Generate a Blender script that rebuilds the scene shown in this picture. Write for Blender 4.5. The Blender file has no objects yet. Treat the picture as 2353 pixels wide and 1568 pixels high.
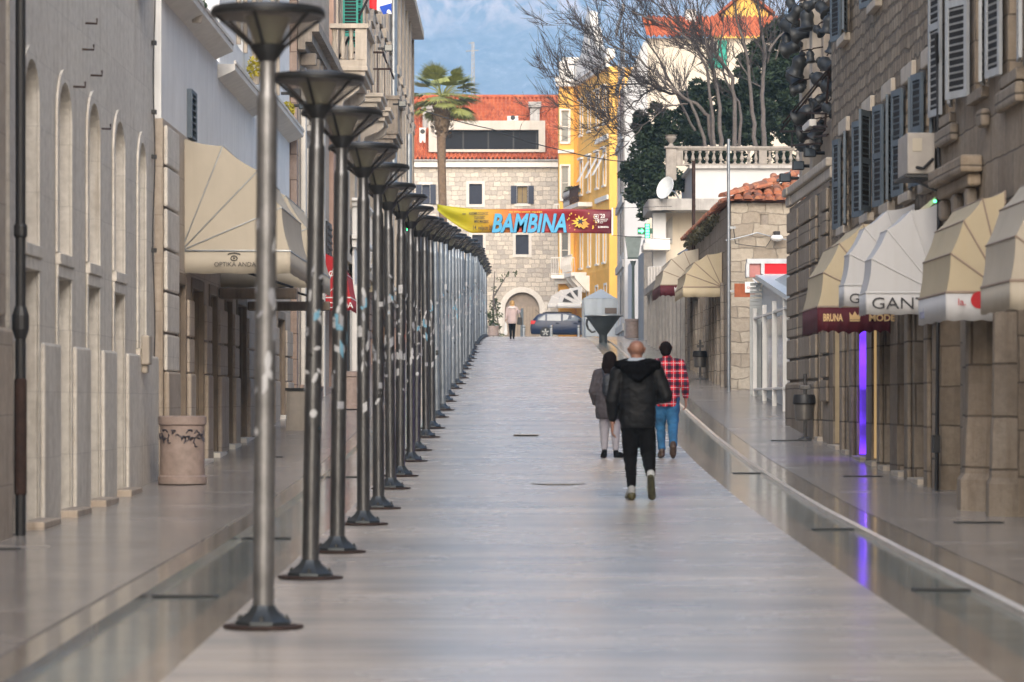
import bpy, bmesh, math, random
from mathutils import Vector, Matrix, noise
S = bpy.context.scene
COL = S.collection
# ---------------------------------------------------------------- camera, sky, sun, exposure
CH = 1.57
cd = bpy.data.cameras.new('camera'); cam = bpy.data.objects.new('camera', cd); COL.objects.link(cam)
cam.location = (0, 0, CH); cam.rotation_euler = (math.radians(90), 0, 0)
cd.sensor_width = 36; cd.lens = 36*7500/2449
cd.shift_x = -3.5/2449; cd.shift_y = 144/2449
cd.clip_start = .1; cd.clip_end = 20000
cd.dof.use_dof = True; cd.dof.focus_distance = 75; cd.dof.aperture_fstop = 3.6
S.camera = cam
S.cycles.volume_bounces = 1
W = bpy.data.worlds.new('World'); S.world = W; W.use_nodes = True
wn = W.node_tree.nodes; wl = W.node_tree.links
bg = wn['Background']; sky = wn.new('ShaderNodeTexSky'); sky.sky_type = 'NISHITA'; sky.sun_disc = False
SUN_EL, SUN_AZ = 32, 178      # azimuth: degrees clockwise from +Y (the street's direction)
sky.sun_elevation = math.radians(SUN_EL); sky.sun_rotation = math.radians(SUN_AZ)
sky.dust_density = 3.0; sky.air_density = 1.0
wl.new(sky.outputs[0], bg.inputs[0]); bg.inputs[1].default_value = .125
sd = bpy.data.lights.new('sun', 'SUN'); sun = bpy.data.objects.new('sun', sd); COL.objects.link(sun)
sd.energy = 1.3; sd.angle = math.radians(50); sd.color = (1, .94, .85)
_d = Vector((math.sin(math.radians(SUN_AZ))*math.cos(math.radians(SUN_EL)), math.cos(math.radians(SUN_AZ))*math.cos(math.radians(SUN_EL)), math.sin(math.radians(SUN_EL))))
sun.rotation_euler = _d.to_track_quat('Z', 'Y').to_euler()
S.view_settings.view_transform = 'Standard'; S.view_settings.look = 'None'; S.view_settings.gamma = 1
S.view_settings.exposure = 1.08
# ---------------------------------------------------------------- measuring helpers (2353 x 1568 view of the photograph)
FD, CXD, CYD = 7206.0, 1180.0, 922.4
def X(x, Y): return (x-CXD)*Y/FD
def Z(y, Y): return CH+(CYD-y)*Y/FD
def P(x, y, Y): return Vector((X(x, Y), Y, Z(y, Y)))
EL = [(-60, -.8), (0, 0), (10, .13), (18.3, .24), (25.5, .325), (33, .43), (37, .515), (44.4, .70), (51.7, .955), (59, 1.245), (66.3, 1.543), (73.6, 1.845), (80.9, 2.14), (88.2, 2.45), (95.5, 2.754), (102.8, 3.06), (110, 3.36), (117, 3.65), (128, 4.05), (139, 4.36), (150, 4.64), (165, 4.97), (178, 5.22), (184, 5.27), (260, 5.3), (9000, 5.3)]
def ge(Y):
    for (a, b), (c, d) in zip(EL, EL[1:]):
        if Y <= c: return b+(d-b)*(Y-a)/(c-a)
    return 5.3
# ---------------------------------------------------------------- things, parts, meshes
def thing(name, label, cat, loc, group=None):
    o = bpy.data.objects.new(name, None); o.empty_display_size = .2; COL.objects.link(o); o.location = loc
    o['label'] = label; o['category'] = cat
    if group: o['group'] = group
    return o
def tag(o, label=None, cat=None, group=None, kind=None):
    if label: o['label'] = label
    if cat: o['category'] = cat
    if group: o['group'] = group
    if kind: o['kind'] = kind
    return o
KIDS = {}
def copy_tree(o, parent=None):
    c = o.copy(); COL.objects.link(c); c.parent = parent
    for ch in KIDS.get(o.name, []):
        k = copy_tree(ch, c); KIDS.setdefault(c.name, []).append(k)
    return c
def worldloc(o):
    v = Vector((0, 0, 0))
    while o is not None: v += o.location; o = o.parent
    return v
class M:
    """collects polygons in world space; T is a local->world matrix"""
    def __init__(s, T=None): s.v = []; s.f = []; s.m = []; s.g = []; s.T = T or Matrix()
    def add(s, vs, fs, m=0):
        b = len(s.v); s.g.append((b, len(s.f))); s.v += [tuple(s.T @ Vector(p)) for p in vs]
        s.f += [tuple(b+i for i in f) for f in fs]; s.m += [m]*len(fs)
    def box(s, x0, x1, y0, y1, z0, z1, m=0):
        s.add([(x0,y0,z0),(x1,y0,z0),(x1,y1,z0),(x0,y1,z0),(x0,y0,z1),(x1,y0,z1),(x1,y1,z1),(x0,y1,z1)],
              [(0,3,2,1),(4,5,6,7),(0,1,5,4),(1,2,6,5),(2,3,7,6),(3,0,4,7)], m)
    def poly(s, pts, m=0): s.add(pts, [tuple(range(len(pts)))], m)
    def prism(s, pts, vec, m=0):
        n = len(pts); vec = Vector(vec); q = [Vector(p) for p in pts]
        s.add(q+[p+vec for p in q], [tuple(range(n-1, -1, -1)), tuple(range(n, 2*n))]+[(i, (i+1) % n, n+(i+1) % n, n+i) for i in range(n)], m)
    def tube(s, pts, r, n=8, m=0, cap=True):
        pts = [Vector(p) for p in pts]; k = len(pts)
        if not isinstance(r, (list, tuple)): r = [r]*k
        vs = []; fs = []; ref = None
        for i, p in enumerate(pts):
            d = (pts[min(i+1, k-1)]-pts[max(i-1, 0)])
            d = d.normalized() if d.length > 1e-9 else Vector((0, 0, 1))
            if ref is None: ref = d.orthogonal().normalized()
            a = (ref-d*ref.dot(d)); a = a.normalized() if a.length > 1e-6 else d.orthogonal().normalized()
            ref = a; b = d.cross(a)
            for j in range(n):
                t = 2*math.pi*j/n; vs.append(p+(a*math.cos(t)+b*math.sin(t))*r[i])
        for i in range(k-1):
            for j in range(n): fs.append((i*n+j, i*n+(j+1) % n, (i+1)*n+(j+1) % n, (i+1)*n+j))
        if cap: fs += [tuple(range(n-1, -1, -1)), tuple(range((k-1)*n, k*n))]
        s.add(vs, fs, m)
    def lathe(s, c, prof, n=24, m=0, cap=True, sx=1, sy=1, a0=0):
        vs = []; fs = []; k = len(prof)
        for r, z in prof:
            for j in range(n):
                t = a0+2*math.pi*j/n; vs.append((c[0]+r*math.cos(t)*sx, c[1]+r*math.sin(t)*sy, c[2]+z))
        for i in range(k-1):
            for j in range(n): fs.append((i*n+j, i*n+(j+1) % n, (i+1)*n+(j+1) % n, (i+1)*n+j))
        if cap: fs += [tuple(range(n-1, -1, -1)), tuple(range((k-1)*n, k*n))]
        s.add(vs, fs, m)
    def ball(s, c, r, m=0, sc=(1, 1, 1), n=12):
        pr = [(r*math.sin(math.pi*i/n), -r*math.cos(math.pi*i/n)*sc[2]) for i in range(n+1)]
        pr[0] = (r*.01, pr[0][1]); pr[-1] = (r*.01, pr[-1][1])
        s.lathe(c, pr, n*2, m, True, sc[0], sc[1])
    def each(s, name, mats, parent=None, **k):
        g = s.g+[(len(s.v), len(s.f))]
        for (v0, f0), (v1, f1) in zip(g, g[1:]):
            q = M(); q.v = s.v[v0:v1]; q.f = [tuple(i-v0 for i in f) for f in s.f[f0:f1]]; q.m = s.m[f0:f1]; q.build(name, mats, parent, **k)
    def build(s, name, mats, parent=None, smooth=None, bevel=0, recalc=True):
        me = bpy.data.meshes.new(name); org = worldloc(parent) if parent else Vector((0, 0, 0))
        me.from_pydata([(a-org.x, b-org.y, c-org.z) for a, b, c in s.v], [], s.f)
        if not isinstance(mats, (list, tuple)): mats = [mats]
        for mm in mats: me.materials.append(mm)
        if len(mats) > 1: me.polygons.foreach_set('material_index', s.m)
        if recalc:
            bm = bmesh.new(); bm.from_mesh(me); bmesh.ops.recalc_face_normals(bm, faces=bm.faces); bm.to_mesh(me); bm.free()
        if smooth is not None:
            me.polygons.foreach_set('use_smooth', [True]*len(me.polygons)); me.set_sharp_from_angle(angle=math.radians(smooth))
        me.update()
        o = bpy.data.objects.new(name, me); COL.objects.link(o)
        if parent: o.parent = parent; KIDS.setdefault(parent.name, []).append(o)
        if bevel:
            b = o.modifiers.new('bevel', 'BEVEL'); b.width = bevel; b.segments = 2; b.limit_method = 'ANGLE'
        return o
def frame(o, U, N):
    """local (u, w, v): u along the wall, w outwards, v up"""
    U = Vector(U).normalized(); N = Vector(N).normalized()
    return Matrix(((U.x, N.x, 0, o[0]), (U.y, N.y, 0, o[1]), (0, 0, 1, o[2]), (0, 0, 0, 1)))
def text(name, s, size, o, U, mat, parent, V=(0, 0, 1), ext=.004, align='LEFT', shear=0, bold=0, sx=1):
    cu = bpy.data.curves.new('t', 'FONT'); cu.body = s; cu.size = size; cu.extrude = ext; cu.align_x = align; cu.shear = shear; cu.offset = bold; cu.resolution_u = 3
    t = bpy.data.objects.new('t', cu); COL.objects.link(t)
    dg = bpy.context.evaluated_depsgraph_get(); dg.update()
    me = bpy.data.meshes.new_from_object(t.evaluated_get(dg)); bpy.data.objects.remove(t); bpy.data.curves.remove(cu)
    U = Vector(U).normalized(); V = Vector(V).normalized(); N = U.cross(V)
    org = worldloc(parent) if parent else Vector((0, 0, 0)); o = Vector(o)
    for v in me.vertices: v.co = o-org+U*v.co.x*sx+V*v.co.y+N*v.co.z
    me.materials.clear(); me.materials.append(mat)
    ob = bpy.data.objects.new(name, me); COL.objects.link(ob)
    if parent: ob.parent = parent; KIDS.setdefault(parent.name, []).append(ob)
    return ob
# ---------------------------------------------------------------- materials
def newmat(name):
    m = bpy.data.materials.new(name); m.use_nodes = True; nt = m.node_tree; return m, nt, nt.nodes['Principled BSDF']
def N(nt, t, **k):
    n = nt.nodes.new(t)
    for a, b in k.items(): setattr(n, a, b)
    return n
def L(nt, a, b): nt.links.new(a, b)
def c4(c, k=1): return (min(1, c[0]*k), min(1, c[1]*k), min(1, c[2]*k), 1)
def coords(nt, sc=(1, 1, 1)):
    tc = N(nt, 'ShaderNodeTexCoord'); mp = N(nt, 'ShaderNodeMapping'); mp.inputs['Scale'].default_value = sc
    L(nt, tc.outputs['Object'], mp.inputs['Vector']); return mp.outputs[0]
def noise_(nt, vec, scale, detail=5, rough=.6):
    n = N(nt, 'ShaderNodeTexNoise'); n.inputs['Scale'].default_value = scale; n.inputs['Detail'].default_value = detail; n.inputs['Roughness'].default_value = rough
    L(nt, vec, n.inputs['Vector']); return n.outputs['Fac']
def ramp(nt, fac, stops):
    r = N(nt, 'ShaderNodeValToRGB'); L(nt, fac, r.inputs[0])
    while len(r.color_ramp.elements) < len(stops): r.color_ramp.elements.new(.5)
    for e, (p, c) in zip(r.color_ramp.elements, stops): e.position = p; e.color = c if len(c) == 4 else (*c, 1)
    return r.outputs[0]
def mixc(nt, f, a, b, mode='MIX'):
    m = N(nt, 'ShaderNodeMix', data_type='RGBA', blend_type=mode)
    if isinstance(f, float): m.inputs[0].default_value = f
    else: L(nt, f, m.inputs[0])
    for i, q in ((6, a), (7, b)):
        if isinstance(q, tuple): m.inputs[i].default_value = q
        else: L(nt, q, m.inputs[i])
    return m.outputs[2]
def bump(nt, bs, h, st, dist=.02):
    b = N(nt, 'ShaderNodeBump'); b.inputs['Strength'].default_value = st; b.inputs['Distance'].default_value = dist
    L(nt, h, b.inputs['Height']); L(nt, b.outputs[0], bs.inputs['Normal'])
def plain(name, c, rough=.6, metal=0, var=.12, scale=4, bmp=0, streak=0, stain=None, spec=.5, coat=0):
    m, nt, b = newmat(name); v = coords(nt)
    n = noise_(nt, v, scale)
    col = ramp(nt, n, [(.3, c4(c, 1-var)), (.7, c4(c, 1+var))])
    if streak:
        n2 = noise_(nt, coords(nt, (5, 5, .25)), 1.6, 6, .7)
        f = ramp(nt, n2, [(.5, (0, 0, 0)), (.78, (streak, streak, streak))])
        col = mixc(nt, f, col, c4(stain or (c[0]*.5, c[1]*.45, c[2]*.4)))
        n3 = noise_(nt, v, .35, 4)
        f3 = ramp(nt, n3, [(.45, (0, 0, 0)), (.7, (streak*.7,)*3)])
        col = mixc(nt, f3, col, c4(c, .72))
    L(nt, col, b.inputs['Base Color']); b.inputs['Roughness'].default_value = rough; b.inputs['Metallic'].default_value = metal
    b.inputs['Specular IOR Level'].default_value = spec
    if coat: b.inputs['Coat Weight'].default_value = coat
    if bmp: bump(nt, b, noise_(nt, v, scale*6, 6), bmp)
    return m
def emit(name, c, st, var=0):
    m, nt, b = newmat(name); b.inputs['Base Color'].default_value = c4(c, .3); b.inputs['Emission Color'].default_value = c4(c); b.inputs['Emission Strength'].default_value = st
    if var:
        n = noise_(nt, coords(nt, (.2, .2, 1.5)), 1.1, 2); col = ramp(nt, n, [(.40, c4((c[0]*1.2, c[1]*2, c[2]*.9), .16)), (.58, c4(c))]); L(nt, col, b.inputs['Emission Color'])
    return m
def wallvec(nt):
    """(horizontal run, height) whichever way the wall faces"""
    tc = N(nt, 'ShaderNodeTexCoord'); g = N(nt, 'ShaderNodeNewGeometry')
    s = N(nt, 'ShaderNodeSeparateXYZ'); L(nt, tc.outputs['Object'], s.inputs[0]); q = N(nt, 'ShaderNodeSeparateXYZ'); L(nt, g.outputs['True Normal'], q.inputs[0])
    a = N(nt, 'ShaderNodeMath', operation='ABSOLUTE'); L(nt, q.outputs[0], a.inputs[0])
    t = N(nt, 'ShaderNodeMath', operation='GREATER_THAN'); L(nt, a.outputs[0], t.inputs[0]); t.inputs[1].default_value = .6
    mx = N(nt, 'ShaderNodeMix', data_type='FLOAT'); L(nt, t.outputs[0], mx.inputs[0]); L(nt, s.outputs[0], mx.inputs[2]); L(nt, s.outputs[1], mx.inputs[3])
    c = N(nt, 'ShaderNodeCombineXYZ'); L(nt, mx.outputs[0], c.inputs[0]); L(nt, s.outputs[2], c.inputs[1]); return c.outputs[0], tc.outputs['Object']
def masonry(name, c1, c2, mort, bw, bh, ms=.012, distort=.03, bmp=.5, rough=.85, stain=.3, mbright=False, streak=0.):
    m, nt, b = newmat(name); v, ob = wallvec(nt)
    nz = N(nt, 'ShaderNodeTexNoise'); nz.inputs['Scale'].default_value = 2.5; L(nt, ob, nz.inputs['Vector'])
    va = N(nt, 'ShaderNodeVectorMath', operation='MULTIPLY_ADD'); L(nt, nz.outputs['Color'], va.inputs[0]); va.inputs[1].default_value = (distort*2,)*3; L(nt, v, va.inputs[2])
    br = N(nt, 'ShaderNodeTexBrick'); L(nt, va.outputs[0], br.inputs['Vector']); br.inputs['Scale'].default_value = 1
    br.inputs['Brick Width'].default_value = bw; br.inputs['Row Height'].default_value = bh; br.inputs['Mortar Size'].default_value = ms; br.inputs['Mortar Smooth'].default_value = .4
    br.inputs['Color1'].default_value = c4(c1); br.inputs['Color2'].default_value = c4(c2); br.inputs['Mortar'].default_value = c4(mort); br.offset_frequency = 2; br.squash = .75; br.squash_frequency = 3
    n1 = noise_(nt, ob, 9, 6, .7); col = mixc(nt, .55, br.outputs['Color'], ramp(nt, n1, [(.25, (.35, .33, .3)), (.75, (1, 1, 1))]), 'MULTIPLY')
    n2 = noise_(nt, ob, .6, 5, .65); col = mixc(nt, ramp(nt, n2, [(.42, (0, 0, 0)), (.72, (stain,)*3)]), col, c4((c1[0]*.35, c1[1]*.3, c1[2]*.26)))
    if streak:
        mp = N(nt, 'ShaderNodeMapping'); mp.inputs['Scale'].default_value = (4, 4, .3); L(nt, ob, mp.inputs[0])
        n4 = noise_(nt, mp.outputs[0], 1.4, 6, .7); col = mixc(nt, ramp(nt, n4, [(.5, (0, 0, 0)), (.75, (streak,)*3)]), col, c4((c1[0]*.4, c1[1]*.35, c1[2]*.3)))
    L(nt, col, b.inputs['Base Color']); b.inputs['Roughness'].default_value = rough
    if bmp:
        md = N(nt, 'ShaderNodeMath', operation='MULTIPLY_ADD'); L(nt, br.outputs['Fac'], md.inputs[0]); md.inputs[1].default_value = -1; L(nt, n1, md.inputs[2]); bump(nt, b, md.outputs[0], bmp, .03)
    return m
def paving(name, c1, c2, bw, bh, rough=.25, joint=(.16, .15, .14), ms=.004, wave=.0, spec=.5, patch=0, shift=0):
    m, nt, b = newmat(name); v = coords(nt); v.node.inputs['Location'].default_value = (shift, 0, 0)
    br = N(nt, 'ShaderNodeTexBrick'); L(nt, v, br.inputs['Vector']); br.inputs['Scale'].default_value = 1
    br.inputs['Brick Width'].default_value = bw; br.inputs['Row Height'].default_value = bh; br.inputs['Mortar Size'].default_value = ms; br.inputs['Mortar Smooth'].default_value = .1
    br.inputs['Color1'].default_value = c4(c1); br.inputs['Color2'].default_value = c4(c2); br.inputs['Mortar'].default_value = c4(joint)
    n = noise_(nt, v, 1.3, 4, .5); col = mixc(nt, .4, br.outputs['Color'], ramp(nt, n, [(.25, (.6, .6, .62)), (.75, (1, 1, 1))]), 'MULTIPLY')
    n2 = noise_(nt, coords(nt, (.35, 1.5, 1)), .8, 3, .5); col = mixc(nt, ramp(nt, n2, [(.40, (0, 0, 0)), (.68, (.75+patch,)*3)]), col, c4(c1, .62) if not shift else (.31, .305, .305, 1))
    L(nt, col, b.inputs['Base Color']); b.inputs['Specular IOR Level'].default_value = spec
    rr = N(nt, 'ShaderNodeMapRange'); L(nt, n, rr.inputs[0]); rr.inputs[3].default_value = rough*.75; rr.inputs[4].default_value = rough*1.35
    L(nt, rr.outputs[0], b.inputs['Roughness'])
    h = noise_(nt, coords(nt, (.5, 2.2, 1)), 1.2, 2, .5)
    md = N(nt, 'ShaderNodeMath', operation='MULTIPLY_ADD'); L(nt, br.outputs['Fac'], md.inputs[0]); md.inputs[1].default_value = -.3; L(nt, h, md.inputs[2]); bump(nt, b, md.outputs[0], .25, .02+wave)
    return m
def tiles(name, c1=(.52, .12, .045), c2=(.3, .07, .035), moss=.2, sc=3.):
    m, nt, b = newmat(name); v = coords(nt)
    vo = N(nt, 'ShaderNodeTexVoronoi'); vo.inputs['Scale'].default_value = sc; L(nt, v, vo.inputs['Vector'])
    s = N(nt, 'ShaderNodeSeparateColor'); L(nt, vo.outputs['Color'], s.inputs[0])
    col = ramp(nt, s.outputs[0], [(0, c4(c2)), (.5, c4(c1)), (1, c4((c1[0]*1.15, c1[1]*1.5, c1[2]*1.6)))])
    n = noise_(nt, v, 2.2, 6, .7); col = mixc(nt, ramp(nt, n, [(.5, (0, 0, 0)), (.7, (moss,)*3)]), col, (.1, .085, .07, 1))
    L(nt, col, b.inputs['Base Color']); b.inputs['Roughness'].default_value = .85; return m
def leafm(name, c, rough=.45, var=.35):
    m, nt, b = newmat(name); n = noise_(nt, coords(nt), 2.5, 3)
    oi = N(nt, 'ShaderNodeNewGeometry'); col = ramp(nt, oi.outputs['Random Per Island'], [(0, c4(c, 1-var)), (1, c4(c, 1+var))])
    col = mixc(nt, .35, col, ramp(nt, n, [(.3, c4(c, .5)), (.7, c4((c[0]*1.6, c[1]*1.5, c[2]*1.2)))]))
    L(nt, col, b.inputs['Base Color']); b.inputs['Roughness'].default_value = rough; return m
def glassm(name, c, rough=.06):
    m, nt, b = newmat(name); b.inputs['Base Color'].default_value = c4(c); b.inputs['Roughness'].default_value = rough; b.inputs['Specular IOR Level'].default_value = .9; return m
limestone = masonry('pale_limestone', (.84, .79, .71), (.78, .73, .66), (.6, .56, .51), 1.5, .62, .004, .01, .10, .75, .10, streak=.6)
limestone_warm = masonry('warm_limestone', (.56, .47, .38), (.5, .43, .36), (.33, .28, .23), 1.1, .6, .006, .01, .15, .75, .3, streak=.7)
whitewall = plain('white_render', (.82, .82, .81), .8, 0, .05, 2, .05, .45, (.42, .40, .38))
jambstone = plain('brown_stained_shaded_stone', (.22, .17, .125), .7, 0, .2, 3, .1, .8, (.09, .065, .045))  # brown stain, darkened to carry the shade of the door reveals
rubble = masonry('rubble_stone', (.50, .40, .29), (.29, .235, .175), (.2, .16, .12), .33, .19, .025, .09, 1.6, .9, .6)
ashlar = masonry('brown_ashlar', (.40, .325, .245), (.31, .25, .19), (.16, .13, .10), .95, .46, .012, .02, .6, .85, .5, streak=.5)
shopstone = masonry('shop_pier_stone', (.37, .31, .245), (.28, .235, .185), (.12, .10, .08), 2.5, .52, .014, .01, .6, .8, .6, streak=.8)
palacestone = masonry('palace_stone', (.80, .73, .63), (.50, .46, .42), (.46, .42, .37), .50, .30, .022, .10, .7, .9, .06)
oldstone = masonry('old_house_stone', (.60, .53, .43), (.40, .34, .27), (.40, .35, .285), .55, .27, .012, .10, 1.0, .9, .35)
pinkstone = masonry('pinkish_stone', (.47, .36, .30), (.43, .33, .28), (.22, .16, .13), 1.3, .5, .014, .005, .5, .85, .3, streak=.5)
yellow = plain('yellow_render', (.92, .53, .12), .85, 0, .06, 1.5, 0, .3, (.6, .38, .13))
orange = plain('orange_render', (.85, .46, .09), .85, 0, .08, 1.5, 0, .35, (.45, .25, .07))
whitepaint = plain('white_trim', (.78, .76, .72), .7, 0, .06, 3, 0, .3, (.5, .47, .42))
offwhite = plain('off_white_wall', (.52, .515, .515), .85, 0, .05, .8, 0, .3, (.5, .48, .45))
creamwall = plain('cream_wall', (.66, .58, .47), .85, 0, .06, 1, 0, .35)
greyconc = plain('weathered_concrete', (.42, .40, .38), .9, 0, .2, 3, .2, .8, (.12, .11, .10))
trimstone = plain('carved_stone', (.48, .42, .35), .8, 0, .15, 4, .15, .7, (.16, .13, .1))
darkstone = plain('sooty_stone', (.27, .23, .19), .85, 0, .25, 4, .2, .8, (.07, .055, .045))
palestone = plain('smooth_pale_stone', (.66, .63, .58), .7, 0, .08, 4, 0, .3)
rtile = tiles('orange_roof_tiles', (.44, .105, .043), (.32, .075, .035), .2, 3.2)
otile = tiles('old_roof_tiles', (.42, .14, .07), (.16, .09, .07), .7, 5.)
dark = plain('black_metal', (.02, .02, .022), .5, 0, .1, 5)
darkwin = glassm('dark_window', (.006, .007, .012), .3)
darkwin.node_tree.nodes['Principled BSDF'].inputs['Specular IOR Level'].default_value = .12
winglass = glassm('window_glass', (.10, .12, .14), .08)
palewin = glassm('pale_window', (.22, .25, .28), .15)
navy = plain('navy_shutter', (.025, .033, .06), .6)
greyblue = plain('grey_blue_shutter', (.10, .13, .16), .6, 0, .2, 4, 0, .4, (.09, .09, .09))
white_sh = plain('old_white_shutter', (.38, .40, .42), .6, 0, .12, 4, 0, .5)
green_sh = plain('green_shutter', (.008, .20, .16), .6, 0, .15)
canvas = plain('beige_canvas', (.47, .42, .34), .85, 0, .08, 1.5, .06, .35, (.36, .31, .24))
canvas_w = plain('white_canvas', (.52, .52, .53), .85, 0, .06, 1.5, .06, .4, (.42, .4, .38))
canvas_y = plain('yellow_cream_canvas', (.46, .39, .27), .85, 0, .08, 1.5, .06, .35, (.45, .35, .2))
canvas_b = plain('burgundy_canvas', (.075, .006, .014), .8, 0, .15)
canvas_r = plain('red_canvas', (.42, .01, .015), .7, 0, .1)
steel = plain('brushed_dark_steel', (.13, .13, .135), .36, .9, .25, 5)
slit = plain('shutter_gap_shadow', (.012, .012, .014), .9)
rimsteel = plain('dark_rim_steel', (.045, .047, .05), .38, .7, .2, 6)
galv = plain('galvanised_steel', (.35, .37, .39), .4, .85, .15, 5)
rust = plain('rusty_iron', (.04, .022, .018), .85, .2, .4, 12)
pinkgranite = plain('pink_stone_planter', (.31, .24, .21), .6, 0, .2, 9, .05, .4, (.2, .15, .12))
letter = plain('dark_lettering', (.03, .03, .035), .6)
streetstone = masonry('stained_street_wall', (.42, .37, .31), (.33, .29, .25), (.18, .155, .13), .9, .4, .012, .04, .7, .9, .5, streak=.8)
whitelet = plain('white_lettering', (.8, .8, .78), .6)
goldlet = plain('gold_lettering', (.62, .42, .2), .6)
# ================================================================ ground
st = paving('polished_street_slabs', (.66, .585, .51), (.51, .465, .425), 11, .38, .25, joint=(.22, .20, .185), ms=.010, patch=.0, shift=2.75)
sw = paving('sidewalk_slabs', (.40, .365, .335), (.34, .32, .30), 1.9, .5, .19, joint=(.2, .18, .17), patch=.0)
gm = paving('grey_green_marble', (.27, .305, .29), (.21, .245, .24), 2.2, 2.2, .11, (.08, .08, .08))
bd = paving('polished_beige_band', (.42, .375, .32), (.31, .28, .245), .25, .42, .12, (.2, .18, .16), .003)
be = plain('pale_kerb_edge', (.66, .60, .54), .15, 0, .1, 3)
gr = plain('ground_asphalt', (.09, .09, .09), .9)
YS = [-60, -40, -20, 0, 10]+[14+2*i for i in range(84)]+[184, 190, 200, 230]
def sheet(name, a, b, za, zb, mat, y0=-60, y1=230, skirt=(0, 0), label=None):
    m = M(); rows = []
    ys = [y for y in YS if y0 <= y <= y1]
    fa = a if callable(a) else (lambda Y: a); fb = b if callable(b) else (lambda Y: b)
    for Y in ys: rows.append(((fa(Y), Y, ge(Y)+za), (fb(Y), Y, ge(Y)+zb)))
    vs = [p for r in rows for p in r]; fs = [(2*i, 2*i+1, 2*i+3, 2*i+2) for i in range(len(rows)-1)]; m.add(vs, fs)
    for s, k in ((0, skirt[0]), (1, skirt[1])):
        if k:
            vs = []
            for r in rows: p = r[s]; vs += [p, (p[0], p[1], p[2]-k)]
            m.add(vs, fs)
    o = m.build(name, mat, recalc=False); o['kind'] = 'structure'; return o
def dr(x): return lambda Y: x+.0065*(Y-20)
m = M(); vs = []; fs = []
xs = [-3500, -300, -60, -12, 12, 60, 300, 3500]; ys = [-60, 0, 20, 40, 60, 80, 100, 120, 140, 160, 178, 200, 400, 1200, 8700]
for y in ys:
    for x in xs: vs.append((x, y, ge(y)-.12))
for j in range(len(ys)-1):
    for i in range(len(xs)-1): fs.append((j*8+i, j*8+i+1, j*8+i+9, j*8+i+8))
m.add(vs, fs); o = m.build('ground', gr, recalc=False); o['kind'] = 'structure'
sheet('left_sidewalk', -5.2, -2.66, .045, .045, sw, y1=176, skirt=(0, .04))
sheet('left_kerb_band', -2.66, -2.44, .035, .035, bd, y1=176, skirt=(0, .05))
sheet('left_gutter_channel', -2.44, -1.93, -.012, -.012, gm, y1=176)
sheet('left_street_band', -1.93, -1.72, .002, .002, bd, y1=176, skirt=(.02, 0))
sheet('street', -1.72, dr(2.42), .003, .003, st, y1=178)
sheet('right_street_band', dr(2.42), dr(2.70), .002, .002, bd, y1=176, skirt=(0, .02))
sheet('right_gutter_channel', dr(2.70), dr(3.13), -.012, -.012, gm, y1=124)
sheet('right_gutter_channel', dr(2.70), dr(3.13), -.010, -.010, sw, y0=126, y1=176)
sheet('right_kerb_edge', dr(3.13), dr(3.165), .03, .044, be, y1=124, skirt=(.05, 0))
sheet('right_kerb_band', dr(3.165), dr(3.47), .042, .042, bd, y1=124)
sheet('right_sidewalk', dr(3.47), 9.5, .045, .045, sw, y1=124)
sheet('plaza', dr(3.13), 14, .02, .02, sw, y0=124, y1=176)
sheet('cross_road', -40, 40, -.03, -.03, plain('cross_road_asphalt', (.12, .12, .12), .8), y0=176, y1=200)
def slot(x0, x1, Y, label, z=.05):
    m = M(); m.box(x0, x1, Y-.09, Y+.09, ge(Y)+z-.002, ge(Y)+z+.004); [m.box(x0+.02, x1-.02, Y-.07+.05*i, Y-.05+.05*i, ge(Y)+z+.0045, ge(Y)+z+.007, 1) for i in range(3)]
    tag(m.build('slot_drain', [dark, rimsteel]), label, 'drain', 'slot drains and covers set into the paving')
slot(-4.35, -4.0, 25.4, 'dark slot drain in left sidewalk at the photo edge by the limestone wall')
slot(-2.42, -1.98, 21.0, 'dark drain across the left grey channel beside the nearest lamp', -.006)
slot(-2.42, -1.98, 27.9, 'dark drain across the left grey channel behind the nearest pole', -.006)
slot(-2.42, -1.98, 40.5, 'small drain across the left grey channel beyond the first five lamps', -.006)
slot(2.75, 3.15, 21.6, 'dark slot drain across the right grey channel at the lower right corner', -.006)
slot(2.80, 3.20, 29.4, 'dark slot drain across the right grey channel halfway to the walkers', -.006)
slot(2.9, 3.28, 41.5, 'small dark drain across the right channel near the jeans walker', -.006)
slot(4.15, 4.6, 29.5, 'slot drain on right sidewalk beside the thick stone column')
slot(4.15, 4.65, 39.5, 'slot drain on right sidewalk below the purple lit doorway')
slot(4.1, 4.75, 50.0, 'slot drain on right sidewalk at the foot of the bin post')
slot(-3.7, -3.3, 45, 'thin slot drain in left sidewalk past the stone bin')
m = M(); m.lathe((.55, 38.5, ge(38.5)+.006), [(.33, 0), (.33, .004)], 32); tag(m.build('manhole_cover', plain('stone_cover2', (.40, .36, .32), .35)), 'round flat cover in the street in front of the walkers', 'manhole cover')
m = M(); m.box(.0, .42, 52.4, 53.2, ge(52.8)+.01, ge(52.8)+.016); tag(m.build('access_cover', plain('stone_cover', (.44, .40, .36), .3)), 'square stone inset cover in mid street beyond the walkers', 'cover')

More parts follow.
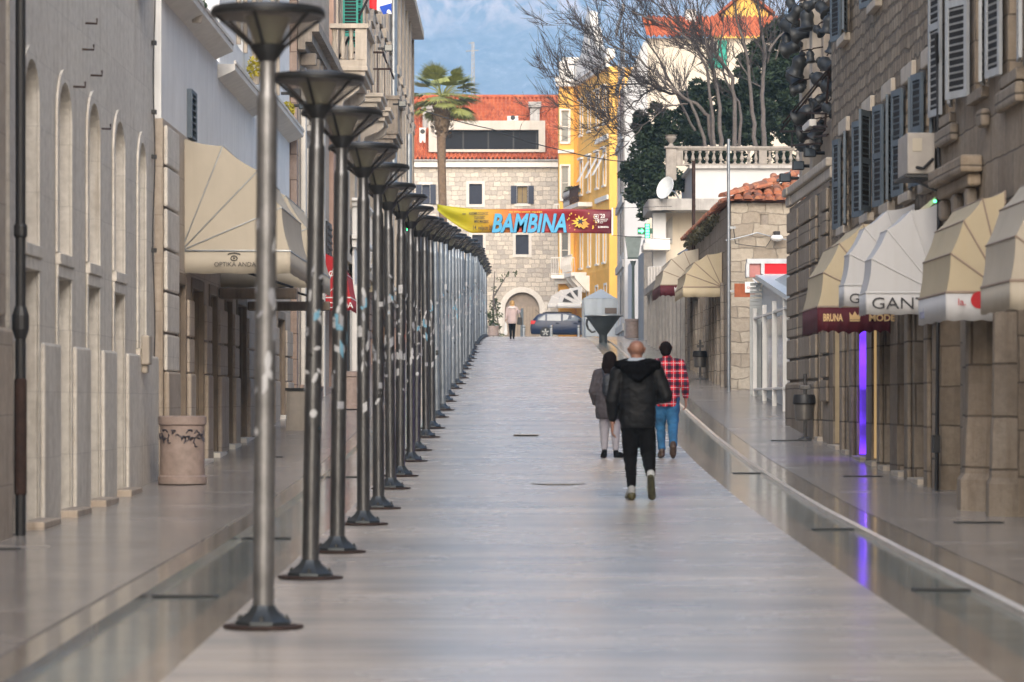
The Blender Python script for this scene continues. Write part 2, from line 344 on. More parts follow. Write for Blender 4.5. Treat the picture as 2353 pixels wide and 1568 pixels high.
# ================================================================ generic facade pieces
def cellwall(T, L0, L1, H0, H1, ops, depth, body, mats, name, parent, plane=0.0):
    """front skin of boxes around the openings (u0,u1,v0,v1[,arch]) in front of a solid body"""
    m = M(T); us = sorted({L0, L1, *[o[0] for o in ops], *[o[1] for o in ops]})
    for a, b in zip(us, us[1:]):
        if b-a < 1e-6: continue
        mid = (a+b)/2; cuts = sorted((o[2], o[3]) for o in ops if o[0] < mid < o[1]); z = H0
        for c, d in cuts:
            if c > z: m.box(a, b, plane-depth, plane, z, c)
            z = max(z, d)
        if H1 > z: m.box(a, b, plane-depth, plane, z, H1)
    for o in ops:
        if len(o) > 4 and o[4]:
            u0, u1, v0, v1 = o[:4]; r = o[4]; c = (u0+u1)/2; w = (u1-u0)/2; n = 8
            for sgn in (-1, 1):
                pts = [(c+sgn*w, plane-depth, v1)]+[(c+sgn*w*math.sin(t), plane-depth, v1-r+r*math.cos(t)) for t in [math.pi/2*i/n for i in range(n, -1, -1)]]
                m.prism(pts, (0, depth, 0))
    m.box(L0, L1, plane-body, plane-depth+.0, H0, H1)
    return m.build(name, mats, parent)
def wpane(T, u0, u1, v0, v1, w, parent, fmat=whitepaint, gmat=darkwin, bars=(1, 1), fw=.05, name='window', sill=None, sillmat=None, surround=0, smat=None):
    m = M(T); m.box(u0, u0+fw, w, w+.04, v0, v1); m.box(u1-fw, u1, w, w+.04, v0, v1); m.box(u0+fw, u1-fw, w, w+.04, v0, v0+fw); m.box(u0+fw, u1-fw, w, w+.04, v1-fw, v1)
    if bars[0] or bars[1]: pass
    for i in range(bars[0]): c = u0+(u1-u0)*(i+1)/(bars[0]+1); m.box(c-fw*.35, c+fw*.35, w+.002, w+.035, v0+fw, v1-fw)
    for i in range(bars[1]): c = v0+(v1-v0)*(i+1)/(bars[1]+1); m.box(u0+fw, u1-fw, w+.004, w+.03, c-fw*.3, c+fw*.3)
    f = m.build(name, fmat, parent)
    m = M(T); m.box(u0+.01, u1-.01, w-.02, w+.006, v0+.01, v1-.01); m.build('pane', gmat, f)
    if sill: m = M(T); m.box(u0-.08, u1+.08, -.02, sill, v0-.12, v0-.004); m.build('sill', sillmat or palestone, f, bevel=.012)
    if surround:
        m = M(T); s = surround
        m.box(u0-s, u0, -.01, .05, v0, v1+s); m.box(u1, u1+s, -.01, .05, v0, v1+s); m.box(u0, u1, -.01, .05, v1, v1+s)
        m.build('surround', smat or palestone, f)
    return f
def shutter(name, hinge, wdt, z0, z1, ang, mat, parent, th=.035, nslat=None, sgn=1):
    """louvred leaf: hinge (x,y), ang in the ground plane"""
    d = Vector((math.cos(ang), math.sin(ang))); n = Vector((-d.y, d.x))
    T = Matrix(((d.x, n.x, 0, hinge[0]), (d.y, n.y, 0, hinge[1]), (0, 0, 1, 0), (0, 0, 0, 1)))
    m = M(T); s = wdt*.14; m.box(0, s, -th/2, th/2, z0, z1); m.box(wdt-s, wdt, -th/2, th/2, z0, z1)
    m.box(s, wdt-s, -.004, .004, z0+.08, z1-.08, 1)
    for a in (z0, (z0+z1)/2-.04, z1-.08): m.box(s, wdt-s, -th/2, th/2, a, a+.08)
    for a, b in ((z0+.08, (z0+z1)/2-.04), ((z0+z1)/2+.04, z1-.08)):
        k = nslat or max(3, int((b-a)/.075)); st_ = (b-a)/k
        for i in range(k):
            zz = a+st_*(i+.5); h = st_*.20
            m.prism([(s, -th*.45, zz-h), (s, -th*.45+.008, zz-h-.004), (s, th*.45, zz+h), (s, th*.45-.008, zz+h+.004)], (wdt-2*s, 0, 0))
    return m.build(name, [mat, slit], parent)
def fan_awning(name, label, cat_group, wallx, side, y0, y1, zp, r, h, vh, mats, pivdrop=.0, nsec=4, valscallop=False, zfront=None):
    """basket awning on a side wall. side=+1: wall on the left, awning grows to +X. mats=(cloth, valance, rib)"""
    t = thing(name, label, 'awning', (wallx, (y0+y1)/2, zp), cat_group)
    angs = [math.pi/2*i/nsec for i in range(nsec+1)]; pf = []
    for i, a in enumerate(angs): pf.append((wallx+side*(.04+r*math.cos(a)), zp+h*math.sin(a)))
    m = M(); K = 6
    for (xa, za), (xb, zb) in zip(pf, pf[1:]):
        rows = []
        for j in range(K+1):
            f = j/K; sag = 1-.018*math.sin(math.pi*f); xx = xa+(xb-xa)*f; zz = za+(zb-za)*f
            rows.append((wallx+(xx-wallx)*sag, zp+(zz-zp)*sag))
        nY = 8
        vs = []
        for (xx, zz) in rows:
            for q in range(nY+1): vs.append((xx, y0+(y1-y0)*q/nY, zz))
        m.add(vs, [(j*(nY+1)+q, j*(nY+1)+q+1, (j+1)*(nY+1)+q+1, (j+1)*(nY+1)+q) for j in range(K) for q in range(nY)])
        for ye, s in ((y0, 1), (y1, -1)):
            piv = (wallx+side*.04, ye+s*.0, zp); ring = [piv]
            for (xx, zz) in rows: ring.append((xx, ye, zz))
            m.add(ring, [(0, i, i+1) for i in range(1, len(ring)-1)])
    m.build('canopy', mats[0], t, smooth=50)
    m = M(); xo = wallx+side*(.04+r)
    def strip(a, b, n):
        vs = []
        for i in range(n+1):
            f = i/n; p = Vector(a)+(Vector(b)-Vector(a))*f; low = vh-(.035*abs(math.sin(f*n/2*math.pi/2))+.01*math.sin(f*9) if valscallop else .006*math.sin(f*20))
            off = .012*math.sin(f*17)
            vs += [(p.x, p.y, zp), (p.x, p.y-off, zp-low)]
        m.add(vs, [(2*i, 2*i+2, 2*i+3, 2*i+1) for i in range(n)])
    strip((wallx+side*.05, y0-.004, 0), (xo, y0-.004, 0), 28); strip((xo+side*.004, y0-.004, 0), (xo+side*.004, y1, 0), 40)
    v = m.build('valance', mats[1], t, smooth=60)
    so = v.modifiers.new('t', 'SOLIDIFY'); so.thickness = .006
    m = M()
    for a in angs:
        xo_, zo_ = wallx+side*(.04+r*math.cos(a)), zp+h*math.sin(a)
        m.tube([(wallx+side*.04, y0-.006, zp), (xo_, y0-.006, zo_), (xo_, y1+.006, zo_), (wallx+side*.04, y1+.006, zp)], .010 if a > .01 else .014, 6)
    m.build('frame', mats[2], t)
    return t
def floodlight(label, x, y, z, side, group='black floodlights fixed to the facades'):
    t = thing('floodlight', label, 'floodlight', (x, y, z), group)
    m = M(); m.box(x+side*.12 if side > 0 else x-.42, x+.42 if side > 0 else x-.12, y-.13, y+.10, z-.08, z+.12); m.build('housing', dark, t, bevel=.02)
    m = M(); m.tube([(x-side*.02, y, z), (x+side*.16, y, z)], .035, 10); m.build('arm', dark, t)
    m = M(); m.box(x+side*.14 if side > 0 else x-.40, x+.40 if side > 0 else x-.14, y-.10, y+.08, z-.088, z-.0805); m.build('lens', winglass, t)
    return t
# ================================================================ LEFT SIDE (walls face +X; local u = world Y)
def LF(x): return frame((x, 0, 0), (0, 1, 0), (1, 0, 0))
def RF(x): return frame((x, 0, 0), (0, 1, 0), (-1, 0, 0))
def plinth(T, spans, z0, z1, w, mat, parent, name='plinth', bev=.04):
    for a, b in spans:
        m = M(T); m.box(a, b, .004, w, z0, z1); m.build(name, mat, parent, bevel=bev)
# nearest left building, mostly outside the frame
b = thing('corner_building', 'pale stone building at the left photo edge, before the black drainpipe', 'building', (-4.4, 20, ge(20)))
T = LF(-4.40); cellwall(T, 4, 27.15, -1, 10.5, [(20, 21, 1, 4)], .3, 6, [limestone_warm], 'wall', b)
wpane(T, 20, 21, 1, 4, -.25, b); plinth(T, [(21.3, 27.16)], -.5, 2.2, .07, limestone_warm, b)
m = M(T); m.box(26.2, 26.9, .004, .05, 2.3, 10.4); m.build('pilaster', limestone_warm, b, bevel=.02)
# drainpipe
t = thing('drainpipe', 'black cast drainpipe running down between the two pale buildings at far left', 'drainpipe', (-4.31, 27.42, ge(27)))
m = M(); m.tube([(-4.31, 27.42, ge(27)+.03), (-4.31, 27.42, 10.4)], .045, 12); m.build('pipe', dark, t, smooth=40)
m = M(); [m.lathe((-4.31, 27.42, z), [(.05, 0), (.06, .02), (.06, .1), (.05, .12)], 12) for z in (3.0, 5.9)]; m.each('collar', dark, t)
m = M(); m.lathe((-4.31, 27.42, 2.12), [(.05, 0), (.075, .08), (.075, .2), (.05, .28)], 12); m.build('joint_box', dark, t)
m = M(); m.lathe((-4.31, 27.42, .75), [(.047, 0), (.055, .02), (.055, 1.0), (.047, 1.02)], 12); m.build('pipe_shoe', rust, t)
# limestone palace with tall arched windows
b = thing('limestone_building', 'pale limestone facade with a row of tall narrow arched windows', 'building', (-4.45, 33, ge(33)))
T = LF(-4.45); ctr = [28.85, 31.0, 33.15, 35.3, 37.45]; hw = .44; ops = []
for i, c in enumerate(ctr):
    if i < 4: ops += [(c-hw, c+hw, 3.02, 4.72, .36), (c-hw, c+hw, -.5, 2.78)]
    else: ops += [(c-hw*.8, c+hw*.8, 2.2, 4.66, .34)]
cellwall(T, 27.7, 38.85, -1, 11.5, ops, .34, 6, [limestone], 'wall', b)
for i, c in enumerate(ctr):
    h = hw if i < 4 else hw*.8; v0 = 3.02 if i < 4 else 2.2; top = 4.72 if i < 4 else 4.66
    f = wpane(T, c-h, c+h, v0, top-.02, -.30, b, fmat=trimstone, gmat=darkwin, bars=(1, 2), name='arched_window', sill=.05, sillmat=limestone)
    m = M(T); pts = []; n = 10; r = .36
    for t_ in range(n+1): a = math.pi*t_/n; pts.append((c-h*math.cos(a), top-r+r*math.sin(a)))
    pts = [(c-h, v0)]+pts+[(c+h, v0)]
    for (a0, z0), (a1, z1) in zip(pts, pts[1:]):
        ex0 = (a0-c)/h; ex1 = (a1-c)/h; o0 = (c+ex0*(h+.11), z0+(.13 if z0 > top-r+.01 else 0)*max(0, (z0-top+r)/r)); o1 = (c+ex1*(h+.11), z1+(.13)*max(0, (z1-top+r)/r))
        m.prism([(a0, .004, z0), (a1, .004, z1), (o1[0], .004, o1[1]), (o0[0], .004, o0[1])], (0, .022, 0))
    m.build('surround', limestone, f)
    if i < 4:
        f = wpane(T, c-h, c+h, ge(c)+.05, 2.76, -.30, b, fmat=jambstone, gmat=darkwin, bars=(1, 2), name='door_panel')
        m = M(T); m.box(c-h-.12, c+h+.05, .01, .22, ge(c)-.1, ge(c)+.11); m.build('doorstep', limestone_warm, b, bevel=.015)
        m = M(T); m.box(c-h-.10, c-h, .004, .022, 0, 2.78); m.box(c+h, c+h+.10, .004, .022, 0, 2.78); m.box(c-h-.1, c+h+.1, .004, .03, 2.78, 2.90); m.build('door_surround', limestone, b, bevel=.01)
sp = [(27.72, ctr[0]-hw-.1)]+[(ctr[i]+hw+.1, ctr[i+1]-hw-.1) for i in range(3)]+[(ctr[3]+hw+.1, 38.84)]
plinth(T, sp, -.5, 2.12, .06, limestone, b)
m = M(T); m.box(36.95, 37.25, .061, .16, 2.0, 2.35); m.box(37.0, 37.2, .061, .13, 1.9, 2.0); m.build('wall_bracket', trimstone, b, bevel=.02)
m = M(T); m.box(36.9, 37.4, .004, .3, 6.7, 6.95); m.box(36.97, 37.3, .004, .2, 6.4, 6.7); m.build('corbel', trimstone, b, bevel=.04)
for j, (y, z) in enumerate([(32.0, 5.85), (32.35, 5.2), (33.0, 5.0), (31.7, 4.75), (33.7, 4.5), (32.6, 5.5)]):
    m = M(); m.tube([(-4.45, y, z), (-4.33, y, z-.005), (-4.33, y, z+.05)], .011, 6)
    tag(m.build('iron_hook', rust), 'small rusty iron hook in the left limestone wall among the arched windows', 'hook', 'rusty iron hooks in the limestone wall')
m = M(); pts = [(-4.42+.012*math.sin(z*3.1), 38.55+.03*math.sin(z*1.3), z) for z in [9-.3*i for i in range(28)]]; m.tube(pts, .008, 5)
for z in (5.95, 5.1, 4.55, 3.4): m.box(-4.445, -4.39, 38.5, 38.6, z, z+.05)
tag(m.build('wall_cable', dark), 'thin black cable with clips running down the limestone corner', 'cable')
# white building with the beige awnings
b = thing('white_building', 'white rendered building with jutting ledges above the beige shop awnings', 'building', (-4.35, 50, ge(50)))
T = LF(-4.35); dops = [(40.35, 41.6), (42.3, 43.95), (44.75, 46.0), (47.2, 48.4), (49.2, 51.0), (53.6, 56.4), (57.6, 59.6)]
cellwall(T, 38.9, 61.2, -1, 5.08, [(a, c, -1, 3.25) for a, c in dops], .40, 5, [limestone_warm], 'lower_wall', b)
cellwall(T, 38.9, 46.6, 5.08, 6.6, [], .30, 5, [whitewall], 'upper_wall', b, -.02)
cellwall(T, 46.6, 61.2, 5.08, 11, [(49.5, 50.6, 7.2, 9), (52.5, 53.8, 7.2, 9), (56.5, 57.8, 7.2, 9)], .30, 5, [whitewall], 'upper_wall', b, -.02)
for u in (49.5, 52.5, 56.5): wpane(T, u, u+1.15, 7.2, 9, -.22, b, gmat=winglass, surround=.1, smat=trimstone)
edges = [38.93]+[v for p in dops for v in p]+[61.15]
for i in range(0, len(edges), 2):
    a, c = edges[i], edges[i+1]
    if c-a < .3: continue
    m = M(T)
    for k in range(6):
        z1 = 5.0-.52*k; z0 = z1-.49
        if z0 < 1.95: z0 = 1.95
        if z1 > (5.1 if i == 0 else 3.2): continue
        m.box(a+.02, c-.02, .003, .055, z0, z1)
    m.build('rusticated_blocks', limestone_warm if i else limestone, b, bevel=.02)
    m = M(T); m.box(a+.02, c-.02, .003, .075, 0, 1.94); m.build('plinth', limestone_warm, b, bevel=.03)
for a, c in dops:
    f = wpane(T, a+.12, c-.12, 0, 3.1, -.36, b, fmat=dark, gmat=darkwin, bars=(1, 1), name='shop_door', fw=.07)
    m = M(T); m.box(a, a+.12, -.38, .02, 0, 3.24); m.box(c-.12, c, -.38, .02, 0, 3.24); m.box(a+.12, c-.12, -.38, .02, 3.1, 3.24); m.box(c-.2, c-.121, -.30, -.05, 0, 3.09); m.build('door_frame', jambstone, f, bevel=.01)
    m = M(T); m.box(a+.1, c-.1, -.3, .16, ge(a)-.2, ge(a)+.12); m.build('doorstep', palestone, b, bevel=.01)
for y0, y1, zz, w in ((36.5, 46.0, 6.70, .24), (46.3, 52.6, 6.46, .24), (53.2, 61.1, 6.72, .26)):
    m = M(T); y0 = max(y0, 38.9); m.prism([(y0, -.02, zz-.12), (y0, w, zz), (y0, w, zz+.09), (y0, -.02, zz+.09)], (y1-y0, 0, 0)); m.box(y0, y1, w-.02, w+.015, zz+.091, zz+.14)
    m.build('ledge', palestone, b)
m = M(T); m.box(61.21, 61.7, -.3, .12, 0, 10); m.build('pilaster', pinkstone, b)
text('wall_lettering', 'LINE DE PARI', .34, (-4.362, 57.2, 4.9), (0, 1, 0), letter, b)
# plants on the ledges
leaf_y = leafm('yellow_green_leaves', (.42, .36, .03)); leaf_g = leafm('dark_green_leaves', (.045, .075, .03)); leaf_ol = leafm('olive_leaves', (.06, .085, .035))
def leafcloud(m, c, rad, n, size, seed, mi=0, shell=.35, droop=0):
    rnd = random.Random(seed)
    for _ in range(n):
        while True:
            v = Vector((rnd.uniform(-1, 1), rnd.uniform(-1, 1), rnd.uniform(-1, 1)))
            if shell < v.length < 1: break
        p = Vector(c)+Vector((v.x*rad[0], v.y*rad[1], v.z*rad[2])); s = size*rnd.uniform(.6, 1.3)
        a = Vector((rnd.gauss(0, 1), rnd.gauss(0, 1), rnd.gauss(0, .7)-droop)).normalized(); bb = a.cross(Vector((rnd.gauss(0, 1), rnd.gauss(0, 1), rnd.gauss(0, 1)))).normalized()
        m.add([p-a*s, p+bb*s*.42+a*s*.1, p+a*s, p-bb*s*.42+a*s*.1], [(0, 1, 2, 3)], mi)
for i, (y, z, r, lab, mt) in enumerate([(51.0, 6.98, .22, 'yellow flowering plant on the white ledge behind the nearest lamp', leaf_y), (41.6, 6.85, .12, 'small dark plant on the first white ledge above the awning', leaf_g), (58.4, 7.0, .17, 'yellow green plant on the third white ledge near the floodlights', leaf_y)]):
    t = thing('ledge_plant', lab, 'plant', (-4.2, y, z-.25))
    m = M(); leafcloud(m, (-4.2, y, z), (.13, r*1.4, r), 160, .05, i); m.build('leaves', mt, t, recalc=False)
    m = M(); m.lathe((-4.2, y, z-.26), [(.06, 0), (.09, .14), (.1, .16)], 12); m.build('pot', trimstone, t)
def flood2(label, x, y, z, side):
    t = thing('floodlight', label, 'floodlight', (x, y, z), 'black floodlights fixed to the facades')
    m = M(); m.box(x+side*.10-.10, x+side*.10+.10, y-.12, y+.06, z-.07, z+.08); m.build('housing', dark, t, bevel=.015)
    m = M(); m.tube([(x-side*.16, y, z), (x+side*.02, y, z)], .03, 10); m.build('arm', dark, t)
    m = M(); m.box(x+side*.10-.085, x+side*.10+.085, y-.127, y-.1205, z-.06, z+.07); m.build('lens', winglass, t)
flood2('black floodlight left of the second street lamp head, upper of the left pair', -4.1, 57.5, Z(215, 57.5), 1)
flood2('black floodlight left of the second street lamp head, lower of the left pair', -4.0, 58.5, Z(243, 58.5), 1)
t = thing('vent_grille', 'dark louvred vent grille on the white wall above the large beige awning', 'vent', (-4.35, 42.3, 5.3))
m = M(); m.box(-4.37, -4.30, 41.95, 42.05, 5.1, 5.75); m.box(-4.37, -4.30, 42.55, 42.65, 5.1, 5.75); m.box(-4.37, -4.30, 42.05, 42.55, 5.70, 5.75); m.box(-4.37, -4.30, 42.05, 42.55, 5.1, 5.15); m.build('casing', greyblue, t)
m = M(); [m.prism([(-4.36, 42.05, 5.17+.085*i), (-4.30, 42.05, 5.13+.085*i), (-4.30, 42.05, 5.15+.085*i), (-4.36, 42.05, 5.19+.085*i)], (0, .5, 0)) for i in range(7)]; m.build('louvre', dark, t)
# awnings of the optician
t = fan_awning('shop_awning', 'large beige fan awning with an eye emblem on its end valance', None, -4.44, 1, 41.5, 45.3, 3.56, 1.44, 1.50, .30, (canvas, canvas, galv), nsec=4)
text('awning_lettering', 'OPTIKA ANDA', .085, (X(492, 41.49), 41.48, Z(613, 41.5)), (1, 0, 0), letter, t, ext=.001, sx=.98)
m = M(); ex, ez = X(538, 41.49), Z(594, 41.5)
m.tube([(ex+.042*math.cos(a)*1.0, 41.482, ez+.032*math.sin(a)) for a in [2*math.pi*i/24 for i in range(25)]], .006, 6); m.ball((ex, 41.482, ez), .012, n=6)
m.tube([(ex-.085+.17*i/10, 41.482, ez+.052+.018*math.sin(math.pi*i/10)) for i in range(11)], .006, 6); m.build('eye_emblem', letter, t)
fan_awning('shop_awning', 'second beige fan awning on the left, just beyond the one with the eye emblem', None, -4.44, 1, 46.6, 50.6, 3.56, 1.44, 1.50, .30, (canvas, canvas, galv), nsec=4)
t = thing('awning_housing', 'brown horizontal signboard rail under the left beige awnings', 'fascia', (-4.3, 46, 3.2))
m = M(); m.box(-4.34, -3.2, 46.2, 46.5, 3.08, 3.24); m.box(-4.34, -3.0, 51.2, 51.4, 3.05, 3.2); m.each('fascia_board', jambstone, t, bevel=.02)
m = M(); m.tube([(-3.25, 46.35, 3.25), (-4.34, 46.35, 3.6)], .02, 6); m.tube([(-3.1, 51.3, 3.21), (-4.34, 51.3, 3.6)], .02, 6); m.each('stay_rod', dark, t)
# cream building with deep cornice
b = thing('cream_building', 'cream stone building with dark heavy cornice left of the pink facade', 'building', (-4.25, 66, ge(66)))
T = LF(-4.22); ops = [(63.2, 64.4, 1, 3.9), (66, 67.2, -1, 3.9), (69.2, 70.7, 4.6, 5.5), (64.0, 65.2, 5.3, 6.6, .4), (67, 68.2, 6.2, 8.1), (64, 65.2, 7.2, 8.4)]
cellwall(T, 61.75, 71.8, -1, 11, ops, .3, 5, [limestone_warm], 'wall', b)
for o in ops: wpane(T, o[0], o[1], max(o[2], ge(65)), o[3], -.24, b, gmat=darkwin, fmat=whitepaint, bars=(1, 1), surround=.12, smat=palestone, sill=.1)
m = M(T)
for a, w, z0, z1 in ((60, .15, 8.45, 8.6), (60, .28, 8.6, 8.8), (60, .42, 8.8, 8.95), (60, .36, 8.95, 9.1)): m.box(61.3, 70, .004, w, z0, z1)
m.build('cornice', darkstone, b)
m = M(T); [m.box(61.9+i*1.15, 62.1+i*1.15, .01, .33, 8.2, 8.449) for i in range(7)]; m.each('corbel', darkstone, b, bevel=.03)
m = M(T); [m.box(u, u+.35, .004, .10, 0, 8.2) for u in (62.2, 65.3, 68.4)]; m.each('pilaster', palestone, b, bevel=.02)
m = M(T); m.box(69.1, 70.8, .06, .12, 4.55, 5.55); [m.box(69.3+.0, 70.6, .121, .15, 4.65+.15*i, 4.7+.15*i) for i in range(6)]; m.build('louvre_panel', dark, b)
m = M(T); m.box(61.9, 71.7, .004, .08, 0, 1.9); m.build('plinth', pinkstone, b, bevel=.02)
m = M(); m.box(-4.1, -3.6, 64.2, 64.9, Z(173, 64), Z(160, 64)); m.tube([(-4.22, 64.5, Z(160, 64)), (-4.0, 64.5, Z(165, 64))], .03, 8)
tag(m.build('wall_bracket_lamp', dark, bevel=.02), 'flat black lamp on a bracket above the second street lamp head', 'lamp')
# red food awning
t = fan_awning('shop_awning', 'red fan awning lettered with the word food, glimpsed between the second and fourth lamps', None, -4.22, 1, 69.0, 71.4, 3.85, .60, 1.0, .28, (canvas_r, canvas_r, whitelet), nsec=3)
text('awning_lettering', 'FOOD', .19, (-4.18, 68.985, 3.62), (1, 0, 0), whitelet, t, ext=.001); text('awning_lettering', 'Food', .26, (-4.2, 68.985, 4.1), (1, 0, 1), whitelet, t, V=(-1, 0, 1), ext=.001)
text('awning_lettering', 'HA', .19, (-3.79, 68.985, 3.62), (1, 0, 0), whitelet, t, ext=.001)
# pink ornate building
b = thing('pink_building', 'ornate pinkish facade with stone balconies and a flag, on the left', 'building', (-4.15, 98, ge(98)))
T = LF(-4.12); ops = []; wins = []
bays = [73.6+3.55*i for i in range(15)]
for i, c in enumerate(bays):
    ops += [(c-.75, c+.75, -1, ge(c)+3.2, .7), (c-.55, c+.55, 5.4, 7.7), (c-.6, c+.6, 9.2, 11.9, .5), (c-.55, c+.55, 13.2, 15.4)]
pinkwall = plain('pink_render', (.44, .30, .24), .85, 0, .12, 2, .1, .5, (.2, .13, .1))
cellwall(T, 71.85, 127, -1, 20, ops, .3, 5, [pinkwall], 'wall', b)
for i, c in enumerate(bays):
    g = ge(c)
    wpane(T, c-.75, c+.75, g, g+3.18, -.25, b, fmat=jambstone, bars=(1, 1), name='shop_window')
    wpane(T, c-.55, c+.55, 5.4, 7.7, -.22, b, surround=.16, smat=trimstone, sill=.16, bars=(1, 1))
    f = wpane(T, c-.6, c+.6, 9.2, 11.88, -.22, b, surround=.18, smat=trimstone, bars=(1, 1), name='balcony_door')
    m = M(T); m.prism([(c-.95, .0, 12.1), (c+.95, 0, 12.1), (c, 0, 12.55)], (0, .22, 0)); m.build('pediment', trimstone, f)
    wpane(T, c-.55, c+.55, 13.2, 15.4, -.22, b, surround=.16, smat=trimstone, sill=.16)
m = M(T)
for i in range(14): a = bays[i]+1.2; m.box(a, a+1.1, .004, .16, 5.0, 18); m.box(a-.06, a+1.16, .003, .24, 8.1, 8.5); m.box(a-.06, a+1.16, .003, .24, 12.7, 13.0); m.box(a+.3, a+.8, .161, .22, 9.5, 12); m.build('pilaster', trimstone, b, bevel=.02); m = M(T)
for i in range(14):
    m = M(T)
    a = bays[i]+.8; c = bays[i+1]-.8
    for k in range(9):
        z1 = ge(a)+4.3-.46*k; m.box(a, c, .004, .07, max(z1-.42, ge(a)+.9), z1) if z1 > ge(a)+1 else None
    m.build('rusticated_blocks', pinkstone, b)
for z0, z1, w in ((4.75, 4.9, .12), (4.9, 5.1, .2), (8.5, 8.62, .2), (12.6, 12.7, .16), (16.2, 16.5, .5), (18.4, 18.8, .7)):
    m = M(T); m.box(71.9, 126.9, .003, w, z0, z1); m.build('cornice', trimstone, b)
m = M(T); m.box(127.003, 127.06, -.3, .1, -1, 20); m.build('corner_pier', darkstone, b)
def stone_balcony(y0, y1, x1, z, parent, full=False, mat=trimstone, hh=.95):
    m = M(); m.box(-4.1, x1, y0, y1, z-.10, z); m.box(-4.1, x1-.06, y0+.05, y1-.05, z-.22, z-.101); m.box(-4.1, x1-.16, y0+.12, y1-.12, z-.34, z-.221)
    s = m.build('balcony', mat, parent, bevel=.015)
    m = M()
    for yy in (y0+.35, y1-.35):
        pr = [(-4.1, yy-.12, z-1.1), (-4.0, yy-.12, z-1.12), (-3.85, yy-.12, z-.95), (-3.8, yy-.12, z-.75), (x1-.35, yy-.12, z-.62), (x1-.2, yy-.12, z-.5), (x1-.2, yy-.12, z-.342), (-4.1, yy-.12, z-.342)]
        m.prism(pr, (0, .24, 0))
    m.each('scroll_bracket', mat, s, bevel=.02)
    m = M()
    if full:
        m.box(x1-.28, x1-.02, y0+.02, y0+.28, z, z+hh-.1); m.box(x1-.28, x1-.02, y1-.28, y1-.02, z, z+hh-.1); m.box(x1-.23, x1-.07, y0+.004, y0+.02, z+.15, z+hh-.2)
        m.box(-4.1, x1-.28, y0+.04, y0+.22, z, z+.14); m.box(x1-.22, x1-.04, y0+.28, y1-.28, z, z+.14)
        m.box(-4.1, x1+.02, y0-.03, y0+.30, z+hh-.1, z+hh); m.box(x1-.30, x1+.03, y0+.301, y1, z+hh-.1, z+hh)
        n = max(1, int((x1-.28+4.1)/.15))
        for i in range(n): m.lathe((-4.1+(x1-.28+4.1)*(i+.5)/n, y0+.13, z+.14), [(.04, 0), (.06, .05), (.035, .1), (.075, .25), (.035, .48), (.035, .5), (.05, .55), (.05, .61), (.06, hh-.24)], 10)
        n = int((y1-y0-.56)/.24)
        for i in range(n): m.lathe((x1-.13, y0+.28+(y1-y0-.56)*(i+.5)/n, z+.14), [(.04, 0), (.06, .05), (.035, .1), (.075, .25), (.035, .48), (.05, .55), (.06, hh-.24)], 10)
    else:
        m.box(-4.1, x1, y0, y0+.03, z+.95, z+1); m.box(x1-.03, x1, y0+.03, y1, z+.95, z+1)
        for i in range(6): m.box(-4.1+(x1+4.1)*i/6, -4.08+(x1+4.1)*i/6, y0+.005, y0+.025, z, z+.95)
    m.build('balustrade', mat if full else rust, s, smooth=40)
stone_balcony(70.0, 73.2, X(845, 70), 9.05, b, True)
stone_balcony(76.0, 78.3, -3.15, 9.05, b); stone_balcony(79.8, 82.2, -3.12, 9.05, b); stone_balcony(86, 89.5, -3.15, 9.0, b, True, darkstone)
shutter('shutter', (-3.97, 72.9), .36, 10.05, 12.0, .05, green_sh, b); shutter('shutter', (-3.97, 75.1), .36, 10.05, 12.0, .05, green_sh, b)
m = M(T); m.box(76, 82.3, .2, .32, 5.3, 5.5); m.box(76.2, 82.1, .2, .26, 4.4, 5.3); m.box(75.9, 82.4, .2, .45, 5.5, 5.62); m.box(76, 82.3, .2, .36, 6.3, 6.42); m.box(75.9, 82.4, .2, .5, 6.42, 6.5)
for u in (76.1, 77.9, 79.7, 81.6): m.box(u, u+.45, .2, .34, 1.9, 4.4); m.box(u, u+.45, .2, .34, 5.62, 6.3)
for u in (76.7, 78.5, 80.3): m.box(u, u+1.05, .1, .22, 5.63, 6.29)
m.build('white_shopfront', whitepaint, b, bevel=.02)
m = M(T); [m.box(u, u+1.1, .05, .12, 1.9, 4.4) for u in (76.6, 78.4, 80.2)]; m.each('shopfront_glass', winglass, b)
flood2('black floodlight under the ornate balcony beside the pink facade', X(893, 76)-.1, 76, Z(112, 76), 1); flood2('black floodlight by the third stone balcony of the pink facade', X(945, 88)-.2, 84, Z(240, 84), 1)
for lab, y, z0, z1, nm in (('grey metal downpipe on the pink facade below the flag', 101.5, 7.6, 19, 'downpipe'), ('short grey downpipe at the far end of the pink facade', 116.5, 5.0, 11.5, 'downpipe')):
    t = thing('downpipe', lab, 'downpipe', (-3.9, y, z0)); m = M(); m.tube([(-3.9, y, z0), (-3.9, y, z1)], .13, 12); m.build('pipe', galv, t, smooth=40)
    m = M(); [m.lathe((-3.9, y, z0+1.5+3*i), [(.15, 0), (.15, .08)], 12) for i in range(3) if z0+1.5+3*i < z1]; m.each('pipe_clip', galv, t)
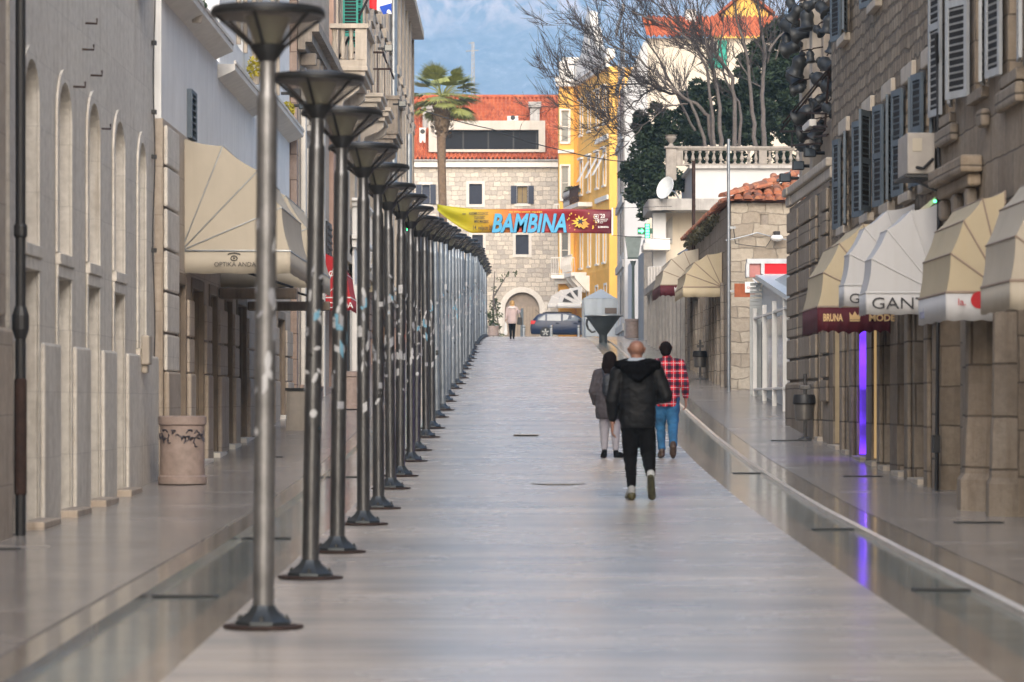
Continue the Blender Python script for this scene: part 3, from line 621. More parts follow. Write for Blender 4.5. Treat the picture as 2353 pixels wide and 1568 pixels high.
# flag
t = thing('flag', 'red white and blue flag hanging from a slanted pole on the pink facade', 'flag', (-4.1, 73.5, 10.0))
m = M(); m.tube([(-4.1, 73.5, 9.6), (-3.1, 73.3, 11.6)], .03, 8); m.build('flagpole', dark, t)
m = M(); n = 10
x0, x1 = X(849, 73.4), X(900, 73.4)
for j in range(3):
    for i in range(n):
        def q(u, v):
            return (x0+(x1-x0)*u, 73.4+.06*math.sin(9*u+3*v), Z(34-30*(1-u)*.5-38*(1-v), 73.4)+.0)
        u0, u1 = j/3+i/n/3, j/3+(i+1)/n/3
        m.add([q(u0, 0), q(u1, 0), q(u1, 1), q(u0, 1)], [(0, 1, 2, 3)], 0 if j == 0 else (1 if j == 1 or i < 0 else 1))
vs = [(x0+(x1-x0)*.45, 73.37, Z(16, 73.4)), (x0+(x1-x0)*1.0, 73.37, Z(8, 73.4)), (x0+(x1-x0)*1.0, 73.37, Z(30, 73.4)), (x0+(x1-x0)*.62, 73.37, Z(34, 73.4))]; m.add(vs, [(0, 1, 2, 3)], 2)
f = m.build('cloth', [plain('flag_red', (.6, .015, .02), .8), plain('flag_white', (.75, .76, .8), .8), plain('flag_blue', (.01, .06, .4), .8)], t, recalc=False)
so = f.modifiers.new('t', 'SOLIDIFY'); so.thickness = .004
fan_awning('shop_awning', 'pale cream fan awning on the left seen between the fifth and sixth lamps', None, -4.1, 1, 88.0, 91, 4.9, .48, 1.9, .05, (offwhite, canvas_y, canvas_y), nsec=3)
t = thing('fascia', 'ochre signboard below the pale cream awning on the left side', 'signboard', (-4.0, 87.9, 4.6)); m = M(); m.box(-4.1, X(892, 88)-.05, 87.85, 87.98, Z(672, 88), Z(657, 88)); m.build('signboard', canvas_y, t)
grn = emit('green_led', (.05, 1, .25), 6)
t = thing('led_sign', 'glowing green LED letters behind the lamp heads on the left side', 'sign', (-3.6, 98, Z(520, 98)))
m = M(); m.box(X(932, 98)-.03, X(978, 98)+.03, 98.02, 98.14, Z(532, 98), Z(512, 98)); m.build('sign_box', dark, t)
text('led_letters', 'I S L', .27, (X(934, 98), 98.01, Z(530, 98)), (1, 0, 0), grn, t, ext=.004, bold=.008, sx=1.05)
# ================================================================ RIGHT SIDE (walls face -X)
XR = 4.95; T = RF(XR)
purple = emit('purple_doorway_glow', (.14, .03, .9), 1.3, 1); warm = emit('warm_jamb_glow', (.9, .58, .26), .22, 0)
# large ashlar building, nearest
b = thing('ashlar_building', 'brown ashlar building nearest the camera on the right, with white shutters', 'building', (XR, 30, ge(30)))
T = RF(4.93); sops = [(23, 25.5), (26.2, 28.4), (29.0, 30.6), (32.9, 33.8), (34.6, 36.2)]
up = [(30.35, 31.25, 4.8, 6.9), (32.6, 33.5, 4.85, 6.9), (35.0, 35.7, 4.8, 6.9), (26, 27, 4.8, 6.9)]
cellwall(T, -25, 36.75, -1, 12, [(a, c, -1, 3.0) for a, c in sops]+up, .35, 6, [ashlar], 'wall', b)
for a, c, z0, z1 in up:
    f = wpane(T, a, c, z0, z1, -.25, b, fmat=white_sh, gmat=darkwin, sill=.08, sillmat=shopstone)
for hy, w, ang in ((31.35, .48, math.pi/2+.15), (30.25, .45, -math.pi/2-.12), (32.5, .45, -math.pi/2-.22), (33.6, .5, math.pi/2+.34), (34.9, .45, -math.pi/2-.2), (35.75, .5, 1.7)):
    shutter('white_shutter', (4.87, hy), w, 4.84, 6.9, ang, white_sh, b)
m = M(T); [m.box(u, u+1.3, .004, .10, 4.46, 4.66) for u in (30.2, 34.7)]; m.box(32.4, 32.75, .004, .1, 4.42, 4.6); m.each('window_ledge', shopstone, b, bevel=.03)
m = M(T); m.box(32.9, 35.5, .004, .24, 3.98, 4.16); m.box(33.0, 35.4, .004, .15, 3.84, 3.979); m.build('stone_canopy', ashlar, b, bevel=.03)
m = M(T); [m.box(33.2+i*1.0, 33.4+i*1.0, .01, .14, 3.6, 3.839) for i in range(3)]; m.each('corbel', darkstone, b, bevel=.05)
for a, c in sops:
    f = wpane(T, a+.05, c-.05, ge(a), 2.95, -.30, b, fmat=dark, gmat=darkwin, name='shop_window', fw=.08)
# engaged column and pier
def column(parent, yc, r, mat, x=4.93, zt=2.9):
    g = ge(yc); m = M(); m.lathe((x-.03, yc, g), [(r*1.28, -.2), (r*1.28, .36), (r*1.12, .42), (r*1.05, .9), (r, 1.0), (r*.93, zt-g-.2), (r*1.1, zt-g-.1), (r*1.2, zt-g)], 8, a0=.39); m.build('column', mat, parent, smooth=20)
column(b, 32.0, .30, shopstone); column(b, 30.85, .20, shopstone); 
m = M(T); m.box(25.6, 26.1, .004, .1, -1, 3); m.box(28.5, 28.9, .004, .14, -1, 3); m.box(33.85, 34.1, .004, .05, -1, 3); m.box(36.3, 36.6, .004, .05, -1, 3); m.each('pier', shopstone, b, bevel=.03)
# poster
t = thing('poster_panel', 'white poster with red disc and red lettering in the right shop window', 'poster', (4.85, 30, ge(30)))
m = M(); m.box(4.99, 5.03, 29.2, 30.5, 1.0, 2.7); m.build('board', canvas_w, t)
m = M(); m.tube([(4.988, 29.85, 2.35), (4.984, 29.85, 2.35)], .27, 24); m.build('red_disc', canvas_r, t)
text('poster_lettering', 'SUN & FUN', .22, (4.985, 30.1, 1.1), (0, 0, 1), canvas_r, t, V=(0, 1, 0), ext=.001)
# rubble building with grey shutters
b = thing('shuttered_building', 'rough stone house with grey louvred shutters and rusticated ground floor, right side', 'building', (XR, 46, ge(46)))
T = RF(4.95); so = [(37.5, 38.5), (39.4, 40.2), (41.0, 41.6), (42.3, 43.1), (43.75, 44.9), (45.7, 46.3), (47.1, 48.3), (49.9, 50.4)]
wy = [37.15, 39.1, 41.2, 43.55, 46.7]; ww = .42; ops2 = [(c-ww, c+ww, 4.17, 5.55) for c in wy]+[(c-ww, c+ww, 7.0, 8.6) for c in (42.6, 46.6)]+[(c-ww, c+ww, 7.6, 9.2) for c in (38.5,)]
cellwall(T, 36.8, 48.8, 3.4, 12.5, ops2, .3, 6, [rubble], 'wall', b)
cellwall(T, 36.8, 48.8, -1, 3.4, [(a, c, -1, 2.9) for a, c in so if c < 48.8], .35, 6, [shopstone], 'ground_floor', b, .03)
cellwall(T, 48.8, 55.9, -1, 5.0, [(49.9, 50.5, -1, 2.9)], .35, 6, [shopstone], 'ground_floor', b, .03)
cellwall(T, 48.8, 55.9, 5.0, 12.5, [(51.5, 52.6, 6.2, 8.2)], .35, 6, [limestone_warm], 'wall', b, -.25)
wpane(T, 51.5, 52.6, 6.2, 8.2, -.5, b, sill=.1)
for i, (a, c, z0, z1) in enumerate(ops2):
    f = wpane(T, a, c, z0, z1, -.22, b, fmat=greyblue, gmat=darkwin, sill=.1, sillmat=trimstone)
    m = M(T); m.box(a-.12, c+.12, -.02, .06, z1, z1+.22); m.build('lintel', trimstone, f, bevel=.02)
for hy, w, z0, z1, ang in ((47.15, .42, 4.17, 5.52, math.pi/2+.12), (46.25, .42, 4.17, 5.52, -1.72), (44.0, .42, 4.17, 5.52, 1.8), (43.1, .45, 4.17, 5.55, -math.pi/2-.42), (41.65, .42, 4.17, 5.52, 1.75), (40.75, .42, 4.17, 5.52, -1.8), (39.55, .42, 4.17, 5.52, 1.75), (38.65, .42, 4.17, 5.52, -1.75), (37.6, .42, 4.17, 5.52, 1.75), (36.7, .4, 4.17, 5.52, -1.75),
                          (47.05, .42, 7.0, 8.6, 1.8), (46.15, .42, 7.0, 8.6, -1.8), (43.05, .42, 7.0, 8.6, 1.8), (42.15, .42, 7.0, 8.6, -1.75)):
    shutter('grey_shutter', (4.90, hy), w, z0, z1, ang, greyblue, b)
# quoins and rusticated courses of the ground floor
m = M(T)
for a, c in ((53.9, 55.88), (51.6, 53.6), (48.85, 49.8), (50.6, 51.4)):
    m = M(T)
    for k in range(12):
        z1 = 4.9-.375*k
        if z1 < 1.9: break
        m.box(a, c, .034, .085, z1-.335, z1)
    m.build('rusticated_blocks', shopstone, b, bevel=.02)
m = M(T); m.box(50.6, 55.87, .034, .11, .4, 1.88); m.build('plinth', shopstone, b, bevel=.03)
m = M(T)
for a, c in ((55.2, 55.95), (52.2, 55.18), (48.4, 52.18)):
    e = 0 if a > 55 else .06
    m = M(T); e *= .5; m.box(a, c, .0, .10-e, 5.02, 5.2); m.box(a, c, .0, .16-e, 5.201, 5.34); m.build('cornice', trimstone, b, bevel=.025)
m = M(T); [m.box(u, u+.5, -.25, -.1, 5.35, 12.5) for u in (54.9, 53.0, 49.1)]; m.each('pilaster', trimstone, b)
m = M(T)
for u in (36.85, 38.7, 41.65, 45.1, 46.45): m.box(u, u+.34, .034, .09, -.5, 3.2)
m.each('pier', shopstone, b, bevel=.02)
for a, c in so:
    f = wpane(T, a+.03, c-.03, ge(a), 2.88, -.22, b, fmat=dark, gmat=darkwin, name='shop_door', fw=.06)
    m = M(T); m.box(a, c, -.3, .12, ge(a)-.2, ge(a)+.11); m.build('doorstep', trimstone, b, bevel=.01)
def jamb(y, z0, z1, mat, name, w=.22): m = M(T); m.box(y-.012, y-.004, -w, -.005, z0, z1); m.build(name, mat, b)
jamb(44.9, ge(44)+.12, 2.85, purple, 'purple_doorway_glow', .30); jamb(43.1, ge(43)+.12, 2.85, warm, 'warm_jamb_glow', .16)  # emissive strips stand in for purple and warm light on the jamb stone
m = M(T); m.box(44.05, 44.88, -.31, -.302, ge(44)+.2, 2.8); m.build('purple_back_glow', purple, b)  # glowing back sheet added for the doorway's purple light
jamb(48.3, ge(48)+.1, 2.85, plain('tan_panel', (.42, .33, .2), .7), 'tan_panel', .3)
pl = bpy.data.lights.new('purple_glow', 'AREA'); pl.energy = 5; pl.color = (.3, .1, 1); pl.size = .5; plo = bpy.data.objects.new('purple_glow', pl); COL.objects.link(plo); plo.location = (5.02, 44.45, 1.4); plo.rotation_euler = (0, math.radians(90), 0)
# dark round metal lamps/bells clustered on the upper wall
metalpot = plain('dark_bronze', (.055, .058, .06), .5, .5, .3, 6)
rnd = random.Random(5)
spots = [(1830, 30), (1845, 75), (1820, 110), (1862, 130), (1835, 150), (1812, 60), (1890, 20), (1905, 55), (1880, 70), (1868, 10), (1900, 150), (1885, 185), (1905, 200), (1893, 225), (1873, 240), (1850, 262), (1846, 290), (1880, 300), (1835, 205), (1858, 305), (1825, 180), (1905, 250), (1845, 340), (1915, 105), (1880, 330), (1818, 10), (1855, 45), (1808, 90)]
for i, (xd, yd) in enumerate(spots):
    Y = 55.6-(xd-1808)/110*6.0; x = X(xd, Y); z = Z(yd, Y); r = .115*rnd.uniform(.75, 1.45); tilt = rnd.uniform(-1.3, 1.3)
    t = thing('hanging_pot', ['large round dark bronze pot hung high on the right facade above the cornice', 'dark bronze pot with a short neck hung on the right facade above the floodlights'][i % 2], 'pot', (x, Y, z), 'dark bronze pots hung on the right facade')
    m = M(); n = 14; pr = [(r*.2, -r*1.25), (r*1.0, -r*1.2), (r*1.08, -r*1.05), (r*.8, -r*.8), (r*.7, -r*.1), (r*.85, r*.35), (r*.7, r*.8), (r*.3, r*1.1), (r*.42, r*1.3), (r*.2, r*1.5)]; m.lathe((0, 0, 0), pr, n)
    R = Matrix.Translation((x, Y, z)) @ Matrix.Rotation(tilt, 4, 'X') @ Matrix.Rotation(tilt*.8, 4, 'Y')
    m.v = [tuple(R @ Vector(p)) for p in m.v]; m.build('body', metalpot, t, smooth=60)
    m = M(); m.tube([(x, Y, z+r*1.0), (x+.05, Y, z+r*1.5), (5.25, Y+.02, z+r*1.9)], .012, 6); m.build('hook', rust, t)
t = thing('iron_rack', 'rusty triangular iron bracket frame projecting from the right facade', 'iron bracket', (5.1, 52, 6.5))
m = M(); Y = 53.6
A, B_, C_, D_ = P(1793, 303, 55), P(1905, 165, 50), P(1895, 300, 50.5), P(1895, 240, 50.5)
for a, c in ((A, B_), (A+Vector((0, -.6, .1)), B_+Vector((0, -.6, .06))), (A, C_), (A+Vector((.25, -.8, .15)), D_), (C_, B_), (P(1840, 260, 53), P(1915, 262, 50)), (P(1830, 290, 53.5), P(1900, 292, 50)), (P(1840, 318, 53.5), P(1900, 312, 50)), (P(1820, 335, 54), P(1885, 330, 51))): m.tube([a, c], .018, 6)
m.build('iron_bars', rust, t)
m = M(); m.tube([P(1868, 235, 52), P(1868, 318, 52)], .03, 6); m.tube([P(1820, 300, 54), P(1820, 340, 54)], .02, 6); m.each('upright', dark, t)
flood2('black floodlight on the cornice end of the right stone house', 5.05, 52.4, Z(352, 52.4), -1); flood2('black floodlight lower on the right cornice above the awnings', 5.0, 54.0, Z(382, 54), -1); flood2('black floodlight beside the old tiled roof at the cornice corner', 4.92, 55.7, Z(410, 55.7), -1)
# air conditioner + pipes
t = thing('air_conditioner', 'beige air conditioner box on a bracket between the right facade shutters', 'air conditioner', (4.8, 36.6, 4.3))
x0, x1 = X(2085, 36.3), X(2141, 36.3)
m = M(); m.box(x0, 4.88, 36.3, 37.2, Z(400, 36.3), Z(305, 36.3)); m.box(4.88, x1+.1, 36.3, 36.45, Z(400, 36.3), Z(305, 36.3)) if x1 > 4.88 else None; m.build('casing', plain('ac_casing', (.36, .33, .30), .5), t, bevel=.015)
m = M(); m.box(x0+.06, x0+.17, 36.292, 36.2995, Z(348, 36.3), Z(318, 36.3)); m.build('label_plate', canvas, t)
m = M(); m.box(x0-.04, 4.93, 36.25, 37.25, Z(408, 36.3), Z(402, 36.3)); m.tube([(x0+.02, 36.3, Z(408, 36.3)), (4.9, 36.3, Z(440, 36.3))], .015, 6); m.build('bracket', dark, t)
m = M(); m.tube([(x0+.1, 36.28, Z(385, 36.3)), (x0+.18, 36.24, Z(388, 36.3)), (4.86, 36.3, Z(365, 36.3))], .018, 6); m.build('hose', dark, t)
t = thing('conduit', 'thin black conduit running down the right facade past the air conditioner', 'conduit', (4.85, 36.1, ge(36)))
m = M(); m.tube([(X(2155, 35.4), 35.5, Z(75, 35.4)), (X(2152, 35.6), 35.6, Z(105, 35.4)), (X(2160, 35.6), 35.8, Z(140, 35.4)), (X(2158, 35.8), 35.8, Z(400, 35.6)), (X(2152, 35.8), 35.8, ge(36)+.05)], .022, 8); m.build('pipe', dark, t)
m = M(); m.box(4.78, 4.86, 35.72, 35.88, Z(1040, 36), Z(1000, 36)); m.build('junction_box', dark, t)
t = thing('shop_sign', 'small slanting shop sign with a green glowing tip above the white awnings', 'sign', (4.6, 36.2, 3.9))
m = M(); m.prism([(X(2110, 36.4), 36.4, Z(485, 36.4)), (X(2150, 36.4), 36.4, Z(452, 36.4)), (X(2150, 36.4), 36.4, Z(465, 36.4)), (X(2112, 36.4), 36.4, Z(497, 36.4))], (0, .05, 0)); m.build('board', canvas, t)
m = M(); m.ball((X(2150, 36.3), 36.35, Z(462, 36.3)), .016, n=6); m.build('green_light', grn, t)
m = M(); m.lathe((X(2070, 40), 40, Z(105, 40)), [(.01, 0), (.04, .02), (.04, .05), (.01, .07)], 10)
# awnings right
def crown(m, x, y, z, s):
    m.prism([(x-s, y, z), (x+s, y, z), (x+s*1.1, y, z+s*1.5), (x+s*.5, y, z+s*.8), (x, y, z+s*1.7), (x-s*.5, y, z+s*.8), (x-s*1.1, y, z+s*1.5)], (0, -.004, 0))
    m.prism([(x-s, y, z-.35*s), (x+s, y, z-.35*s), (x+s, y, z-.1*s), (x-s, y, z-.1*s)], (0, -.004, 0))
ribm = plain('rusty_rib', (.25, .19, .15), .6)
t = fan_awning('shop_awning', 'cream fan awning with a scalloped burgundy valance and gold crown', None, 4.92, -1, 40.5, 42.6, Z(705, 40.5), .95, 1.15, .35, (canvas_y, canvas_b, ribm), nsec=4, valscallop=True)
text('awning_lettering', 'BRUNA', .13, (X(1891, 40.5), 40.475, Z(738, 40.5)), (1, 0, 0), goldlet, t, ext=.001, bold=.004, sx=.58); text('awning_lettering', 'MODE', .12, (X(1996, 40.5), 40.475, Z(738, 40.5)), (1, 0, 0), goldlet, t, ext=.001, bold=.004)
m = M(); crown(m, X(1964, 40.5), 40.475, Z(735, 40.5), .065); m.build('crown_emblem', goldlet, t)
t = fan_awning('shop_awning', 'white fan awning, the farther of two lettered with the same brand name', None, 4.92, -1, 38.2, 38.8, Z(655, 38.2), .85, .98, .26, (canvas_w, canvas_w, canvas_w), nsec=4)
text('awning_lettering', 'GANT', .17, (X(1950, 38.2), 38.18, Z(697, 38.2)), (1, 0, 0), letter, t, ext=.001, sx=1.15)
t = fan_awning('shop_awning', 'white fan awning with large dark lettering, nearer of the two white ones', None, 4.92, -1, 36.0, 36.7, Z(673, 36), .83, 1.02, .25, (canvas_w, canvas_w, canvas_w), nsec=4)
text('awning_lettering', 'GANT', .19, (X(2001, 36), 35.98, Z(710, 36)), (1, 0, 0), letter, t, ext=.001, sx=1.22)
t = fan_awning('shop_awning', 'beige fan awning with white valance carrying a red dot, right of the white ones', None, 4.90, -1, 31.0, 33.1, Z(672, 31), .58, 1.00, .28, (canvas_y, canvas_w, ribm), nsec=4)
m = M(); m.tube([(X(2250, 31), 30.985, Z(690, 31)), (X(2250, 31), 30.98, Z(690, 31))], .085, 20); m.build('red_dot', canvas_r, t)
text('awning_lettering', 'moda', .16, (4.275, 33.0, Z(722, 31)), (0, -1, 0), plain('faded_blue_ink', (.22, .24, .38), .7), t, ext=.001); text('awning_lettering', 'la.', .10, (X(2200, 31), 30.98, Z(702, 31)), (1, 0, 0), canvas_r, t, ext=.001)
t = fan_awning('shop_awning', 'beige fan awning at the right photo edge, nearest of the right row', None, 4.90, -1, 27.0, 28.7, Z(645, 27), .58, 1.0, .25, (canvas, canvas, ribm), nsec=4)
text('awning_lettering', 'butik', .10, (4.40, 26.98, Z(700, 27)), (1, 0, 0), ribm, t, ext=.001)
# post with litter bin
def bin_post(label, x, y, h=1.03):
    g = ge(y)+.045; t = thing('litter_bin', label, 'litter bin', (x, y, g), 'litter bins on thin posts along the right wall')
    m = M(); m.tube([(x, y, g), (x, y, g+h)], .028, 12); m.lathe((x, y, g), [(.12, 0), (.12, .015), (.035, .03)], 20); m.build('post', steel, t, smooth=40)
    m = M(); m.box(x-.09, x+.09, y-.03, y+.03, g+.80, g+.87); m.build('clamp', steel, t, bevel=.01)
    m = M(); m.lathe((x, y+.12, g+.30), [(.13, 0), (.15, .02), (.165, .36)], 16); m.build('bucket', plain('grey_bin', (.16, .15, .14), .4, .5), t, smooth=40)
    m = M(); m.lathe((x, y+.12, g+.56), [(.175, 0), (.19, .02), (.18, .12), (.165, .16)], 16); m.build('bin_liner', dark, t, smooth=40)
bin_post('litter bin with black liner on a steel post beside the plinth of the shuttered house', X(1850, 50.5), 50.5, 1.05); bin_post('litter bin with black liner on a post farther off, before the small shops', X(1609, 79.5), 79.5, 1.0)
# ---- white kiosk
b = thing('kiosk', 'white metal kiosk with a red sign and roller shutter against the old stone house', 'kiosk', (5.6, 64, ge(64)))
kx0, kx1 = 5.22, 8.2; g = ge(64)
kw = plain('kiosk_paint', (.62, .67, .70), .45, 0, .06, 2, 0, .2)
m = M(); m.box(5.47, kx1, 58.6, 68.8, g-.5, Z(655, 68.8)); m.build('body', kw, b)
m = M(); m.prism([(5.22, 58.4, Z(700, 58.5)-.02), (8.2, 58.4, Z(700, 58.5)-.02), (8.2, 68.9, Z(636, 69)), (5.22, 68.9, Z(636, 69))], (0, 0, .10)); m.build('roof_panel', kw, b)
m = M(); [m.box(5.24, 5.33, yy, yy+.09, g-.6, 3.6) for yy in (58.5, 61, 63.5, 66, 68.6)]; [m.box(5.25, 5.32, 58.59, 68.6, z, z+.05) for z in (g+.35, 3.35)]; m.build('post_frame', whitepaint, b, bevel=.008)
m = M(); m.box(5.40, 5.465, 58.7, 68.4, g+.4, 3.3); m.build('glass_front', winglass, b)
m = M(); m.box(5.20, 5.46, 68.95, 69.0, g-.3, Z(690, 69)); [m.box(5.20, 5.46, 68.925, 68.948, g+.02+.085*i, g+.09+.085*i) for i in range(32)]; m.build('roller_shutter', plain('shutter_slats', (.5, .52, .52), .4, .3), b)
m = M(); m.box(5.46, 5.80, 68.83, 68.95, g-.3, Z(655, 69)); m.build('side_panel', kw, b)
redlit = emit('red_sign_face', (.62, .0, .01), .55)
t = thing('shop_sign', 'long plain red illuminated box sign with white frame on the kiosk', 'sign', (5.9, 68, 4.7))
y = 67.6; m = M(); m.box(X(1753, y), 8.2, y, y+.35, Z(640, y), Z(630, y)); m.box(X(1717, y), 8.2, y, y+.35, Z(606, y), Z(595, y)); m.box(X(1749, y), X(1757, y), y, y+.35, Z(630, y), Z(606, y)); m.box(X(1717, y)-.02, X(1722, y), y, y+.35, Z(637, y), Z(606, y)); m.build('frame', plain('aluminium', (.62, .63, .64), .4, .4), t)
m = M(); m.box(X(1758, y), 8.15, y+.05, y+.3, Z(630, y)-.0, Z(606, y)); m.build('red_face', redlit, t)
m = M(); m.box(X(1723, y), X(1748, y), y+.05, y+.3, Z(637, y), Z(606, y)); m.build('end_face', plain('faded_red_face', (.5, .2, .18), .5), t)
t = thing('signboard', 'rusty orange board with a small white notice beside the kiosk', 'notice board', (5.0, 69.9, 3.6)); y = 69.9
m = M(); m.box(X(1688, y), X(1735, y), y, y+.05, Z(683, y), Z(652, y)); m.build('board', plain('orange_board', (.33, .085, .03), .7, 0, .3, 8), t)
m = M(); m.box(X(1712, y), X(1738, y), y-.03, y-.004, Z(673, y), Z(648, y)); m.build('notice', whitelet, t); text('notice_lettering', 'OPEN', .07, (X(1716, y), y-.035, Z(664, y)), (1, 0, 0), canvas_r, t, ext=.001)
m = M(); m.lathe((X(1742, 69), 69, Z(668, 69)), [(.02, 0), (.05, .03), (.05, .12), (.02, .16)], 12); m.tube([(X(1742, 69), 69, Z(655, 69)), (X(1735, 69), 69.5, Z(640, 69))], .02, 6); tag(m.build('security_camera', whitelet, smooth=50), 'small white security camera under the kiosk roof corner', 'camera')
# ---- old tiled stone house
b = thing('stone_house', 'small old stone house with sagging barrel tile roof behind the kiosk', 'house', (5.05, 76, ge(76)))
hx = 5.0; Y0 = 72.0; ez = Z(465, 72)
m = M(); m.box(hx, 9.2, Y0, Y0+.4, 0, ez-.02)
hx0, hx1, hz0, hz1 = X(1746, 72), X(1766, 72), Z(517, 72), Z(492, 72)
w = M(frame((0, Y0, 0), (1, 0, 0), (0, -1, 0)))
w.box(hx, hx0, 0, .001, 0, 0.001)
cellwall(frame((0, Y0, 0), (1, 0, 0), (0, -1, 0)), hx, 9.2, -1, ez-.02, [(hx0, hx1, hz0, hz1)], .3, 4, [oldstone], 'front_wall', b)
m = M(); m.box(hx0+.01, hx1-.01, Y0+.2, Y0+.28, hz0, hz1); m.build('window', darkwin, b)
T5 = RF(5.02); ops = [(74.4, 75.6), (76.6, 77.6), (78.8, 80.0), (81, 82.2), (83.4, 84.6), (85.8, 87)]
cellwall(T5, 72.02, 90, -1, ez-.02, [(a, c, -1, ge(a)+2.45) for a, c in ops], .3, 3.9, [streetstone], 'street_wall', b, .03)
for a, c in ops:
    wpane(T5, a+.03, c-.03, ge(a), ge(a)+2.43, -.18, b, fmat=jambstone, gmat=darkwin, name='shop_door')
    m = M(T5); m.box(a-.22, a-.02, .034, .12, ge(a)-.1, ge(a)+2.5); m.box(c+.02, c+.22, .034, .12, ge(a)-.1, ge(a)+2.5); m.each('door_pier', streetstone, b, bevel=.02)
rt = M(); rnd = random.Random(3)
def barrel(p0, p1, r, m, mi=0, up=Vector((0, 0, 1))):
    d = (p1-p0).normalized(); s = d.cross(up).normalized(); u = s.cross(d); n = 6; vs = []
    for q, rr in ((p0, r*1.08), (p1, r*.9)):
        for i in range(n+1): a = math.pi*i/n; vs.append(q+s*math.cos(a)*rr+u*math.sin(a)*rr*.8)
    k = n+1; fs = [(i, i+1, k+i+1, k+i) for i in range(n)]+[tuple(range(k-1, -1, -1))]; m.add(vs, fs, mi)
sl = .36
for i in range(18):                      # front slope, rows run back and up
    x = hx+.16+i*.235; kmax = int(((x-hx)*1.0)/.36)+2
    for k in range(min(kmax, 8)):
        a = Vector((x+rnd.uniform(-.02, .02), Y0-.25+.38*k, ez+.05+.38*k*sl+rnd.uniform(-.015, .015))); barrel(a, a+Vector((rnd.uniform(-.02, .02), .42, .42*sl-.03)), .095, rt)
for i in range(76):                      # street slope, rows run to +X
    y = Y0+.3+i*.235
    for k in range(3):
        a = Vector((hx-.20+.38*k, y+rnd.uniform(-.02, .02), ez+.03+.38*k*sl+rnd.uniform(-.02, .02))); barrel(a, a+Vector((.42, 0, .42*sl-.03)), .095, rt)
for k in range(16):                      # hip
    a = Vector((hx-.22+.27*k, Y0-.27+.27*k*1.02, ez+.10+.27*k*sl+.0)); barrel(a, a+Vector((.34, .34, .34*sl)), .12, rt)
rt.build('roof_tiles', otile, b, smooth=50, recalc=False)
m = M(); m.add([(hx-.15, Y0-.2, ez+.02), (9.3, Y0-.2, ez+.02), (9.3, Y0+4.1, ez+.02+4.3*sl), (hx+4.15, Y0+4.1, ez+.02+4.3*sl)], [(0, 1, 2, 3)]); m.add([(hx-.15, Y0-.2, ez+.02), (hx+4.15, Y0+4.1, ez+.02+4.3*sl), (hx+4.15, 90, ez+.02+4.3*sl), (hx-.15, 90, ez+.02)], [(0, 1, 2, 3)]); m.build('roof_bed', otile, b, recalc=False)
m = M(); leafcloud(m, (hx-.12, 82, ez-.15), (.14, 7.5, .22), 900, .06, 8, shell=0, droop=1); tag(m.build('dry_ivy', leafm('dry_ivy', (.07, .065, .035)), recalc=False), 'dry brown creeper hanging under the eave of the tiled house', 'creeper', kind='stuff')
t = thing('solar_tube', 'dark glass solar panel on the old tiled roof, half hidden by the facade', 'solar panel', (7.3, 72.8, ez+.9)); m = M(); m.prism([P(1785, 418, 72.8), P(1817, 398, 72.8), P(1817, 402, 74.2), P(1785, 424, 74.2)], (0, 0, .05)); m.build('panel', winglass, t)
# cables and round wall lamp on the house front
def cable(name, pts, r, label, mat=dark, cat='cable'):
    out = []
    for i in range(len(pts)-1):
        a, c = Vector(pts[i]), Vector(pts[i+1]); n = 10
        for k in range(n if i < len(pts)-2 else n+1):
            f = k/n; p = a.lerp(c, f); p.z -= 4*f*(1-f)*(c-a).length*.018; out.append(p)
    m = M(); m.tube(out, r, 5); return tag(m.build(name, mat), label, cat)
cable('cable', [P(1668, 553, 71.9), P(1740, 535, 71.9), P(1817, 553, 71.9)], .014, 'grey cable slung across the old house front wall', galv)
cable('cable', [P(1685, 520, 71.9), P(1690, 560, 71.9), P(1760, 568, 71.9), P(1775, 545, 71.9)], .010, 'thin black cable looping across the old house wall to its round lamp')
t = thing('wall_lamp', 'round white wall lamp with dark cap on the old house front', 'wall lamp', P(1783, 545, 71.9)); m = M(); m.ball((X(1785, 71.8), 71.75, Z(547, 71.8)), .11, sc=(1.3, .8, .75)); m.build('diffuser', whitelet, t, smooth=60)
m = M(); m.box(X(1778, 71.8), X(1792, 71.8), 71.68, 71.98, Z(541, 71.8), Z(535, 71.8)+.03); m.build('cap', dark, t, bevel=.01)
# shop row behind the tiled house + awnings
b = thing('shop_row', 'low row of weathered shopfronts beyond the tiled house on the right', 'building', (5.1, 104, ge(104)))
T6 = RF(5.08); ops = [(91.2+2.3*i, 92.5+2.3*i) for i in range(11)]
cellwall(T6, 90.02, 117, -1, 5.7, [(a, c, -1, ge(a)+2.6) for a, c in ops], .3, 5, [streetstone], 'wall', b, 0)
for a, c in ops: wpane(T6, a, c, ge(a), ge(a)+2.58, -.2, b, fmat=jambstone, gmat=darkwin, name='shop_door')
m = M(T6)
for a, c in ops: m.box(c+.1, c+.4, .004, .14, 1, ge(a)+3)
m.each('pier', greyconc, b, bevel=.02)
m = M(T6); m.box(90.1, 117, .0, .2, 5.5, 5.75); m.build('coping', greyconc, b)
t = fan_awning('shop_awning', 'plain cream fan awning in the middle distance on the right', None, 5.0, -1, 74.6, 78.2, Z(660, 74.6), .93, .83, .24, (canvas_y, canvas_y, ribm), nsec=4)
t = fan_awning('shop_awning', 'cream fan awning with burgundy valance and white crowns, middle distance', None, 5.0, -1, 84.0, 88.6, Z(655, 84), 1.03, .98, .32, (canvas, canvas_b, ribm), nsec=4, valscallop=True)
m = M(); crown(m, X(1556, 84), 83.98, Z(668, 84), .07); crown(m, X(1585, 84), 83.98, Z(668, 84), .07); m.build('crown_emblem', canvas_w, t)
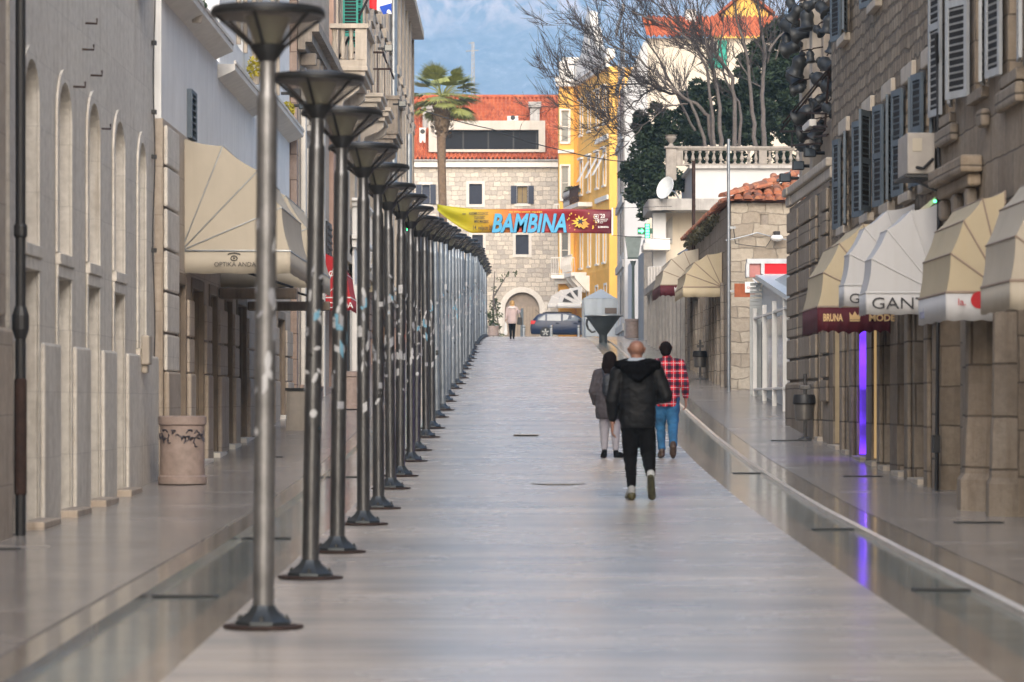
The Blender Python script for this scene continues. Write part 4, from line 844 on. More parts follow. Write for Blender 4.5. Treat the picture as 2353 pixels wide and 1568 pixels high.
def walllamp(label, xd, yd, Y):
    p = P(xd, yd, Y); t = thing('shade_lamp', label, 'wall lamp', p, 'flat shaded lamps on the shop row wall'); m = M(); m.lathe(p, [(.36, -.05), (.37, -.03), (.16, .10), (.05, .12)], 18, sy=.7); m.build('lamp_shade', galv, t, smooth=30)
    m = M(); m.tube([p+Vector((0, 0, .1)), p+Vector((.25, .1, .16)), (5.05, Y+.2, p.z+.1)], .025, 8); m.build('arm', dark, t)
walllamp('flat grey shade lamp nearest the tiled house corner', 1692, 536, 77); walllamp('flat grey shade lamp above the gap between the two cream awnings', 1635, 554, 84); walllamp('flat grey shade lamp farthest along the shop row', 1585, 582, 92)
for lab, xd, Y, y0, y1, r, mt in (('tall grey steel pole in front of the tiled stone house', 1674, 71, 320, 905, .035, galv), ('dark brown pole rising above the cream awnings', 1594, 85, 370, 672, .05, rust)):
    t = thing('utility_pole', lab, 'pole', (X(xd, Y), Y, Z(y1, Y))); m = M(); m.tube([(X(xd, Y), Y, max(Z(y1, Y), ge(Y))), (X(xd, Y), Y, Z(y0, Y))], r, 10); m.build('shaft', mt, t, smooth=40)
    m = M(); m.box(X(xd, Y)-.02, 5.03, Y-.02, Y+.02, Z(672, Y), Z(672, Y)+.05); m.box(X(xd, Y)-.02, 5.03, Y-.02, Y+.02, Z(526, Y), Z(526, Y)+.05); m.build('bracket', mt, t)
# ---- terrace house with balustrade
b = thing('terrace_house', 'white terrace house with concrete canopy below the balustrade', 'building', (6.8, 122, ge(120)))
m = M(); m.box(X(1592, 120), 14, 120, 128, Z(480, 120), Z(388, 120)); m.build('terrace_wall', offwhite, b)
m = M(); m.box(X(1584, 120), 14.02, 119.85, 128, Z(388, 120)+.003, Z(381, 120)); m.build('coping', greyconc, b)
m = M(); x0 = X(1487, 118.5); m.box(x0+.5, 11, 117.2, 122.2, Z(486, 118), Z(460, 118)); m.lathe((x0+.5, 117.7, Z(486, 118)), [(.5, 0), (.5, Z(460, 118)-Z(486, 118))], 24); m.box(x0, x0+.6, 117.7, 122.2, Z(486, 118)+.002, Z(460, 118)-.002); m.build('canopy_slab', greyconc, b)
m = M(); m.box(X(1530, 119), 11, 119, 128, 3, Z(487, 119)); m.build('wall', pinkwall if 0 else creamwall, b)
m = M(); m.prism([(X(1505, 119), 118.9, Z(560, 119)), (X(1505, 119), 118.9, Z(538, 119)), (X(1545, 119), 118.9, Z(497, 119)), (X(1545, 119), 118.9, Z(560, 119))], (0, .5, 0)); m.build('stair_parapet', greyconc, b)
m = M(); m.box(X(1478, 117), X(1540, 117), 116.9, 118.8, Z(575, 117), Z(560, 117)); m.box(X(1482, 117), X(1540, 117), 117, 118.8, Z(560, 117)+.003, Z(548, 117)); m.build('white_shop_canopy', whitepaint, b, bevel=.02)
m = M(); m.box(X(1500, 118), X(1530, 118), 117.9, 118.6, 4, Z(490, 118)); m.build('white_bay', offwhite, b)
bal = thing('balustrade', 'stone balustrade with urn shaped balusters along the terrace under the trees', 'balustrade', (7, 119.9, Z(385, 120)))
Y = 120.05; z0, z1 = Z(381, Y)+.004, Z(343, Y); xa, xb = X(1553, Y), X(1826, Y)
balst = plain('grey_balustrade_stone', (.30, .27, .24), .85, 0, .2, 4, .1, .6)
m = M(); m.box(xa, xb, Y-.14, Y+.14, z1, z1+.10); m.box(xa, xb, Y-.1, Y+.1, z1-.06, z1-.002); m.build('handrail', balst, bal, bevel=.015)
m = M(); m.box(xa, xb, Y-.12, Y+.12, z0, z0+.06); m.build('base_rail', balst, bal)
n = 17
for i in range(n+1):
    x = xa+(xb-xa)*i/n+.12
    m = M()
    if i in (12, 0): m.box(x-.15, x+.15, Y-.13, Y+.13, z0+.062, z1-.062)
    else: h = z1-z0-.13; m.lathe((x, Y, z0+.062), [(.07, 0), (.07, .04), (.035, .07), (.085, h*.38), (.04, h*.7), (.035, h*.8), (.065, h*.88), (.065, h)], 10)
    m.build('pier' if i in (12, 0) else 'baluster', balst, bal, smooth=35)
m = M(); x = X(1542, Y); m.box(x-.20, x+.20, Y-.2, Y+.2, Z(415, Y), Z(342, Y)); m.box(x-.26, x+.26, Y-.26, Y+.26, Z(342, Y)+.003, Z(337, Y)); m.build('gate_pier', balst, bal, bevel=.02)
t = thing('stone_urn', 'weathered stone urn on the balustrade end pier', 'urn', (x, Y, Z(336, Y))); h = Z(311, Y)-Z(336, Y)
m = M(); m.lathe((x, Y, Z(336, Y)), [(.12, 0), (.06, h*.25), (.14, h*.45), (.22, h*.75), (.19, h*.85), (.25, h)], 20); m.build('bowl', balst, t, smooth=40); m = M(); m.lathe((x, Y, Z(336, Y)+h-.02), [(.2, 0), (.05, .03)], 16); m.build('soil', darkstone, t)
# dish
t = thing('satellite_dish', 'large white satellite dish at the end of the concrete canopy', 'satellite dish', P(1535, 435, 117)); c = P(1533, 434, 117)
m = M(); R = Matrix.Translation(c) @ Matrix.Rotation(math.radians(-50), 4, 'Z') @ Matrix.Rotation(math.radians(72), 4, 'X')
pr = [(.02, .0), (.15, .012), (.28, .04), (.38, .08), (.44, .11)]; m.lathe((0, 0, 0), pr+[(r-.008, z+.012) for r, z in pr[::-1]], 28); m.v = [tuple(R @ Vector(p)) for p in m.v]; m.build('dish', plain('dish_paint', (.7, .74, .76), .4), t, smooth=40)
m = M(); m.tube([c, c+Vector((.3, .3, -.1)), c+Vector((.5, .4, -.42))], .03, 8); m.build('mount', galv, t)
t = thing('pharmacy_cross', 'glowing green cross sign projecting from the wall below the dish', 'sign', P(1482, 530, 116)); c = P(1488, 531, 116)
m = M(); s = .10; m.box(c.x-s, c.x+s, c.y, c.y+.1, c.z-.27, c.z+.27); m.box(c.x-.36, c.x-s-.001, c.y, c.y+.1, c.z-.13, c.z+.13); m.box(c.x+s+.001, c.x+.2, c.y, c.y+.1, c.z-s, c.z+s); m.build('cross_body', plain('dark_green', (.01, .08, .05), .5), t)
m = M(); s = .08
for k in range(5): m.box(c.x-s+.02, c.x+s-.02, c.y-.01, c.y-.003, c.z-.25+k*.105, c.z-.18+k*.105)
m.prism([(c.x-.33, c.y-.003, c.z-.03), (c.x-.22, c.y-.003, c.z-.03), (c.x-.22, c.y-.003, c.z-.09), (c.x-.13, c.y-.003, c.z), (c.x-.22, c.y-.003, c.z+.09), (c.x-.22, c.y-.003, c.z+.03), (c.x-.33, c.y-.003, c.z+.03)], (0, -.008, 0)); m.build('led_panel', grn, t)
# ================================================================ FAR END OF THE STREET
# mountain
def mountain():
    m = M(); nx, ny = 200, 120; vs = []
    for j in range(ny+1):
        for i in range(nx+1):
            x = -3200+6400*i/nx; v = j/ny; y = 5000+3400*v
            z = 1430*(v**1.05)-20
            p = Vector((x*.004, y*.004, 0)); z += 90*noise.fractal(p, 1, 2, 5)*(1-v*.4)+45*abs(noise.noise(Vector((x*.011, y*.006, 3))))*v*2
            if v > .62: z += 110*min(1, (v-.62)*9)*(1+.5*noise.noise(Vector((x*.02, 0, 0))))
            vs.append((x, y, z))
    m.add(vs, [(j*(nx+1)+i, j*(nx+1)+i+1, (j+1)*(nx+1)+i+1, (j+1)*(nx+1)+i) for j in range(ny) for i in range(nx)])
    mt, nt, b = newmat('mountain_slope'); n1 = noise_(nt, coords(nt, (.016, .008, .03)), 1.6, 12, .78); n2 = noise_(nt, coords(nt, (.004, .004, .014)), 1, 6, .6)
    col = ramp(nt, n1, [(.40, (.06, .065, .05, 1)), (.54, (.26, .25, .22, 1)), (.70, (.62, .59, .55, 1))])
    col = mixc(nt, ramp(nt, n2, [(.4, (0, 0, 0)), (.65, (.5, .5, .5))]), col, (.08, .085, .06, 1))
    tc = N(nt, 'ShaderNodeTexCoord'); s = N(nt, 'ShaderNodeSeparateXYZ'); L(nt, tc.outputs['Object'], s.inputs[0])
    mr = N(nt, 'ShaderNodeMapRange'); L(nt, s.outputs[2], mr.inputs[0]); mr.inputs[1].default_value = 820; mr.inputs[2].default_value = 900
    n3 = noise_(nt, coords(nt, (.02, .02, .006)), 1.2, 8, .65); mm = N(nt, 'ShaderNodeMath', operation='MULTIPLY'); L(nt, mr.outputs[0], mm.inputs[0]); L(nt, ramp(nt, n3, [(.42, (0, 0, 0)), (.6, (.9,)*3)]), mm.inputs[1])
    col = mixc(nt, mm.outputs[0], col, (1, .72, .55, 1))
    L(nt, col, b.inputs['Base Color']); b.inputs['Roughness'].default_value = 1
    o = m.build('mountain', mt, smooth=180, recalc=False); o['kind'] = 'structure'
mountain()
# stone palace
YP = 206.0
def ZP(y): return Z(y, YP)
def XP(x): return X(x, YP)
b = thing('stone_palace', 'big stone building with an arched gate closing the end of the street', 'building', (XP(1120), YP, 5.3))
T = frame((0, YP, 0), (1, 0, 0), (0, -1, 0))
wins = [(1078, 1108, 423, 470), (1188, 1213, 428, 468), (1185, 1215, 540, 585), (1085, 1110, 540, 586), (970, 988, 425, 470), (960, 985, 540, 586)]
ops = [(XP(a), XP(c), ZP(q), ZP(p)) for a, c, p, q in wins]; ops.append((XP(1160), XP(1240), 4, ZP(672), (XP(1240)-XP(1160))/2))
cellwall(T, XP(900), XP(1400), 4, ZP(386), ops, .35, 8, [palacestone], 'wall', b)
for i, (a, c, p, q) in enumerate(wins):
    m = M(T); x0, x1, z0, z1 = XP(a), XP(c), ZP(q), ZP(p); s = .19
    f = wpane(T, x0, x1, z0, z1, -.2, b, fmat=navy, gmat=plain('brown_curtain', (.22, .16, .07), .6) if i == 1 else navy, bars=(1, 0), fw=.05)
    m.box(x0-s, x0, -.01, .06, z0-s, z1+s); m.box(x1, x1+s, -.01, .06, z0-s, z1+s); m.box(x0, x1, -.01, .06, z1, z1+s); m.box(x0, x1, -.01, .06, z0-s, z0); m.build('surround', palestone, f)
    if i in (1, 4):
        for xs, nm in ((x0-.40, 'shutter'), (x1+.02, 'shutter')): m = M(T); m.box(xs, xs+.38, .065, .10, z0-.02, z1+.02); [m.box(xs+.05, xs+.33, .101, .112, z0+.05+.09*k, z0+.10+.09*k) for k in range(int((z1-z0)/.09)-1)]; m.build(nm, navy, f)
    else:
        m = M(T); [m.box(x0+.05, x1-.05, -.15, -.13, z0+.06+.09*k, z0+.11+.09*k) for k in range(int((z1-z0)/.09)-1)]; m.build('louvre', navy, f)
m = M(T); cx = XP(1200); cz = ZP(672)-(XP(1240)-XP(1160))/2; n = 20; ri = (XP(1240)-XP(1160))/2; ro = ri+.34
for i in range(n):
    a0, a1 = math.pi*i/n, math.pi*(i+1)/n
    m.prism([(cx+ri*math.cos(a0), -.02, cz+ri*math.sin(a0)), (cx+ro*math.cos(a0), -.02, cz+ro*math.sin(a0)), (cx+ro*math.cos(a1), -.02, cz+ro*math.sin(a1)), (cx+ri*math.cos(a1), -.02, cz+ri*math.sin(a1))], (0, .12, 0))
m.box(cx-ro, cx-ri, -.02, .1, 5, cz); m.box(cx+ri, cx+ro, -.02, .1, 5, cz); m.build('gate_arch', palestone, b)
m = M(T); m.box(cx-ri, cx+ri, -.33, -.30, 4, ZP(672)); d = m.build('gate', plain('beige_gate', (.28, .23, .19), .7), b)
m = M(T); [m.box(cx-ri+.08+i*.2, cx-ri+.22+i*.2, -.299, -.27, 5.3, cz+.2) for i in range(11)]; m.build('gate_panel', plain('gate_planks', (.34, .28, .22), .7), d); m = M(T); m.box(cx-.12, cx+.08, -.26, -.22, 5.2, cz+.1); m.build('gate_post', greyblue, d)
m = M(T); m.box(XP(900), XP(1400), -.3, .30, ZP(385)+.003, ZP(372)); m.build('cornice', whitepaint, b); m = M(T); m.tube([(XP(900), .36, ZP(370)), (XP(1400), .36, ZP(370))], .07, 8); m.build('gutter', greyconc, b)
# corrugated roof with stepped rows
m = M(); x0, x1 = XP(900), XP(1400); zr0, zr1 = ZP(370), 1.57+(922.4-224)*(YP+7)/FD; rows = 20; cols = int((x1-x0)/.27)*6; vs = []; fs = []
for r in range(rows):
    for e in (0, 1):
        f = (r+e)/rows; y = YP-.35+7.35*f; z = zr0+(zr1-zr0)*f+(.11 if e == 0 else 0)
        for c in range(cols+1):
            x = x0+(x1-x0)*c/cols; vs.append((x, y, z+.12*math.sin(2*math.pi*c/6)))
    o = r*2*(cols+1); fs += [(o+c, o+c+1, o+cols+1+c+1, o+cols+1+c) for c in range(cols)]
    if r: o2 = o-(cols+1); fs += [(o2+c, o2+c+1, o+c+1, o+c) for c in range(cols)]
m.add(vs, fs); rf = m.build('roof', rtile, b, smooth=60, recalc=False)
m = M(); m.tube([(x0, YP+7, zr1+.05), (x1, YP+7, zr1+.05)], .13, 8); m.add([(x0, YP+7, zr1), (x1, YP+7, zr1), (x1, YP+14, zr0), (x0, YP+14, zr0)], [(0, 1, 2, 3)]); m.build('ridge', rtile, rf)
yd_ = YP-.1; m = M(); T2 = frame((0, YP+.2, 0), (1, 0, 0), (0, -1, 0))
dx0, dx1, dz0, dz1 = XP(985), XP(1253), ZP(349), ZP(277); gx0, gx1, gz0, gz1 = XP(1006), XP(1238), ZP(343), ZP(298)
m = M(T2); m.box(dx0, gx0, -4, 0, dz0, dz1); m.box(gx1, dx1, -4, 0, dz0, dz1); m.box(gx0, gx1, -4, 0, gz1, dz1); m.box(gx0, gx1, -4, 0, dz0, gz0); dm = m.build('dormer', plain('dormer_concrete', (.55, .51, .45), .85, 0, .1, 1, 0, .3), rf)
m = M(T2); m.box(gx0, gx1, -.6, -.5, gz0, gz1); m.build('ribbon_window', darkwin, dm); m = M(T2); [m.box(gx0+(gx1-gx0)*f-.05, gx0+(gx1-gx0)*f+.05, -.5, -.45, gz0, gz1) for f in (.02, .25, .5, .75, .98)]; m.each('mullion', dark, dm)
m = M(); m.box(XP(1219), XP(1241), YP+3.2, YP+5, ZP(285), ZP(228)); m.box(XP(1215), XP(1245), YP+3, YP+5.2, ZP(236), ZP(224)); m.build('chimney', greyconc, rf); m = M(); m.box(XP(968), XP(998), YP+3.2, YP+5, ZP(310), ZP(238)); m.box(XP(965), XP(1001), YP+3, YP+5.2, ZP(240), ZP(232)); m.build('chimney', greyconc, rf)
for lab, xa, xb, ya, yb, yy in (('white rooftop ventilation box on the orange tiles above the dormer', 1166, 1191, 275, 267, YP+4), ('white air unit on the roof left of the dormer', 964, 978, 311, 294, YP+1.6)):
    t = thing('roof_unit', lab, 'air unit', (X(xa, yy), yy, Z(ya, yy)-.3)); m = M(); m.box(X(xa, yy), X(xb, yy), yy, yy+.8, Z(ya, yy)-.5, Z(yb, yy)); m.build('casing', whitepaint, t); m = M(); c = (X((xa+xb)/2, yy), yy-.01, Z((ya+yb)/2, yy)); m.tube([c, (c[0], c[1]-.02, c[2])], .16, 16); m.build('fan', dark, t)
t = thing('antenna_mast', 'thin lattice antenna mast rising behind the palm against the mountain', 'antenna', P(1087, 235, 222)); m = M(); x = X(1087, 222)
for dx in (-.1, .1): m.tube([(x+dx, 222, Z(240, 222)), (x+dx*.6, 222, Z(97, 222))], .035, 5)
for k in range(14): z = Z(235-k*9.5, 222); m.tube([(x-.1, 222, z), (x+.1, 222, z+.15)], .02, 4)
m.build('mast', greyconc, t); m = M(); m.tube([(x-.5, 222, Z(118, 222)), (x+.4, 222, Z(116, 222))], .03, 5); m.tube([(x-.3, 222, Z(100, 222)), (x+.1, 222, Z(98, 222))], .03, 5); m.each('crossarm', greyconc, t)
# side filler blocks along the cross street
b = thing('corner_house', 'pale house on the cross street left of the palm, mostly hidden by the pink building', 'house', (-9, 190, 5.3)); m = M(); m.box(-18, -6.6, 183, 200, 4, 14); m.build('wall', creamwall, b); m = M(); m.prism([(-18.4, 182.5, 14), (-6.2, 182.5, 14), (-12, 182.5, 17)], (0, 18, 0)); m.build('roof', rtile, b)
# ---- yellow building
A = Vector((X(1325, 198), 198, 0)); B = Vector((X(1400, 186), 186, 0)); AB = (B-A).normalized(); NN = Vector((AB.y, -AB.x, 0))
if NN.x > 0: NN = -NN
LAB = (B-A).length; T = frame((A.x, A.y, 0), AB, NN)
def uof(xd):
    k = (xd-CXD)/FD; return max(0, min(LAB, (k*A.y-A.x)/(AB.x-k*AB.y)))
b = thing('yellow_building', 'tall bright yellow house with white trim and balconies at the end of the street', 'building', (4.5, 194, 5.3))
ops = []; ws = []
for xd in (1337, 1355, 1374, 1390):
    u = uof(xd); h = .42
    for z0, z1 in ((18.2, 20.2), (14.5, 16.5), (9.9, 12.1)): ops.append((u-h, u+h, z0, z1)); ws.append(ops[-1])
for xd in (1352, 1372, 1392): u = uof(xd); ops.append((u-.4, u+.4, 7.3, 8.5)); ws.append(ops[-1])
cellwall(T, 0, LAB, 9.45, 21.4, [o for o in ops if o[2] > 9], .25, 6, [yellow], 'wall', b); cellwall(T, 0, LAB, 4, 9.45, [o for o in ops if o[2] < 9], .25, 6, [orange], 'ground_floor', b, .02)
for i, (a, c, z0, z1) in enumerate(ws):
    f = wpane(T, a, c, z0, z1, -.2, b, fmat=whitepaint, gmat=palewin if i % 3 else winglass, bars=(1, 0), sill=.14, sillmat=whitepaint, surround=.13, smat=whitepaint, fw=.06)
    if z0 > 9: m = M(T); m.box(a-.22, c+.22, .0, .2, z1+.16, z1+.28); m.build('hood', whitepaint, f)
    if i in (4, 7, 10): m = M(T); m.prism([(a, .08, z1-.2), (c, .08, z1-.2), (c, .75, z0+.55), (a, .75, z0+.55)], (0, .02, .02)); m.build('awning_shutter', whitepaint, f)
m = M(T)
for z in (17.15, 13.55): m.box(uof(1372), LAB+.05, .0, .15, z, z+.28)
m.box(-.0, LAB+.1, .0, .2, 21.4, 21.65); m.box(-.0, LAB+.15, .0, .32, 21.651, 21.95); m.each('string_course', whitepaint, b)
m = M(T); pr = [(0, 21.95), (LAB, 21.95), (LAB, 22.5), (LAB*.80, 22.6), (LAB*.66, 23.1), (LAB*.60, 24.2), (LAB*.52, 24.6), (LAB*.48, 25.4), (LAB*.42, 25.6), (LAB*.36, 25.2), (LAB*.31, 24.2), (LAB*.22, 23.2), (LAB*.12, 22.9), (0, 22.8)]
m.prism([(u, -.35, v) for u, v in pr], (0, .5, 0)); m.build('gable', whitepaint, b)
m = M(T); m.box(LAB*.36, LAB*.48, .151, .2, 23.3, 24.6); m.build('gable_niche', whitepaint, b)
m = M(); yc = A.y; wx0, wx1 = X(1285, 197.7), X(1319, 197.7)
Tw = frame((0, 197.7, 0), (1, 0, 0), (0, -1, 0)); wo = [(X(1293, 197.7), X(1304, 197.7)-.0, z0, z1) for z0, z1 in ((17.9, 19.9), (14.3, 16.4), (10, 12.2))]
wo = [((a+c)/2-.24, (a+c)/2+.24, z0, z1) for a, c, z0, z1 in wo]
cellwall(Tw, wx0, wx1, 9.45, 21.4, wo, .25, 5, [yellow], 'wing_wall', b); cellwall(Tw, wx0, wx1, 4, 9.45, [], .25, 5, [orange], 'wing_ground_floor', b, .02)
for a, c, z0, z1 in wo: f = wpane(Tw, a, c, z0, z1, -.2, b, gmat=winglass, bars=(0, 1), sill=.12, sillmat=whitepaint, surround=.1, smat=whitepaint)
m = M(); m.box(wx1+.0, A.x+.12, 197.9, 203, 4, 21.4); m.build('recess_wall', orange, b); m = M(); m.tube([(wx1+.22, 197.8, 4), (wx1+.22, 197.8, 21.4)], .07, 8); m.build('downpipe', orange, b)
m = M(Tw); m.box(wx0-.2, wx1+.12, .0, .25, 21.402, 21.7); m.box(wx0-.28, wx1+.16, .0, .36, 21.701, 22.0); m.box(wx0-.08, wx1, .0, .15, 17.2, 17.42); m.box(wx0, wx1, -2, .1, 22.0, 23.0); m.box(wx0+.2, wx1+.3, -1.5, .05, 23.0, 23.25); m.build('cornice', whitepaint, b)
m = M(T); m.box(LAB+.0, LAB+.35, -.4, .05, 4, 21.4); m.build('corner_pilaster', yellow, b)
# balconies
m = M(T); u1 = uof(1349); m.box(-1.0, u1, .02, 1.0, 9.3, 9.55); bb = m.build('balcony', whitepaint, b, bevel=.03)
m = M(T); [m.prism([(.2+i*1.55, .0, 8.3), (.2+i*1.55, .2, 8.35), (.2+i*1.55, .9, 9.1), (.2+i*1.55, .95, 9.298), (.2+i*1.55, 0, 9.298)], (.28, 0, 0)) for i in range(4)]; m.each('console', whitepaint, bb)
def rail(T, u0, u1, w, z, h, mat, parent, step=.14):
    m = M(T); m.box(u0, u1, w-.03, w+.03, z+h-.06, z+h); m.box(u0, u1, w-.02, w+.02, z+.05, z+.1); k = int((u1-u0)/step)
    for i in range(k+1):
        u = u0+(u1-u0)*i/k; m.tube([(u, w, z+.1), (u+.03, w+.06, z+h*.45), (u, w, z+h-.06)], .02, 4)
    return m.build('railing', mat, parent)
rail(T, -1.0, u1, .95, 9.55, 1.1, whitepaint, bb)
m = M(Tw); m.box(X(1266, 197), wx1+.1, .02, 1.1, 9.25, 9.5); m.box(X(1274, 197), wx1, .02, .6, 8.95, 9.24); bb = m.build('balcony', whitepaint, b, bevel=.03); rail(Tw, X(1266, 197), wx1, 1.05, 9.5, 1.1, whitepaint, bb)
m = M(Tw); xx0 = X(1272, 199); m.box(xx0, wx0, -.5, .3, 13.0, 13.1); bb = m.build('balcony', whitepaint, b); rail(Tw, xx0, wx0, .25, 13.1, .9, whitepaint, bb)
m = M(T); m.box(0.2, uof(1362), .02, .9, 13.5, 13.75); bb = m.build('balcony', whitepaint, b); rail(T, .2, uof(1362), .85, 13.75, 1.05, rust, bb, .2); m = M(T); m.box(.2, 2.6, .87, .89, 13.8, 14.7); m.build('cloth_screen', canvas_w, bb)
t = thing('balcony_plant', 'green plant on the upper balcony of the yellow house', 'plant', (3.5, 197, 14.8)); m = M(); leafcloud(m, (X(1316, 196.5), 196.3, Z(437, 196.5)), (.5, .4, .25), 200, .12, 4, shell=0); m.build('leaves', leaf_ol, t, recalc=False); m = M(); m.lathe((X(1316, 196.5), 196.3, Z(437, 196.5)-.35), [(.15, 0), (.2, .25)], 12); m.build('pot', pinkgranite, t)
t = fan_awning('shop_awning', 'white awning with black triangular panels at the foot of the yellow house, nearer one', None, X(1338, 188), -1, 187.8, 190.8, Z(698, 188), 1.45, 1.05, .28, (canvas_w, canvas_w, whitepaint), nsec=3)
wx = X(1338, 188)-.04; zz = Z(698, 188); m = M()
for a in (.28, .80, 1.25): m.prism([(wx-.55*math.cos(a-.12), 187.76, zz+.42*math.sin(a-.12)), (wx-1.15*math.cos(a-.17), 187.76, zz+.85*math.sin(a-.17)), (wx-1.15*math.cos(a+.13), 187.76, zz+.85*math.sin(a+.13))], (0, .02, 0))
m.box(wx-1.40, wx-1.25, 187.75, 187.77, zz+.02, zz+.4) if 0 else None
m.build('black_panel', dark, t)
fan_awning('shop_awning', 'white awning at the foot of the yellow house, farther one beside the stone gate', None, X(1318, 194), -1, 193.2, 196.5, Z(700, 194), 1.55, 1.0, .25, (canvas_w, canvas_w, whitepaint), nsec=3)
# ---- cream house with tiled roof behind the trees
YC = 152.0
def XC(x): return X(x, YC)
def ZC(y): return Z(y, YC)
b = thing('cream_house', 'tall cream house with red tiled roof and green shutter behind the bare tree', 'house', (6, YC, 5))
m = M(); m.prism([(XC(1436), YC, 3), (XC(1488), YC, 3), (XC(1488), YC, ZC(95)), (XC(1480), YC, ZC(95)), (XC(1436), YC, ZC(200))], (0, 11, 0)); m.build('blank_gable_wall', offwhite, b)
Tc = frame((0, YC, 0), (1, 0, 0), (0, -1, 0)); cellwall(Tc, XC(1488), XC(1900), 3, ZC(88), [(XC(1630), XC(1650), ZC(158), ZC(95))], .3, 10.9, [creamwall], 'wall', b, -.02)
f = wpane(Tc, XC(1630), XC(1650), ZC(158), ZC(95), -.25, b); m = M(Tc); m.box(XC(1650), XC(1670), .0, .05, ZC(158), ZC(93)); m.box(XC(1628), XC(1649), .02, .06, ZC(157), ZC(120)); m.build('shutter', plain('turquoise_shutter', (.01, .30, .22), .6), f)
m = M(RF(XC(1436)-.0)); 
for yy in (153.2, 156.8):
    for k in range(5):
        m.box(yy, yy+1.5, .004, .03, 5.8+3.1*k, 7.9+3.1*k)
m.build('side_window', darkwin, b); m = M(RF(XC(1436)))
for k in range(6): m.box(YC+.02, 162.9, .03, .12, 5.0+3.1*k, 5.35+3.1*k)
for yy in (152.1, 155.2, 160): m.box(yy, yy+.5, .004, .05, 3, 19)
m.build('side_trim', greyconc, b)
rt = M(); x0, x1 = XC(1486), XC(1905); zr0, zr1 = ZC(88), 1.57+(922.4-38)*(YC+6)/FD; vs = []; fs = []; rows = 14; cols = int((x1-x0)/.26)*6
for r in range(rows):
    for e in (0, 1):
        f_ = (r+e)/rows
        for c in range(cols+1): vs.append((x0+(x1-x0)*c/cols, YC-.4+6.4*f_, zr0+(zr1-zr0)*f_+(.06 if e == 0 else 0)+.06*math.sin(2*math.pi*c/6)))
    o = r*2*(cols+1); fs += [(o+c, o+c+1, o+cols+1+c+1, o+cols+1+c) for c in range(cols)]
    if r: o2 = o-(cols+1); fs += [(o2+c, o2+c+1, o+c+1, o+c) for c in range(cols)]
rt.add(vs, fs); rt.build('roof', rtile, b, smooth=60, recalc=False)
m = M(); m.box(XC(1588), XC(1612), YC+4.5, YC+5.6, ZC(60), ZC(-5)); m.box(XC(1560), XC(1572), YC+4.5, YC+5.6, ZC(60), ZC(25)); m.build('chimney', whitepaint, b)
b = thing('yellow_gabled_house', 'yellow gabled attic peeking over the red roof at the top of the photo', 'house', (10, 172, 5)); Y = 172
m = M(); m.prism([(X(1655, Y), Y, 5), (X(1765, Y), Y, 5), (X(1765, Y), Y, Z(30, Y)), (X(1712, Y), Y, Z(-12, Y)), (X(1655, Y), Y, Z(36, Y))], (0, 8, 0)); m.build('wall', yellow, b)
m = M(); m.prism([(X(1640, Y), Y-.4, Z(45, Y)), (X(1712, Y), Y-.4, Z(-16, Y)), (X(1780, Y), Y-.4, Z(36, Y)), (X(1780, Y), Y-.4, Z(30, Y)), (X(1712, Y), Y-.4, Z(-24, Y)), (X(1640, Y), Y-.4, Z(38, Y))], (0, 9, 0)); m.build('roof', rtile, b)
# wall beyond the terrace house, closing the right side
b = thing('white_annex', 'low white wall with a lamp before it, between the shops and the tent', 'building', (5.4, 130, 4)); m = M(); m.box(X(1452, 146), 9, 146, 151, 3, Z(600, 146)); m.build('wall', offwhite, b); m = M(); m.box(X(1480, 128), 9, 128.2, 134, 3, Z(575, 128)); m.build('side_wall', greyconc, b)
# ================================================================ street furniture of the far end
def rollprof(r, h, t=.05): return [(r*.96, 0), (r*1.06, .01), (r*1.06, .09), (r*.97, .11), (r*.97, h-.12), (r*1.05, h-.10), (r*1.05, h-.01), (r*.98, h), (r*.8, h), (r*.78, h-.12)]
def planter(name, lab, x, y, r, h, mat=pinkgranite, soil=True):
    t = thing(name, lab, 'planter', (x, y, ge(y)+.045)); m = M(); m.lathe((x, y, ge(y)+.045), rollprof(r, h), 36); m.build('drum', mat, t, smooth=30)
    m = M(); m.lathe((x, y, ge(y)+.045+h-.14), [(r*.78, 0), (r*.5, .02)], 20); m.build('soil', darkstone, t); return t
t = planter('stone_bin', 'pink stone drum with grey graffiti against the limestone corner, nearest left', -3.97, 37.6, .275, .82)
m = M(); gr_ = random.Random(6)
for k in range(15):
    a = -1.25+2.4*k/14+gr_.gauss(0, .06); z = ge(37.6)+.64+gr_.gauss(0, .03); q = []
    for j in range(12): a += gr_.gauss(.012, .06); z += gr_.gauss(0, .02); z = max(ge(37.6)+.50, min(ge(37.6)+.70, z)); q.append((-3.97+.276*math.sin(a), 37.6-.276*math.cos(a), z))
    m.tube(q, .007, 4); m.build('graffiti', plain('grey_graffiti', (.1, .095, .12), .7), t)
planter('stone_planter', 'pink stone drum glimpsed between the third and fourth lamp poles', X(803, 62), 62, .34, .75)
t = thing('stone_bench_block', 'grey brown stone block with dark top glimpsed between the first and second lamps', 'block', (X(683, 55), 55, ge(55))); m = M(); x = X(685, 53.5); m.box(x-.20, x+.35, 53.5, 54.4, ge(54), ge(54)+.70); m.build('block', trimstone, t, bevel=.01); m = M(); m.box(x-.22, x+.37, 53.48, 54.42, ge(54)+.702, ge(54)+.75); m.build('cap', rimsteel, t)
planter('stone_planter', 'pink stone planter holding the old street lamp right of the funnel', X(1453, 134), 134, .31, .82)
planter('stone_planter', 'small pink planter at the far end beside the last lamps', X(1134, 172), 172, .3, .55)
t = thing('street_lamp', 'old green street lamp with a boxy glass head standing in a stone planter', 'street lamp', (X(1455, 134), 134, ge(134)), None); x = X(1455, 134)
